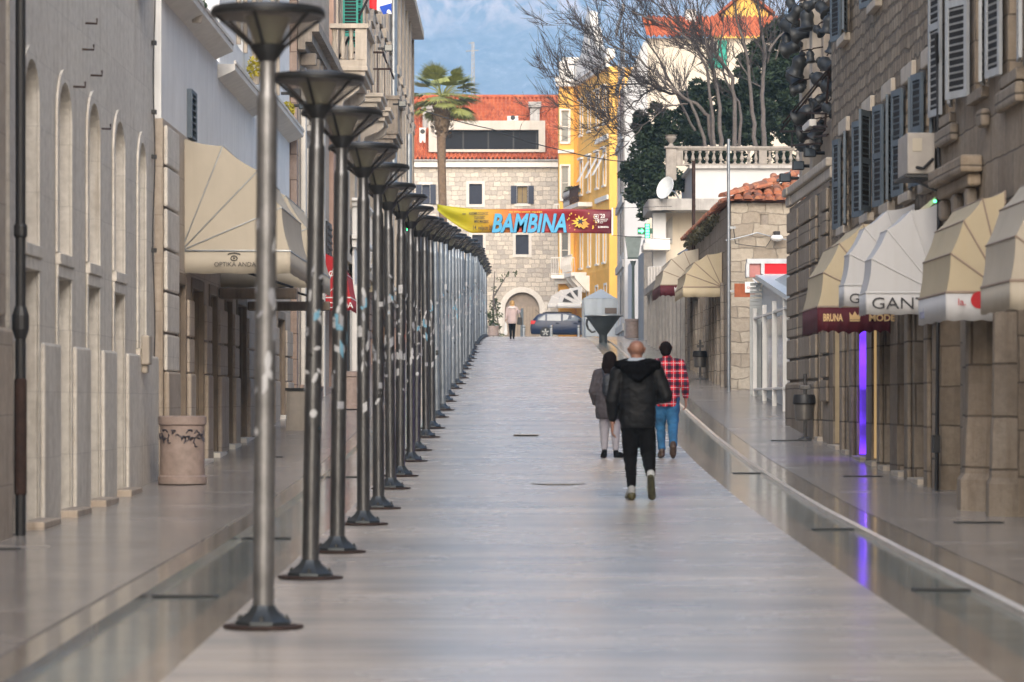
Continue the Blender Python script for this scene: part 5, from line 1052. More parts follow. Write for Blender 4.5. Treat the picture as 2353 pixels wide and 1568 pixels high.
m = M(); m.tube([(x, 134, ge(134)+.7), (x, 134, Z(612, 134)), (x, 134, Z(600, 134))], [.07, .06, .14], 12); m.build('pole', plain('green_grey_paint', (.16, .2, .18), .5, .3), t, smooth=30)
m = M(); s0, s1 = .22, .34; z0, z1 = Z(592, 134), Z(546, 134); m.add([(x-s0, 134-s0, z0), (x+s0, 134-s0, z0), (x+s0, 134+s0, z0), (x-s0, 134+s0, z0), (x-s1, 134-s1, z1), (x+s1, 134-s1, z1), (x+s1, 134+s1, z1), (x-s1, 134+s1, z1)], [(0, 3, 2, 1), (4, 5, 6, 7), (0, 1, 5, 4), (1, 2, 6, 5), (2, 3, 7, 6), (3, 0, 4, 7)]); m.build('lantern', plain('greenish_glass', (.38, .44, .40), .25), t)
m = M(); m.box(x-s1-.02, x+s1+.02, 134-s1-.02, 134+s1+.02, z1+.002, z1+.03); m.box(x-s0-.02, x+s0+.02, 134-s0-.02, 134+s0+.02, z0-.06, z0-.002); m.build('lantern_frame', plain('green_grey_paint2', (.13, .17, .15), .5, .3), t)
# funnel
t = thing('funnel_fountain', 'giant dark metal funnel standing at the head of the right paving channel', 'sculpture', (X(1385, 125), 125, ge(125))); x = X(1386, 125); g = ge(125); zt = Z(727, 125)
m = M(); m.lathe((x, 125, g), [(.165, -.1), (.165, .27), (.18, .30), (.68, zt-g-.03), (.75, zt-g-.025), (.76, zt-g), (.75, zt-g+.02), (.66, zt-g+.01), (.15, .33)], 48, cap=False); m.build('cone', plain('dark_bluish_metal', (.055, .065, .07), .45, .5, .2, 3), t, smooth=40)
m = M(); m.lathe((x, 125, zt), [(.74, -.01), (.775, 0), (.775, .03), (.74, .04)], 48); m.tube([(x+.7, 125, zt+.02), (x+.80, 125, zt), (x+.82, 125, zt-.04)], .03, 8); m.build('rim', galv, t, smooth=40)
m = M(); m.tube([(x-.63+.0, 125, zt-.12), (x-.66, 125, zt-.3), (x-.60, 125, zt-.5), (x-.45, 125, zt-.64), (x-.30, 125, zt-.6)], .045, 8); m.build('handle', rimsteel, t, smooth=50)
# tent
t = thing('market_tent', 'pale grey canvas market tent with peaked roof behind the funnel', 'tent', (X(1378, 168), 169, ge(168))); Y = 168; xa, xb = X(1341, Y), X(1418, Y); zc = Z(686, Y)
cg = plain('grey_tent_canvas', (.40, .44, .47), .8, 0, .06, 1, .05)
m = M(); p = (X(1383, Y), Y+1.5, Z(662, Y)); q = [(xa, Y, zc), (xb, Y, zc-.02), (xb, Y+3, zc), (xa, Y+3, zc)]; m.add(q+[p], [(0, 1, 4), (1, 2, 4), (2, 3, 4), (3, 0, 4)]); m.build('roof', cg, t)
m = M(); vs = []
for k in range(17): f = k/16; xx = xa+.02+(xb-xa-.04)*f; vs += [(xx, Y+.02+.03*math.sin(k*2.1), zc), (xx+.12*(1-f)*0+.10*(1-f), Y+.02+.06*math.sin(k*1.3), ge(Y)+.02)]
m.add(vs, [(2*k, 2*k+2, 2*k+3, 2*k+1) for k in range(16)]); m.add([(xa+.02, Y, zc), (xa+.02, Y+3, zc), (xa+.12, Y+3, ge(Y)), (xa+.12, Y, ge(Y))], [(0, 1, 2, 3)]); m.build('side_canvas', cg, t, smooth=60, recalc=False)
m = M(); m.box(X(1390, Y), X(1417, Y), Y-.05, Y-.02, Z(721, Y), Z(708, Y)); m.build('mesh_window', plain('brown_mesh', (.13, .1, .08), .7), t)
m = M(); [m.tube([(a, c, ge(Y)), (a, c, zc)], .03, 6) for a, c in ((xa, Y), (xb, Y), (xa, Y+3), (xb, Y+3))]; m.each('tent_leg', galv, t)
for i, (xd, lab) in enumerate([(1141, 'steel bollard leftmost of the row, beside the pink planter'), (1204, 'steel bollard between the walking woman and the car'), (1267, 'steel bollard in front of the rear door of the blue car'), (1330, 'steel bollard in front of the front door of the blue car')]):
    x = X(xd, 176); t = thing('bollard', lab, 'bollard', (x, 176, ge(176)), 'steel bollards across the street end'); m = M(); m.lathe((x, 176, ge(176)), [(.085, 0), (.085, .60), (.08, .64), (.04, .655), (.01, .66)], 16); m.build('post', galv, t, smooth=40); m = M(); m.lathe((x, 176, ge(176)), [(.0865, .52), (.0865, .56)], 16, cap=False); m.build('band', rimsteel, t)
x = X(1363, 177.5); m = M(); m.box(x-.09, x+.09, 177.4, 177.6, ge(177)-.1, ge(177)+.62); tag(m.build('stone_post', canvas_y, bevel=.02), 'small yellowish stone post between the car and the funnel', 'post')
# iron gates beside the arch
for lab, a, c in (('white wrought iron fence left of the arched gate', 1130, 1152), ('white wrought iron fence right of the arched gate', 1246, 1264)):
    Yg = 203; t = thing('wrought_fence', lab, 'fence', (X(a, Yg), Yg, 5.3)); m = M(); n = 9
    for k in range(n+1): x = X(a+(c-a)*k/n, Yg); m.tube([(x, Yg, 5.2), (x, Yg, Z(700-6*math.sin(math.pi*k/n), Yg))], .022, 4)
    m.box(X(a, Yg), X(c, Yg), Yg-.02, Yg+.02, Z(735, Yg), Z(733, Yg)); m.build('bars', whitepaint, t)
# ---- banner
YB = 100.0
t = thing('street_banner', 'long yellow to dark red cloth banner reading BAMBINA strung over the street', 'banner', (0, YB, Z(510, YB)))
mt, nt, bs = newmat('banner_cloth'); g = N(nt, 'ShaderNodeTexCoord'); s = N(nt, 'ShaderNodeSeparateXYZ'); L(nt, g.outputs['Object'], s.inputs[0]); mr = N(nt, 'ShaderNodeMapRange'); L(nt, s.outputs[0], mr.inputs[0]); mr.inputs[1].default_value = X(1010, YB); mr.inputs[2].default_value = X(1405, YB)
L(nt, ramp(nt, mr.outputs[0], [(0, (.46, .45, .01)), (.16, (.50, .42, .01)), (.32, (.55, .25, .015)), (.48, (.52, .05, .03)), (.7, (.28, .012, .02)), (1, (.10, .008, .02))]), bs.inputs['Base Color']); bs.inputs['Roughness'].default_value = .6
def bann(u, v):      # u 0..1 across, v 0 bottom..1 top
    xd = 1005+400*u; top = 470+(482-470)*min(1, u/.25)+ (0 if u > .25 else 0)-1.5*math.sin(math.pi*u); bot = 537-2*math.sin(math.pi*u)-22*max(0, (.2-u)/.2)**1.3*2.4
    if u < .25: top = 470+12*(u/.25)**.8
    f = v; yv = bot+(top-bot)*f; return (X(xd, YB), YB+.05*math.sin(8*u+5*v)+.03*math.sin(22*u-6*v), Z(yv, YB))
m = M(); nu, nv = 80, 10; vs = [bann(i/nu, j/nv) for j in range(nv+1) for i in range(nu+1)]
m.add(vs, [(j*(nu+1)+i, j*(nu+1)+i+1, (j+1)*(nu+1)+i+1, (j+1)*(nu+1)+i) for j in range(nv) for i in range(nu)]); f = m.build('cloth', mt, t, smooth=180, recalc=False); so = f.modifiers.new('t', 'SOLIDIFY'); so.thickness = .004
m = M(); x = X(1407, YB); m.tube([(x, YB, Z(541, YB)), (x, YB, Z(478, YB))], .028, 8); m.build('batten', whitelet, t)
YT = YB-.115
blue = plain('banner_sky_blue', (.06, .36, .62), .5); navyl = plain('banner_navy', (.01, .015, .04), .6); gold = plain('banner_gold', (.75, .5, .05), .6)
k = 41*YB/FD/.70
w0 = text('banner_title_shadow', 'BAMBINA', k, (X(1128, YT)+.02, YT+.012, Z(533, YT)-.02), (1, 0, 0), navyl, t, shear=.25, bold=.025, ext=.002, sx=1)
dx = max(v.co.x for v in w0.data.vertices)-min(v.co.x for v in w0.data.vertices); want = X(1296, YT)-X(1124, YT); mn = min(v.co.x for v in w0.data.vertices)
for v in w0.data.vertices: v.co.x = mn+(v.co.x-mn)*want/dx
w1 = w0.copy(); w1.data = w0.data.copy(); COL.objects.link(w1); w1.name = 'banner_title'; w1.data.materials.clear(); w1.data.materials.append(blue); w1.location = (-.02, -.016, .02)
for i, (s_, xd, yd, hh, mt_) in enumerate([('redatelj', 1070, 493, 3.5, letter), ('KRESIMIR DOLENCIC', 1090, 494, 6, letter), ('OLJA DESIC', 1102, 503, 6, letter), ('MIRO MACEDIC', 1102, 512, 6, letter), ('14. veljace 2020.', 1094, 528, 9.5, letter), ('HNK  SPLITSKO KAZALISTE - MALA SCENA', 1170, 489, 3.5, gold), ("'20", 1378, 501, 9, whitelet), ('19', 1367, 513, 9, whitelet), ('MARULICEVI', 1378, 506, 3, whitelet), ('DANI SPLIT', 1378, 510, 3, whitelet), ('SPLIT', 1378, 514, 3, whitelet), ('SLOBODNA', 1374, 524, 4, whitelet)]):
    o = text('banner_lettering', s_, hh*YB/FD/.7, (X(xd-(12 if i in (1, 2, 3) else 8 if i in (0, 4) else 0), YT), YT, Z(yd, YT)), (1, 0, 0), mt_, t, ext=.002, bold=.002 if hh > 3 else 0, sx=.55 if i < 4 else .62 if i == 4 else .8)
m = M(); c = (X(1335, YT), YT, Z(511, YT)); rnd = random.Random(2)
def star(cx, cz, r0, r1, n, y, mi, seed):
    rr = random.Random(seed); pts = []
    for i in range(2*n): a = math.pi*i/n; r = (r1 if i % 2 == 0 else r0)*rr.uniform(.8, 1.15); pts.append((cx+r*math.cos(a)*1.25, y, cz+r*math.sin(a)))
    m.prism(pts, (0, -.004, 0), mi)
star(c[0]-.03, c[2]-.0, .12, .22, 11, c[1], 0, 1); star(c[0]+.09, c[2]-.06, .09, .14, 9, c[1]-.008, 1, 2); star(c[0]-.02, c[2]+.02, .05, .13, 6, c[1]-.016, 2, 3)
for i in range(18): a = rnd.uniform(0, 6.28); r = rnd.uniform(.26, .36); x_, z_ = c[0]+r*math.cos(a)*1.4, c[2]+r*math.sin(a)*.95; s_ = rnd.uniform(.008, .02); m.prism([(x_-s_, c[1], z_-s_), (x_+s_, c[1], z_-s_), (x_+s_, c[1], z_+s_*1.6), (x_-s_, c[1], z_+s_*1.6)], (0, -.004, 0))
m.build('splash_emblem', [gold, plain('banner_orange', (.6, .3, .05), .6), navyl], t)
m = M(); x_, z_ = X(1370, YT), Z(498, YT); s_ = .07
for a, c_ in ((-s_, -.8*s_), (.8*s_, s_)): m.box(x_+a, x_+c_, YT-.004, YT, z_-s_, z_+s_); m.box(x_-.8*s_, x_+.8*s_, YT-.004, YT, z_+a, z_+c_)
m.tube([(x_, YT, z_), (x_, YT-.004, z_)], .03, 12); m.build('square_logo', whitelet, t)
m = M(); m.tube([(X(1407, YB), YB, Z(479, YB)), (5.1, YB+1, Z(470, YB))], .008, 5); m.tube([(X(1407, YB), YB, Z(541, YB)), (5.1, YB+1, Z(548, YB))], .008, 5); m.tube([(X(1005, YB), YB, Z(470, YB)), (-4.1, YB, Z(462, YB))], .008, 5); m.build('rope', dark, t)
cable('overhead_cable', [P(965, 252, 108), P(1130, 297, 108), P(1290, 345, 110), P(1436, 372, 112)], .018, 'thin dark cable crossing high over the street in front of the dormer')
# ---- car
t = thing('parked_car', 'dark blue estate car crossing the end of the street, seen from its right side', 'car', (2.6, 181.5, 5.25))
xr, g, yc = X(1219, 181.5), 5.23, 181.5
paint = plain('dark_blue_paint', (.006, .016, .05), .4, 0, .04, 2, spec=.3, coat=.12); tyre = plain('tyre_rubber', (.02, .02, .02), .8)
Tx = Matrix.Translation((xr, yc, g))
stn = [(0.0, .45, .62, .60, .70), (.04, .25, .95, .95, .80), (.18, .22, .98, 1.10, .83), (.42, .22, .96, 1.36, .84), (.75, .22, .94, 1.43, .85), (1.6, .2, .92, 1.45, .86), (2.3, .2, .92, 1.42, .86), (2.75, .2, .93, 1.28, .86), (3.15, .2, .95, 1.02, .85), (3.6, .2, .90, .93, .83), (4.0, .24, .78, .80, .76), (4.15, .35, .6, .62, .66)]
m = M(Tx); vs = []; fs = []; K = 10
for x, zb, zw, zr, hw_ in stn:
    for (yy, zz) in [(-hw_*.92, zb), (-hw_, zb+.15), (-hw_, (zb+zw)/2), (-hw_*.97, zw), (-hw_*.74, zr-.03), (-hw_*.55, zr), (hw_*.55, zr), (hw_*.74, zr-.03), (hw_*.97, zw), (hw_, (zb+zw)/2), (hw_, zb+.15), (hw_*.92, zb)]: vs.append((x, yy, zz))
K = 12
for i in range(len(stn)-1): fs += [(i*K+j, i*K+(j+1) % K, (i+1)*K+(j+1) % K, (i+1)*K+j) for j in range(K)]
fs += [tuple(range(K)), tuple(range((len(stn)-1)*K, len(stn)*K))[::-1]]
m.add(vs, fs); body = m.build('body', paint, t, smooth=35)
def sidez(x):  # interpolate
    for a, c in zip(stn, stn[1:]):
        if a[0] <= x <= c[0]: f = (x-a[0])/(c[0]-a[0]); return [a[i]+(c[i]-a[i])*f for i in range(5)]
def gl(name, xs0, xs1, top0, top1, lo=.05, mat=None):
    m = M(Tx); q = []
    for x, tp in ((xs0, top0), (xs1, top1)):
        s_ = sidez(x); zw, zr, hw_ = s_[2], s_[3], s_[4]
        def yat(z): f = (z-zw)/max(.01, (zr-.03-zw)); return -(hw_*.97+(hw_*.74-hw_*.97)*f)
        q.append([(x, yat(zw+lo)-.012, zw+lo), (x, yat(zw+(zr-.03-zw)*tp)-.012, zw+(zr-.03-zw)*tp)])
    m.add([q[0][0], q[1][0], q[1][1], q[0][1]], [(0, 1, 2, 3)]); return m.build(name, mat or winglass, t)
gl('window', .42, .85, .5, .88); gl('window', .95, 1.75, .88, .9); gl('window', 1.87, 2.6, .9, .86); gl('window', 2.6, 3.0, .86, .45)
m = M(Tx); m.box(.955+.8, 1.86, -.88, -.86, .30, .32); [m.box(a, a+.012, -.872, -.858, .28, .93) for a in (.9, 1.8, 2.85)]; m.box(.9, 2.85, -.875, -.86, .28, .292); m.build('door_seam', dark, t)
for a in (1.45, 2.5): m = M(Tx); m.box(a, a+.18, -.90, -.86, .82, .86); m.build('door_handle', paint, t)
for xw in (.86, 3.33):
    for sg in (-1, 1):
        m = M(Tx); m.tube([(xw, sg*.66, .31), (xw, sg*.875, .31)], .315, 28); w_ = m.build('wheel', tyre, t, smooth=40)
        m = M(Tx)
        for k in range(5): a = 2*math.pi*k/5+.3; m.prism([(xw+.04*math.cos(a+1.5), sg*.89, .31+.04*math.sin(a+1.5)), (xw+.21*math.cos(a+.2), sg*.89, .31+.21*math.sin(a+.2)), (xw+.21*math.cos(a-.2), sg*.89, .31+.21*math.sin(a-.2)), (xw-.04*math.cos(a+1.5), sg*.89, .31-.04*math.sin(a+1.5))], (0, sg*.01, 0))
        m.build('rim', plain('alloy', (.3, .31, .32), .4, .5) if sg < 0 and xw < 1 else bpy.data.materials['alloy'], w_)
m = M(Tx); m.prism([(.0, -.80, .78), (.02, -.82, 1.0), (.3, -.862, .97), (.22, -.86, .80)], (0, .1, 0)); m.build('tail_lamp', emit('tail_lamp_red', (.6, .02, .02), .5), t)
m = M(Tx); m.box(2.75, 2.93, -1.0, -.86, .95, 1.08); m.build('wing_mirror', dark, t, bevel=.02); m = M(Tx); m.tube([(.55, -.3, 1.4), (.3, -.3, 1.62)], .012, 5); m.build('aerial', dark, t); m = M(Tx); [m.tube([(.7, s_*.6, 1.43), (1.0, s_*.6, 1.49), (2.2, s_*.6, 1.48), (2.4, s_*.6, 1.42)], .02, 6) for s_ in (-1, 1)]; m.each('roof_rail', dark, t)
# ================================================================ vegetation
bark = plain('grey_bark', (.11, .095, .088), .9, 0, .25, 8, .3); twig = plain('dark_twigs', (.05, .042, .042), .9); palmbark = plain('palm_trunk_bark', (.17, .115, .075), .95, 0, .3, 9, .5)
leaf_e = leafm('evergreen_leaves', (.014, .030, .011), .75, .5); leaf_p = leafm('palm_fronds', (.25, .27, .09), .5, .4)
# palm
t = thing('palm_tree', 'tall fan palm with a shaggy trunk beside the pink building', 'palm', (X(1016, 165), 165, ge(165))); x, Y = X(1016, 165), 165
m = M(); m.lathe((x, Y, 0), [(.27, 4.9), (.24, 6), (.22, 8), (.21, 11), (.22, 14.2), (.24, Z(305, Y))], 18); pts = m.v; m.v = [(a+.05*math.sin(c*.7), q, c) for a, q, c in m.v]; m.build('trunk', palmbark, t, smooth=60)
m = M(); rnd = random.Random(1); zb, ztp = Z(318, Y), Z(235, Y)
for i in range(260):
    f = rnd.random(); z = zb+(ztp-zb)*f; r = .34+.36*math.sin(math.pi*min(1, f*.9+.12)); a = rnd.uniform(0, 6.28); c = Vector((x+math.cos(a)*r*.75, Y+math.sin(a)*r*.75, z)); d = Vector((math.cos(a)*.16, math.sin(a)*.16, .26-.2*(1-f))); s_ = Vector((-math.sin(a), math.cos(a), 0))*.06
    m.add([c-s_, c+s_, c+d+s_*.6, c+d-s_*.6], [(0, 1, 2, 3)])
m.lathe((x, Y, zb), [(.2, 0), (.40, (ztp-zb)*.35), (.45, (ztp-zb)*.65), (.3, ztp-zb)], 16); m.build('leaf_bases', plain('leaf_base_brown', (.23, .165, .11), .95, 0, .35, 12, .3), t, recalc=False)
m = M(); cz = Z(222, Y); R = random.Random(7)
for i in range(64):
    el = math.asin(R.uniform(-.45, .99)); az = R.uniform(0, 2*math.pi); d = Vector((math.cos(az)*math.cos(el), math.sin(az)*math.cos(el), math.sin(el))); Lp = R.uniform(.9, 1.5); o = Vector((x, Y, cz))
    tip = o+d*Lp+Vector((0, 0, -.12*Lp)); m.tube([o, o+d*Lp*.5+Vector((0, 0, .03)), tip], [.03, .022, .014], 4)
    dd = (tip-(o+d*Lp*.5)).normalized(); sd_ = dd.cross(Vector((0, 0, 1))); sd_ = sd_.normalized() if sd_.length > .1 else Vector((1, 0, 0)); up = sd_.cross(dd); nb = 22; Lf = R.uniform(.8, 1.15)
    for k in range(nb):
        a = (k/(nb-1)-.5)*2.2; dr_ = dd*math.cos(a)+sd_*math.sin(a); L_ = Lf*(.72+.28*math.cos(a*.9))*R.uniform(.9, 1.08); w_ = .046; sn = (sd_*math.cos(a)-dd*math.sin(a))*w_
        mid = tip+dr_*L_*.55+up*.02+Vector((0, 0, -.04)); end = tip+dr_*L_+Vector((0, 0, -.03-.16*L_*R.uniform(.2, 1.3)*(1 if el < .6 else .4)))
        m.add([tip, mid-sn, mid+sn, end], [(0, 1, 2), (1, 3, 2)])
m.build('crown', leaf_p, t, recalc=False)
# evergreens
def evergreen(name, lab, blobs, Y, size, dens, seed, trunk, mat=leaf_e):
    c0 = trunk[0]; t = thing(name, lab, 'tree', c0); m = M(); rnd = random.Random(seed)
    for i, (xd, yd, rd) in enumerate(blobs):
        r = rd*Y/FD; cy = Y+rnd.uniform(-r, r)*.7
        for s in range(5):
            a = rnd.uniform(0, 6.28); rr = r*rnd.uniform(.2, .75); c = (X(xd, Y)+math.cos(a)*rr, cy+rnd.uniform(-.5, .5)*r, Z(yd, Y)+math.sin(a)*rr); q = r*rnd.uniform(.35, .6); leafcloud(m, c, (q, q*1.1, q*.85), int(dens*q*q), size, seed*100+i*7+s, shell=.45)
        leafcloud(m, (X(xd, Y), cy+r*.3, Z(yd, Y)), (r*.85, r*.6, r*.85), int(dens*r*r*.6), size, seed*77+i, shell=.2)
    m.build('crown', mat, t, recalc=False)
    m = M(); m.tube(trunk, [.16, .13, .07] if 'bush' not in name else [.05, .04, .02], 8)
    for xd, yd, rd in blobs[::2]: m.tube([trunk[1], P(xd, yd, Y)], [.06, .02], 5)
    m.build('trunk', bark, t)
evergreen('evergreen_tree', 'dense dark green tree spilling down left of the balustrade', [(1495, 300, 42), (1530, 275, 30), (1475, 355, 42), (1500, 400, 48), (1450, 400, 30), (1455, 440, 30), (1490, 460, 34), (1530, 340, 40), (1440, 385, 18), (1480, 495, 16), (1545, 420, 40), (1475, 265, 20), (1505, 250, 18), (1560, 300, 30)], 126, .115, 1500, 2, [(X(1530, 127), 127, Z(480, 127)), (X(1520, 127), 127, Z(400, 127)), (X(1500, 127), 127, Z(320, 127))])
evergreen('evergreen_tree', 'broad shadowy evergreen behind the balustrade and the bare trunks', [(1600, 230, 40), (1620, 290, 45), (1680, 300, 45), (1690, 240, 45), (1740, 200, 50), (1780, 260, 50), (1730, 300, 45), (1790, 170, 45), (1810, 300, 40), (1770, 130, 35), (1830, 230, 50), (1800, 90, 35), (1830, 140, 40), (1650, 210, 30), (1590, 310, 35), (1570, 260, 25), (1850, 320, 40), (1760, 330, 25), (1805, 55, 25), (1600, 362, 26), (1650, 365, 26), (1700, 365, 26), (1750, 368, 26), (1800, 368, 28), (1850, 365, 28), (1565, 350, 24), (1720, 150, 30), (1740, 120, 34), (1775, 75, 30), (1800, 210, 45), (1660, 260, 34), (1610, 265, 34), (1715, 215, 34)], 132, .125, 1450, 3, [(X(1740, 132), 132, Z(385, 132)), (X(1745, 132), 132, Z(280, 132)), (X(1750, 132), 132, Z(200, 132))])
evergreen('evergreen_bush', 'small leafy branch reaching out beside the last street lamps before the gate', [(1138, 700, 18), (1134, 725, 18), (1132, 755, 18), (1150, 640, 8), (1165, 632, 8), (1185, 628, 6), (1135, 665, 9), (1136, 750, 16), (1150, 770, 12), (1128, 720, 12)], 179, .11, 260, 5, [(X(1134, 179), 179, 5.2), (X(1134, 179), 179, 7.5), (X(1137, 179), 179, 9.0)], leaf_ol)
# bare tree
t = thing('bare_tree', 'leafless many trunked tree spreading over the balustrade', 'tree', (X(1650, 124), 124, Z(385, 124))); YT_ = 124.5
m = M(); m2 = M(); rnd = random.Random(11)
def grow(p, d, L_, r, lvl, tgt):
    if tgt[0] <= 0: return
    tgt[0] -= 1; n = 5; pts = [p]; rr = [r]; dd = d.copy(); q = p.copy()
    for i in range(n):
        dd = (dd+Vector((rnd.gauss(0, .13), rnd.gauss(0, .13), rnd.gauss(.035, .10)))).normalized(); q = q+dd*L_/n; pts.append(q.copy()); rr.append(r*(1-.55*(i+1)/n))
    (m if r > .03 else m2).tube(pts, rr, 6 if r > .03 else 4, cap=False)
    if lvl == 0: return
    k = 5 if lvl > 1 else 5
    for i in range(k):
        j = rnd.randint(1, n); b_ = pts[j]; ax = Vector((rnd.gauss(0, 1), rnd.gauss(0, .8), rnd.gauss(.25, 1))).normalized(); nd = (dd*1.0+ax*rnd.uniform(.45, .85)).normalized(); nd = (nd+d*.35+Vector((0, 0, .12))).normalized()
        grow(b_, nd, L_*rnd.uniform(.55, .8), max(.013, rr[j]*rnd.uniform(.45, .65)), lvl-1, tgt)
limbs = [([(1640, 345), (1628, 270), (1600, 235), (1540, 215), (1480, 190), (1420, 150), (1380, 110)], .12), ([(1622, 345), (1608, 290), (1585, 235), (1530, 195), (1470, 140), (1400, 100), (1350, 60)], .10), ([(1655, 345), (1652, 250), (1640, 170), (1615, 90), (1600, 10)], .12),
         ([(1690, 345), (1690, 240), (1680, 160), (1640, 110), (1570, 60), (1520, 15)], .13), ([(1640, 345), (1632, 250), (1625, 160), (1590, 100), (1530, 60), (1450, 30)], .10), ([(1735, 345), (1725, 230), (1715, 130), (1690, 50), (1680, -10)], .12), ([(1760, 345), (1755, 220), (1765, 120), (1750, 30), (1745, -20)], .14), ([(1700, 345), (1708, 250), (1672, 180), (1660, 100), (1668, 20)], .09),
         ([(1530, 195), (1480, 215), (1440, 250), (1400, 275), (1360, 240), (1300, 230)], .05), ([(1580, 240), (1530, 245), (1480, 290), (1450, 320), (1420, 300)], .045), ([(1480, 190), (1410, 190), (1340, 190), (1290, 170)], .05), ([(1600, 300), (1560, 220), (1510, 120), (1460, 60), (1430, 5)], .07), ([(1765, 120), (1800, 70), (1830, 20)], .07)]
for li, (pl_, r0) in enumerate(limbs):
    yo = rnd.uniform(-1.5, 2.5); pts = []
    for i, (xd, yd) in enumerate(pl_): pts.append(P(xd, yd, YT_)+Vector((0, yo*(.4+.6*i/len(pl_)), 0)))
    fine = []
    for a, c in zip(pts, pts[1:]):
        for k in range(4): fine.append(a.lerp(c, k/4)+Vector((rnd.gauss(0, .03), rnd.gauss(0, .05), rnd.gauss(0, .03))))
    fine.append(pts[-1]); N_ = len(fine); rr = [max(.02, .78*r0*(1-.78*i/N_)) for i in range(N_)]; m.tube(fine, rr, 8)
    for i in range(int(N_*.35) if li < 8 else 2, N_, 1):
        d = (fine[min(i+1, N_-1)]-fine[i-1]).normalized(); ax = Vector((rnd.gauss(-.35, .8), rnd.gauss(0, .7), rnd.gauss(.2, .8))).normalized()
        grow(fine[i], (d+ax*.8).normalized(), rnd.uniform(.9, 1.7), rr[i]*.45, 2, [40])
m.build('trunk', bark, t, smooth=60, recalc=False); m2.build('twigs', twig, t, recalc=False)

# ================================================================ the row of street lamps
g0 = 0.0; HL = 3.65
lampglass = None
mt, nt, bs = newmat('lamp_frosted_panel'); bs.inputs['Base Color'].default_value = (.22, .20, .19, 1); bs.inputs['Roughness'].default_value = .3; bs.inputs['Alpha'].default_value = .42; panelm = mt
corem = plain('lamp_core_olive', (.25, .26, .17), .6)
stick = [plain('sticker_white', (.42, .43, .45), .5), plain('sticker_blue', (.13, .30, .42), .5), plain('sticker_black', (.02, .02, .02), .5), plain('sticker_silver', (.27, .28, .31), .4), plain('sticker_yellow', (.5, .55, .02), .5), plain('sticker_red', (.4, .06, .05), .5)]
lamp0 = thing('street_lamp', 'x', 'street lamp', (0, 0, 0), 'funnel headed steel street lamps in a row down the middle of the street')
m = M(); m.lathe((0, 0, 0), [(.235, .004), (.235, .016), (.2, .02)], 40); m.build('base_disc', rust, lamp0, smooth=30)
m = M(); m.lathe((0, 0, .0205), [(.170, 0), (.170, .020), (.15, .032), (.09, .08), (.067, .115)], 8, a0=math.pi/8); m.build('base_flange', plain('flange_steel', (.07, .08, .09), .42, .7, .2, 8), lamp0, smooth=20)
for k in range(4):
    a = math.pi/2*k; c = (.135*math.cos(a), .135*math.sin(a), .045); m = M(); m.lathe(c, [(.016, 0), (.016, .018), (.009, .02), (.009, .032)], 6); m.build('bolt', rimsteel, lamp0)
polem, nt, bs = newmat('lamp_pole_steel'); v = coords(nt, (6, 6, 1.2)); n = noise_(nt, v, 2, 6, .7); n2 = noise_(nt, coords(nt), 18, 3)
oi = N(nt, 'ShaderNodeObjectInfo'); col = ramp(nt, n, [(.3, (.08, .08, .084)), (.6, (.16, .165, .175)), (.8, (.22, .22, .225))]); col = mixc(nt, ramp(nt, n2, [(.62, (0, 0, 0)), (.68, (.35,)*3)]), col, (.05, .045, .04, 1))
L(nt, col, bs.inputs['Base Color']); bs.inputs['Metallic'].default_value = .85; bs.inputs['Roughness'].default_value = .36
m = M(); m.lathe((0, 0, 0), [(.062, .10), (.0615, 1.2), (.0605, 2.2), (.060, 3.10), (.058, 3.13), (.047, 3.16), (.047, 3.345)], 28); m.build('pole', polem, lamp0, smooth=40)
m = M(); m.lathe((0, 0, 0), [(.048, 3.335), (.056, 3.345), (.105, 3.415), (.108, 3.43), (.10, 3.435)], 28); m.build('collar', rimsteel, lamp0, smooth=40)
m = M(); m.lathe((0, 0, 0), [(.100, 3.433), (.318, 3.60)], 32, cap=False); bowl = m.build('glass_bowl', panelm, lamp0, smooth=40)
m = M(); m.lathe((0, 0, 0), [(.07, 3.433), (.14, 3.60)], 20, cap=False); m.build('light_core', corem, bowl, smooth=40)
for k in range(6):
    a = 2*math.pi*k/6+.35; c, s_ = math.cos(a), math.sin(a); m = M(); m.tube([(.104*c, .104*s_, 3.428), (.325*c, .325*s_, 3.605)], .011, 6); m.build('rib', rimsteel, lamp0)
m = M(); m.lathe((0, 0, 0), [(.30, 3.595), (.334, 3.60), (.338, 3.625), (.325, 3.65), (.20, 3.668), (.02, 3.675)], 40); m.build('rim', rimsteel, lamp0, smooth=35)
def stickers(seed, kind=0):
    rn = random.Random(seed); m = M(); n_ = rn.randint(12, 18)
    for i in range(n_):
        z = rn.triangular(.9, 2.6, 1.75); a0 = rn.uniform(math.pi*1.05, math.pi*1.95); h = rn.choice([.03, .05, .06, .09, .11]); w_ = rn.choice([.35, .5, .7, .9]); mi = rn.choices(range(6), [5, 1.1, 1.2, 6, .05, .15])[0]; r = .0625+.0004*(i % 5); K = 6; vs = []
        rd = rn.random() < .3; tl = rn.gauss(0, .03)
        for j in range(K+1):
            f = j/K; a = a0+(f-.5)*w_; hh = h*(math.sqrt(max(.04, 1-(2*f-1)**2)) if rd else 1); vs += [(r*math.cos(a), r*math.sin(a), z-hh/2+tl*f), (r*math.cos(a), r*math.sin(a), z+hh/2+tl*f)]
        m.add(vs, [(2*j, 2*j+2, 2*j+3, 2*j+1) for j in range(K)], mi)
        if rn.random() < .4 and not rd and h > .04:
            r += .0006; z2 = z+h*.1; m.add([(r*math.cos(a0+q*w_), r*math.sin(a0+q*w_), z2+s_) for q, s_ in ((-.3, -.008), (.3, -.008), (.3, .008), (-.3, .008))], [(0, 1, 2, 3)], rn.choice([2, 1, 0]))
    o = m.build('stickers', stick, None, recalc=False); return o
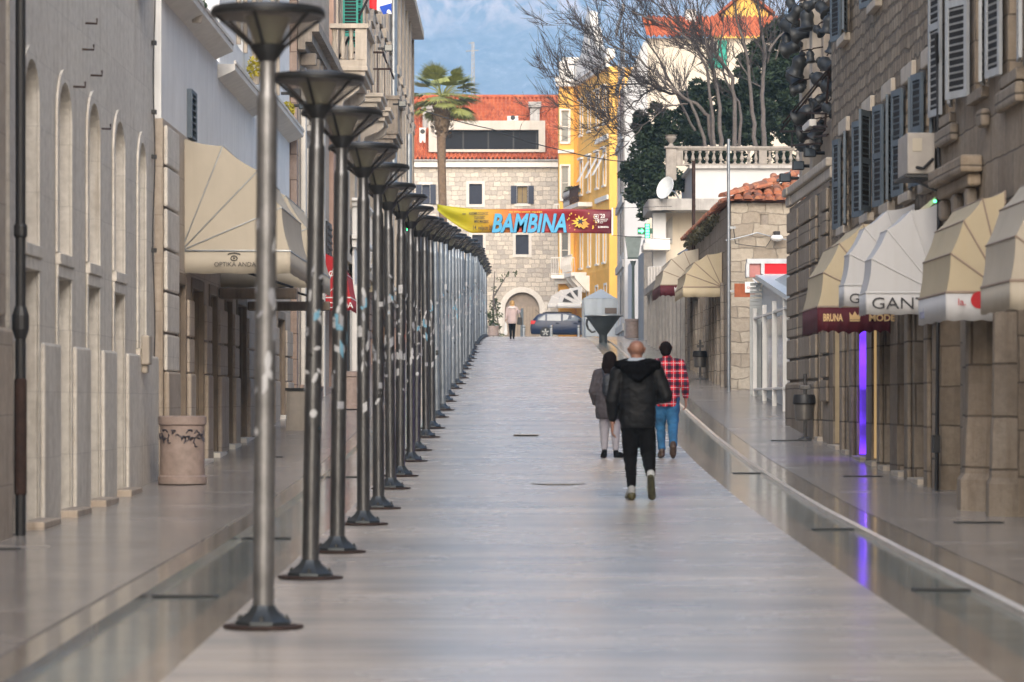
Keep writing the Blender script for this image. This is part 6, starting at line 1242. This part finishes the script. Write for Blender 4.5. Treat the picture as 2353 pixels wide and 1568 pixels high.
ORD = ['first', 'second', 'third', 'fourth', 'fifth', 'sixth', 'seventh', 'eighth', 'ninth', 'tenth', 'eleventh', 'twelfth', 'thirteenth', 'fourteenth', 'fifteenth', 'sixteenth', 'seventeenth', 'eighteenth', 'nineteenth', 'twentieth']
def ordn(i): return ORD[i] if i < 20 else (['twenty', 'thirty', 'forty'][(i+1)//10-2]+'-'+ORD[(i+1) % 10-1] if (i+1) % 10 else ['', '', 'twentieth', 'thirtieth', 'fortieth'][(i+1)//10])
xs_near = {0: (605, 616), 1: (713, 731), 2: (775, 786), 3: (835, 835), 4: (870, 868)}
farpole = bpy.data.meshes['pole'].copy() if 'pole' in bpy.data.meshes else None
farpole = next(o_.data for o_ in KIDS[lamp0.name] if o_.name.startswith('pole')).copy(); farpole.materials.clear(); farpole.materials.append(plain('pale_far_pole', (.24, .27, .305), .42, .65, .3, 3))  # paler blue-grey pole for the lamps farther along the row
NL = 43; y = 18.35; stk = [stickers(100+i) for i in range(7)]
for i in range(NL):
    o = lamp0 if i == 0 else copy_tree(lamp0)
    xx = -1.459
    if i in xs_near: xx = X(xs_near[i][0], y)
    elif y > 55: xx = -1.42 if y < 100 else -1.42-.001*(y-100)
    rj = random.Random(50+i)
    if y > 45: xx += rj.gauss(0, .025)
    o.location = (xx, y, ge(y)+.004-(abs(rj.gauss(0, .045)) if y > 45 else 0)*.0)
    o.scale = (1, 1, .993)
    if y > 45: o.scale = (1, 1, .993+rj.gauss(0, .012))
    if i == 0:
        for ch in o.children:
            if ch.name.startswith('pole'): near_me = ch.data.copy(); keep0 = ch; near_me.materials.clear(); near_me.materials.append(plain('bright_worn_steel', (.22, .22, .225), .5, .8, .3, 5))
    if i in xs_near: o.rotation_euler = (0, math.atan2(X(xs_near[i][1], y)-xx, HL), 0)
    else: o.rotation_euler = (0, random.Random(i).gauss(0, .008), 0)
    o['label'] = f'{ordn(i)} street lamp from the near end of the row, steel pole with sticker patches' if i < 30 else f'{ordn(i)} street lamp from the near end, small in the distance toward the gate'
    if i == 0: o['label'] = 'nearest and largest street lamp of the row, blurred steel pole covered in stickers'
    if i == NL-1: o['label'] = 'last and smallest street lamp of the row, next to the arched gate'
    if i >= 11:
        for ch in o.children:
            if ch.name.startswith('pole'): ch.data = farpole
    s = stk[i % 7] if i < 7 else stk[i % 7].copy()
    if i >= 7: COL.objects.link(s)
    s.parent = o
    y += 4.25 if i % 2 == 0 else 3.1
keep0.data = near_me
# ================================================================ people
skin = plain('skin_tone', (.42, .22, .15), .55, 0, .08, 12); skin_r = plain('ruddy_skin', (.22, .11, .078), .5, 0, .1, 12)
def capsule(bm, p0, r0, p1, r1, fx=1, fy=1, n=16):
    p0 = Vector(p0); p1 = Vector(p1); d = p1-p0; L_ = d.length; d = d.normalized() if L_ > 1e-6 else Vector((0, 0, 1))
    a = Vector((1, 0, 0)) if abs(d.x) < .8 else Vector((0, 0, 1)); a = (a-d*a.dot(d)).normalized(); b = d.cross(a); rings = []
    for i in range(5): t = math.pi/2*(1-i/4.0) if i else math.pi/2*.97; rings.append((p0-d*r0*math.sin(t)*(1), r0*math.cos(t)))
    for i in range(5): t = math.pi/2*(i/4.0) if i < 4 else math.pi/2*.97; rings.append((p1+d*r1*math.sin(t), r1*math.cos(t)))
    vs = []
    for c, r in rings:
        for j in range(n):
            t = 2*math.pi*j/n; vs.append(bm.verts.new(c+a*math.cos(t)*r*fx+b*math.sin(t)*r*fy))
    for i in range(len(rings)-1):
        for j in range(n): bm.faces.new((vs[i*n+j], vs[i*n+(j+1) % n], vs[(i+1)*n+(j+1) % n], vs[(i+1)*n+j]))
    bm.faces.new(vs[:n][::-1]); bm.faces.new(vs[-n:])
def blob(name, caps, voxel, mat, parent, smooth_it=4, wrinkle=0, cut=None):
    bm = bmesh.new()
    for c in caps: capsule(bm, *c)
    bmesh.ops.recalc_face_normals(bm, faces=bm.faces)
    me = bpy.data.meshes.new('t'); bm.to_mesh(me); bm.free(); o = bpy.data.objects.new('t', me); COL.objects.link(o)
    r = o.modifiers.new('r', 'REMESH'); r.mode = 'VOXEL'; r.voxel_size = voxel; r.adaptivity = 0
    if smooth_it: s = o.modifiers.new('s', 'SMOOTH'); s.iterations = smooth_it; s.factor = .6
    dg = bpy.context.evaluated_depsgraph_get(); dg.update(); me2 = bpy.data.meshes.new_from_object(o.evaluated_get(dg)); bpy.data.objects.remove(o)
    if cut is not None:
        bm = bmesh.new(); bm.from_mesh(me2); g_ = bmesh.ops.bisect_plane(bm, geom=bm.verts[:]+bm.edges[:]+bm.faces[:], plane_co=(0, 0, cut), plane_no=(0, 0, 1), clear_inner=True); bmesh.ops.holes_fill(bm, edges=[e for e in g_['geom_cut'] if isinstance(e, bmesh.types.BMEdge)]); bm.to_mesh(me2); bm.free()
    if wrinkle:
        me2.update(); nrm = [v.normal.copy() for v in me2.vertices]
        for v, n_ in zip(me2.vertices, nrm): q = v.co; v.co = q+n_*wrinkle*(noise.noise(Vector((q.x*9, q.y*9, q.z*16)))+.5*noise.noise(Vector((q.x*22, q.y*22, q.z*30))))
    me2.polygons.foreach_set('use_smooth', [True]*len(me2.polygons)); me2.materials.clear(); me2.materials.append(mat); me2.name = name
    ob = bpy.data.objects.new(name, me2); COL.objects.link(ob); ob.parent = parent; return ob
def head_caps(c, s=1, yaw=0):
    """c = centre of skull; face towards +Y turned by yaw"""
    cx, cy, cz = c; ca, sa = math.cos(yaw), math.sin(yaw)
    def q(x, y, z): return (cx+(x*ca-y*sa)*s, cy+(x*sa+y*ca)*s, cz+z*s)
    return [(q(0, -.018, .02), .083*s, q(0, .02, .025), .080*s), (q(0, .03, -.055), .055*s, q(0, .055, -.09), .035*s), (q(0, .0, -.03), .072*s, q(0, .03, -.03), .066*s),
            (q(0, .098, -.005), .009*s, q(0, .112, -.035), .014*s), (q(-.078, -.005, -.02), .014*s, q(-.084, -.012, .015), .018*s), (q(.078, -.005, -.02), .014*s, q(.084, -.012, .015), .018*s),
            (q(-.022, .098, -.068), .008*s, q(.022, .098, -.068), .008*s), (q(-.032, .085, .003), .013*s, q(-.031, .086, .003), .013*s), (q(.032, .085, .003), .013*s, q(.031, .086, .003), .013*s)]
def hand_caps(w, side, s=1, down=(0, 0, -1), fwd=(0, 1, 0), curl=.35):
    w = Vector(w); d = Vector(down).normalized(); f = Vector(fwd).normalized(); f = (f-d*f.dot(d)).normalized(); inn = d.cross(f).normalized()
    if inn.x*side > 0: inn = -inn
    c = []; palm = w+d*.09*s
    for k in range(4): o = f*(.030-.020*k)*s; c.append((w+o*.7+d*.01*s, .017*s, palm+o, .014*s))
    for k, ln in enumerate((.070, .078, .072, .056)):
        o = f*(.032-.021*k)*s; b = palm+o; a1 = (d+inn*curl*.6).normalized(); a2 = (d*.7+inn*curl*1.8).normalized(); m1 = b+a1*ln*.5*s; m2 = m1+a2*ln*.5*s; c.append((b, .0098*s, m1, .009*s)); c.append((m1, .009*s, m2, .0075*s))
    t0 = w+d*.03*s+f*.028*s; t1 = t0+(d*.7+f*.7).normalized()*.035*s; t2 = t1+(d*.95+f*.3+inn*.2).normalized()*.032*s; c += [(t0, .014*s, t1, .011*s), (t1, .011*s, t2, .009*s)]
    return c
def shoe(x, y, z, yaw, pitch, s=1):
    """heel at (x,y,z+..) pointing +Y"""
    d = Vector((math.sin(yaw)*math.cos(pitch), math.cos(yaw)*math.cos(pitch), math.sin(pitch))); u = Vector((0, 0, 1)) if abs(pitch) < .5 else Vector((0, math.sin(-pitch), math.cos(pitch)))
    h = Vector((x, y, z)); return [(h+u*.045*s, .040*s, h+d*.12*s+u*.045*s, .044*s), (h+d*.10*s+u*.04*s, .044*s, h+d*.205*s+u*.032*s, .034*s), (h+u*.05*s, .038*s, h+u*.09*s-d*.0, .042*s)], [(h+u*.012*s-d*.01*s, .036*s, h+d*.21*s+u*.012*s, .040*s, 1, .4)]
def PT(x, y, z): return (x, y, z)
def person(label, X0, Y0, S_): return thing('person', label, 'person', (X0, Y0, ge(Y0)+.006))
black_j = plain('black_jacket', (.006, .0065, .008), .6, 0, .3, 5, .2, spec=.2); blackp = plain('black_trousers', (.004, .004, .005), .9, spec=.15)
# --- man in black
t = person('bald man in a black hooded jacket and black trousers striding away, nearest walker', X(1465, 34.8), 34.8, 1)
hip, kneeL, ankL = (-.085, 0, .90), (-.075, .10, .49), (-.065, .03, .10); kneeR, ankR = (.125, .10, .50), (.135, -.30, .245)
shL, elL, wrL = (-.215, -.01, 1.41), (-.285, -.05, 1.10), (-.275, .03, .86); shR, elR, wrR = (.215, -.01, 1.41), (.315, -.05, 1.15), (.20, .20, 1.10)
body = head_caps((-.01, .03, 1.665), 1.04)+[((-.005, .0, 1.45), .062, (-.01, .02, 1.60), .062), ((0, 0, .95), .14, (0, 0, 1.15), .13, 1.15, .8), ((0, 0, 1.15), .13, (0, 0, 1.38), .14, 1.2, .8), (shL, .06, shR, .06),
    (shL, .055, elL, .043), (elL, .042, wrL, .030), (shR, .055, elR, .043), (elR, .042, wrR, .030), (hip, .088, kneeL, .058), (kneeL, .056, ankL, .040), ((.085, 0, .90), .088, kneeR, .058), (kneeR, .056, ankR, .040), (ankL, .038, (-.065, .15, .04), .03), (ankR, .038, (.135, -.25, .10), .03)]
body += hand_caps(wrL, -1, 1.08, (-.05, .06, -1), (0, 1, 0), .45)+hand_caps(wrR, 1, 1.05, (-.7, .7, .1), (0, .2, 1), .7)
blob('body', body, .0055, skin_r, t, 3)
blob('jacket', [((0, -.0, .88), .175, (0, 0, 1.10), .172, 1.18, .86), ((0, 0, 1.10), .172, (0, -.01, 1.36), .17, 1.28, .88), ((-.17, -.01, 1.41), .085, (.17, -.01, 1.41), .085), ((0, -.05, 1.44), .075, (0, -.02, 1.50), .07, 1.9, 1),
    (shL, .088, elL, .073), (elL, .073, (-.277, .015, .915), .052), (shR, .088, elR, .075), (elR, .075, (.22, .16, 1.11), .055), ((0, 0, .83), .165, (0, 0, .90), .17, 1.15, .85)], .010, black_j, t, 5, .007, cut=.80)
blob('fur_hood', [((-.20, -.09, 1.50), .050, (.20, -.09, 1.50), .050), ((-.21, -.08, 1.50), .05, (-.10, .05, 1.53), .045), ((.21, -.08, 1.50), .05, (.10, .05, 1.53), .045), ((-.14, -.14, 1.46), .055, (0, -.16, 1.36), .055), ((.14, -.14, 1.46), .055, (0, -.16, 1.36), .055), ((0, -.15, 1.47), .06, (0, -.16, 1.40), .06, 1.6, 1)], .010, plain('black_fur', (.004, .004, .005), 1, 0, .3, 40, .8, spec=.1), t, 2, .020)
blob('hoodie_collar', [((-.075, -.03, 1.545), .035, (.06, -.03, 1.545), .035), ((-.08, -.02, 1.545), .032, (-.05, .06, 1.55), .03), ((.065, -.02, 1.545), .032, (.04, .06, 1.55), .03), ((-.13, -.06, 1.53), .025, (.12, -.06, 1.53), .025)], .008, plain('grey_sweatshirt', (.28, .32, .38), .9), t, 3)
blob('trousers', [((-.06, 0, .88), .13, (.06, 0, .88), .13, 1, .95), (hip, .112, kneeL, .082), (kneeL, .080, (-.066, .04, .16), .050), ((.085, 0, .90), .115, kneeR, .088), (kneeR, .086, (.134, -.27, .285), .055), ((0, 0, .80), .09, (0, 0, .9), .12)], .009, blackp, t, 4, .007)
up, so_ = shoe(-.065, -.02, .012, -.12, 0, 1.15); blob('shoe', up, .007, plain('grey_white_trainer', (.22, .23, .24), .6), t, 2); blob('sole', [((-.065, -.03, .028), .045, (-.09, .21, .028), .048, 1, .5), ((-.065, -.035, .045), .05, (-.07, .02, .04), .05)], .007, plain('black_yellow_sole', (.05, .045, .012), .6, 0, .9, 30), t, 1)
blob('shoe', [((.135, -.335, .26), .046, (.135, -.27, .15), .048), ((.135, -.27, .15), .05, (.15, -.20, .055), .04), ((.135, -.34, .26), .045, (.135, -.31, .30), .045)], .007, plain('grey_white_trainer2', (.34, .36, .37), .6), t, 2)
blob('sole', [((.130, -.378, .262), .036, (.150, -.255, .045), .044, 1.05, .6)], .007, plain('dark_treaded_sole', (.03, .03, .012), .6, 0, .8, 30), t, 1)
# --- woman
t = person('dark haired woman in a grey coat with a small backpack, left of the bald man', X(1401, 45.5), 45.5, 1)
hL, kL, aL = (-.08, 0, .80), (-.075, .04, .44), (-.075, .0, .09); kR, aR = (.085, .02, .44), (.09, -.02, .09)
sL, eL, wL = (-.17, 0, 1.22), (-.24, -.02, .97), (-.19, .10, .78); sR, eR, wR = (.17, 0, 1.22), (.24, -.02, .97), (.20, .10, .78)
body = head_caps((.0, .02, 1.425), .97)+[((0, 0, 1.25), .05, (0, .01, 1.38), .05), ((0, 0, .85), .14, (0, 0, 1.18), .12, 1.2, .8), (sL, .05, sR, .05), (sL, .05, eL, .04), (eL, .038, wL, .027), (sR, .05, eR, .04), (eR, .038, wR, .027), (hL, .085, kL, .055), (kL, .055, aL, .035), ((.08, 0, .80), .085, kR, .055), (kR, .055, aR, .035), (aL, .033, (-.08, .14, .04), .028), (aR, .033, (.13, .12, .04), .028)]
body += hand_caps(wL, -1, .92, (0, .1, -1), (0, 1, 0), .5)+hand_caps(wR, 1, .92, (0, .1, -1), (0, 1, 0), .5)
blob('body', body, .007, skin, t, 3)
blob('coat', [((0, 0, .66), .19, (0, 0, .95), .185, 1.12, .85), ((0, 0, .95), .185, (0, 0, 1.16), .15, 1.2, .85), ((-.13, 0, 1.23), .075, (.13, 0, 1.23), .075), ((0, -.02, 1.26), .07, (0, -.01, 1.29), .07), (sL, .078, eL, .068), (eL, .066, (-.20, .08, .81), .052), (sR, .078, eR, .068), (eR, .066, (.205, .08, .81), .052)], .010, plain('dark_grey_coat', (.045, .040, .048), .9, 0, .2, 8), t, 5, .008, cut=.57)
blob('leggings', [(hL, .095, kL, .072), (kL, .072, (-.075, .0, .13), .045), ((.08, 0, .80), .095, kR, .072), (kR, .072, (.088, -.02, .13), .045)], .009, plain('grey_leggings', (.24, .235, .27), .9), t, 4)
blob('hair', [((0, -.02, 1.45), .103, (0, -.03, 1.35), .10), ((0, -.045, 1.38), .095, (0, -.06, 1.26), .085, 1.2, .7), ((-.06, -.02, 1.36), .06, (-.07, -.02, 1.27), .05), ((.06, -.02, 1.36), .06, (.07, -.02, 1.27), .05)], .009, plain('dark_hair', (.010, .007, .007), .9, 0, .4, 40, .5, spec=.1), t, 3, .006)
blob('backpack', [((-.02, -.19, .98), .085, (-.02, -.19, 1.15), .075, 1.15, .7), ((-.02, -.23, .96), .05, (-.02, -.23, 1.05), .05, 1.4, .7)], .009, plain('black_backpack', (.014, .018, .026), .6), t, 3)
blob('backpack_strap', [((-.10, -.10, 1.24), .014, (-.10, .0, 1.315), .014), ((.07, -.10, 1.24), .014, (.08, .0, 1.315), .014), ((-.08, -.17, 1.18), .014, (-.10, -.10, 1.24), .014), ((.05, -.17, 1.18), .014, (.07, -.10, 1.24), .014)], .006, bpy.data.materials['black_backpack'], t, 1)
for sx_, yaw in ((-.075, -.1), (.09, .55)): up, so_ = shoe(sx_, -.03, .008, yaw, 0, .95); blob('shoe', up+[(p0, r0, p1, r1, 1, .4) for (p0, r0, p1, r1, *_r) in so_], .008, blackp, t, 2)
# --- man in plaid
t = person('man in a red plaid shirt and blue jeans, right of the bald man', X(1533, 45.4), 45.4, 1)
hL, kL, aL = (-.085, 0, .86), (-.09, .12, .47), (-.07, .10, .09); kR, aR = (.085, .04, .48), (.075, -.22, .15)
sL, eL, wL = (-.19, 0, 1.37), (-.24, -.02, 1.10), (-.20, .18, .95); sR, eR, wR = (.19, 0, 1.37), (.255, -.05, 1.08), (.275, .04, .86)
body = head_caps((-.02, .02, 1.60), 1.0)+[((0, 0, 1.40), .06, (-.015, .01, 1.54), .06), ((0, 0, .92), .14, (0, 0, 1.32), .14, 1.2, .85), (sL, .055, sR, .055), (sL, .053, eL, .042), (eL, .04, wL, .030), (sR, .053, eR, .042), (eR, .04, wR, .030), (hL, .09, kL, .058), (kL, .056, aL, .038), ((.085, 0, .86), .09, kR, .058), (kR, .056, aR, .038), (aL, .036, (-.07, .22, .04), .03), (aR, .036, (.075, -.10, .06), .03)]
body += hand_caps(wR, 1, 1.05, (0, .05, -1), (0, 1, 0), .5)+hand_caps(wL, -1, 1.05, (0, .8, -.4), (0, .4, 1), .5)
blob('body', body, .0065, skin_r, t, 3)
mt, nt, bs = newmat('red_plaid'); tc = N(nt, 'ShaderNodeTexCoord'); s = N(nt, 'ShaderNodeSeparateXYZ'); L(nt, tc.outputs['Object'], s.inputs[0])
def band(out, fr, w_, ph=0):
    a = N(nt, 'ShaderNodeMath', operation='MULTIPLY_ADD'); L(nt, out, a.inputs[0]); a.inputs[1].default_value = fr; a.inputs[2].default_value = ph+50; f = N(nt, 'ShaderNodeMath', operation='FRACT'); L(nt, a.outputs[0], f.inputs[0]); c = N(nt, 'ShaderNodeMath', operation='LESS_THAN'); L(nt, f.outputs[0], c.inputs[0]); c.inputs[1].default_value = w_; return c.outputs[0]
col = mixc(nt, band(s.outputs[0], 8.5, .42), (.58, .012, .025, 1), (.14, .01, .03, 1)); col = mixc(nt, band(s.outputs[2], 8.5, .42), col, mixc(nt, band(s.outputs[0], 8.5, .42), (.14, .01, .03, 1), (.012, .010, .025, 1)))
col = mixc(nt, band(s.outputs[0], 8.5, .07, .3), col, (.55, .4, .42, 1)); col = mixc(nt, band(s.outputs[2], 8.5, .07, .3), col, (.55, .4, .42, 1)); L(nt, col, bs.inputs['Base Color']); bs.inputs['Roughness'].default_value = .9
blob('shirt', [((0, 0, .84), .165, (0, 0, 1.10), .168, 1.12, .85), ((0, 0, 1.10), .168, (0, 0, 1.32), .155, 1.25, .88), ((-.15, 0, 1.38), .075, (.15, 0, 1.38), .075), ((0, -.01, 1.43), .07, (0, -.01, 1.455), .068), (sL, .078, eL, .066), (eL, .064, (-.205, .15, .97), .048), (sR, .078, eR, .066), (eR, .064, (.272, .03, .91), .048)], .009, mt, t, 4, .007, cut=.75)
blob('jeans', [((-.05, 0, .84), .13, (.05, 0, .84), .13, 1, .95), (hL, .105, kL, .075), (kL, .073, (-.072, .10, .14), .055), ((.085, 0, .86), .108, kR, .08), (kR, .078, (.076, -.19, .20), .06)], .009, plain('blue_jeans', (.018, .10, .22), .85, 0, .5, 5), t, 4, .008)
blob('hair', [((-.02, -.02, 1.61), .088, (-.02, -.035, 1.555), .080), ((-.09, .0, 1.60), .025, (-.09, .01, 1.57), .02), ((.05, .0, 1.60), .025, (.05, .01, 1.57), .02)], .008, bpy.data.materials['dark_hair'], t, 2)
up, so_ = shoe(-.07, .07, .008, -.1, 0, 1.1); blob('shoe', up, .008, plain('brown_shoe', (.05, .03, .02), .5), t, 2)
blob('shoe', [((.075, -.265, .17), .05, (.075, -.21, .08), .052), ((.075, -.21, .08), .052, (.08, -.13, .035), .035), ((.075, -.25, .18), .048, (.075, -.23, .21), .048)], .008, bpy.data.materials['brown_shoe'], t, 2)
# --- woman far
t = person('blonde woman in a pale pink coat and black trousers walking away near the arched gate', X(1177, 134), 134, 1)
body = head_caps((0, .02, 1.53), 1.0)+[((0, 0, 1.35), .05, (0, .01, 1.48), .05), ((0, 0, .9), .14, (0, 0, 1.27), .12, 1.2, .8), ((-.17, 0, 1.31), .05, (.17, 0, 1.31), .05), ((-.18, 0, 1.31), .05, (-.24, -.02, 1.05), .04), ((-.24, -.02, 1.05), .04, (-.27, .03, .82), .028), ((.18, 0, 1.31), .05, (.26, .0, 1.10), .04), ((.26, 0, 1.10), .038, (.33, .16, 1.22), .026), ((-.08, 0, .85), .085, (-.07, .08, .47), .055), ((-.07, .08, .47), .055, (-.06, .02, .09), .035), ((.08, 0, .85), .085, (.07, .04, .47), .055), ((.07, .04, .47), .055, (.06, -.10, .10), .035), ((-.06, .02, .09), .03, (-.06, .14, .04), .026), ((.06, -.1, .10), .03, (.06, .02, .04), .026)]
body += hand_caps((-.27, .03, .82), -1, .95, (0, 0, -1), (0, 1, 0), .6)+hand_caps((.33, .16, 1.22), 1, .95, (.3, .5, .8), (0, 1, -.3), .4)
blob('body', body, .009, skin, t, 2)
pk = plain('pale_pink_coat', (.56, .44, .42), .85, 0, .08)
blob('coat', [((0, 0, .76), .19, (0, 0, 1.02), .16, 1.08, .85), ((0, 0, 1.02), .16, (0, 0, 1.24), .15, 1.2, .85), ((-.13, 0, 1.32), .075, (.13, 0, 1.32), .075), ((-.18, 0, 1.31), .075, (-.24, -.02, 1.05), .065), ((-.24, -.02, 1.05), .063, (-.268, .02, .87), .048), ((.18, 0, 1.31), .075, (.26, 0, 1.10), .065), ((.26, 0, 1.10), .06, (.32, .14, 1.20), .046)], .011, pk, t, 4, cut=.66)
blob('hood', [((-.12, -.11, 1.33), .05, (.12, -.11, 1.33), .05), ((-.1, -.08, 1.38), .04, (.1, -.08, 1.38), .04)], .010, plain('cream_fur', (.66, .58, .55), .95), t, 2)
blob('trousers', [((-.08, 0, .82), .10, (-.07, .08, .47), .072), ((-.07, .08, .47), .07, (-.06, .02, .12), .05), ((.08, 0, .82), .10, (.07, .04, .47), .072), ((.07, .04, .47), .07, (.06, -.10, .13), .05)], .010, blackp, t, 3)
blob('hair', [((0, -.01, 1.56), .102, (0, -.02, 1.50), .108), ((0, -.03, 1.50), .105, (0, -.03, 1.44), .09)], .010, plain('blonde_hair', (.50, .29, .10), .6, 0, .3, 20), t, 2)
for sx_, y_ in ((-.06, -.0), (.06, -.13)): up, so_ = shoe(sx_, y_, .008, 0, 0, .95); blob('shoe', up, .009, blackp, t, 1)
bag = thing('handbag', 'black shoulder bag hanging at the right side of the woman in pink', 'bag', (X(1177, 134)+.30, 133.9, ge(134)+.8)); c = worldloc(bag); m = M(); m.prism([(c.x-.10, c.y-.05, c.z-.18), (c.x+.14, c.y-.05, c.z-.2), (c.x+.12, c.y-.05, c.z+.12), (c.x-.06, c.y-.05, c.z+.14)], (0, .1, 0)); m.build('pouch', dark, bag, bevel=.03); m = M(); m.tube([(c.x-.04, c.y, c.z+.14), (c.x-.06, c.y+.02, c.z+.4), (c.x-.1, c.y+.08, c.z+.52), (c.x+.0, c.y+.1, c.z+.38), (c.x+.10, c.y, c.z+.12)], .012, 6); m.build('strap', dark, bag)
bag = thing('carrier_bag', 'long white plastic bag in the left hand of the woman in pink', 'bag', (X(1177, 134)-.27, 134.03, ge(134)+.4)); c = worldloc(bag); m = M(); m.lathe((c.x, c.y, c.z-.22), [(.05, 0), (.075, .08), (.06, .3), (.035, .52), (.02, .60)], 12, sy=.6); m.build('sack', whitelet, bag, smooth=60)
m = M(); m.tube([(c.x-.02, c.y, c.z+.36), (c.x-.015, c.y, c.z+.42), (c.x+.015, c.y, c.z+.42), (c.x+.02, c.y, c.z+.36)], .008, 5); m.build('handle', whitelet, bag)
# --- man at left behind the poles
t = person('person in a black and tan jacket glimpsed between the lamp poles on the left sidewalk', X(878, 88), 88, 1)
body = head_caps((.10, .02, 1.56), 1.0, math.pi)+[((.06, 0, 1.38), .055, (.09, .0, 1.50), .055), ((0, 0, .92), .14, (.03, 0, 1.30), .14, 1.1, .85), ((-.16, 0, 1.33), .055, (.19, 0, 1.33), .055), ((-.17, 0, 1.33), .055, (-.22, 0, 1.06), .04), ((-.22, 0, 1.06), .04, (-.12, -.16, .98), .03), ((.2, 0, 1.33), .055, (.24, 0, 1.06), .04), ((.24, 0, 1.06), .04, (.2, -.1, .86), .03), ((-.06, 0, .86), .09, (-.06, -.02, .47), .058), ((-.06, -.02, .47), .056, (-.06, .02, .09), .038), ((.09, 0, .86), .09, (.09, -.03, .47), .058), ((.09, -.03, .47), .056, (.09, 0, .09), .038), ((-.06, .02, .08), .035, (-.06, -.12, .04), .03), ((.09, 0, .08), .035, (.09, -.14, .04), .03)]
body += hand_caps((-.12, -.16, .98), -1, 1, (.5, -.5, -.3), (0, 0, 1), .5)+hand_caps((.2, -.1, .86), 1, 1, (0, -.1, -1), (0, -1, 0), .4)
blob('body', body, .009, skin_r, t, 2)
mt, nt, bs = newmat('black_tan_jacket'); tc = N(nt, 'ShaderNodeTexCoord'); s = N(nt, 'ShaderNodeSeparateXYZ'); L(nt, tc.outputs['Object'], s.inputs[0]); L(nt, ramp(nt, s.outputs[2], [(.0, (.33, .17, .07)), (.99, (.33, .17, .07)), (1, (.33, .17, .07))]), bs.inputs['Base Color']); th = N(nt, 'ShaderNodeMath', operation='GREATER_THAN'); L(nt, s.outputs[2], th.inputs[0]); th.inputs[1].default_value = 1.2; L(nt, mixc(nt, th.outputs[0], (.33, .17, .07, 1), (.02, .022, .03, 1)), bs.inputs['Base Color']); bs.inputs['Roughness'].default_value = .85
blob('jacket', [((0, 0, .86), .17, (.02, 0, 1.28), .165, 1.12, .85), ((-.13, 0, 1.34), .08, (.16, 0, 1.34), .08), ((-.17, 0, 1.33), .08, (-.22, 0, 1.06), .068), ((-.22, 0, 1.06), .065, (-.13, -.14, .99), .05), ((.2, 0, 1.33), .08, (.24, 0, 1.06), .068), ((.24, 0, 1.06), .065, (.205, -.09, .90), .05)], .011, mt, t, 4, .006)
blob('trousers', [((-.05, 0, .84), .12, (.06, 0, .84), .12), ((-.06, 0, .86), .10, (-.06, -.02, .47), .078), ((-.06, -.02, .47), .076, (-.06, .02, .12), .055), ((.09, 0, .86), .10, (.09, -.03, .47), .078), ((.09, -.03, .47), .076, (.09, 0, .12), .055)], .010, blackp, t, 3)
blob('hair', [((.10, .03, 1.60), .086, (.10, .04, 1.56), .08)], .010, plain('grey_hair', (.3, .28, .26), .8), t, 2)
for sx_ in (-.06, .09): blob('shoe', [((sx_, .03, .05), .045, (sx_, -.15, .04), .04)], .010, blackp, t, 1)
# ================================================================ air
m = M(); m.box(-3600, 3600, -70, 8800, -2.2, 2000)
hm = bpy.data.materials.new('haze_air'); hm.use_nodes = True; nt = hm.node_tree; nt.nodes.remove(nt.nodes['Principled BSDF']); pv = nt.nodes.new('ShaderNodeVolumePrincipled'); pv.inputs['Color'].default_value = (.40, .66, 1, 1); pv.inputs['Density'].default_value = .00019; pv.inputs['Anisotropy'].default_value = -.3
nt.links.new(pv.outputs[0], nt.nodes['Material Output'].inputs['Volume']); hz = m.build('haze', hm); hz['kind'] = 'stuff'
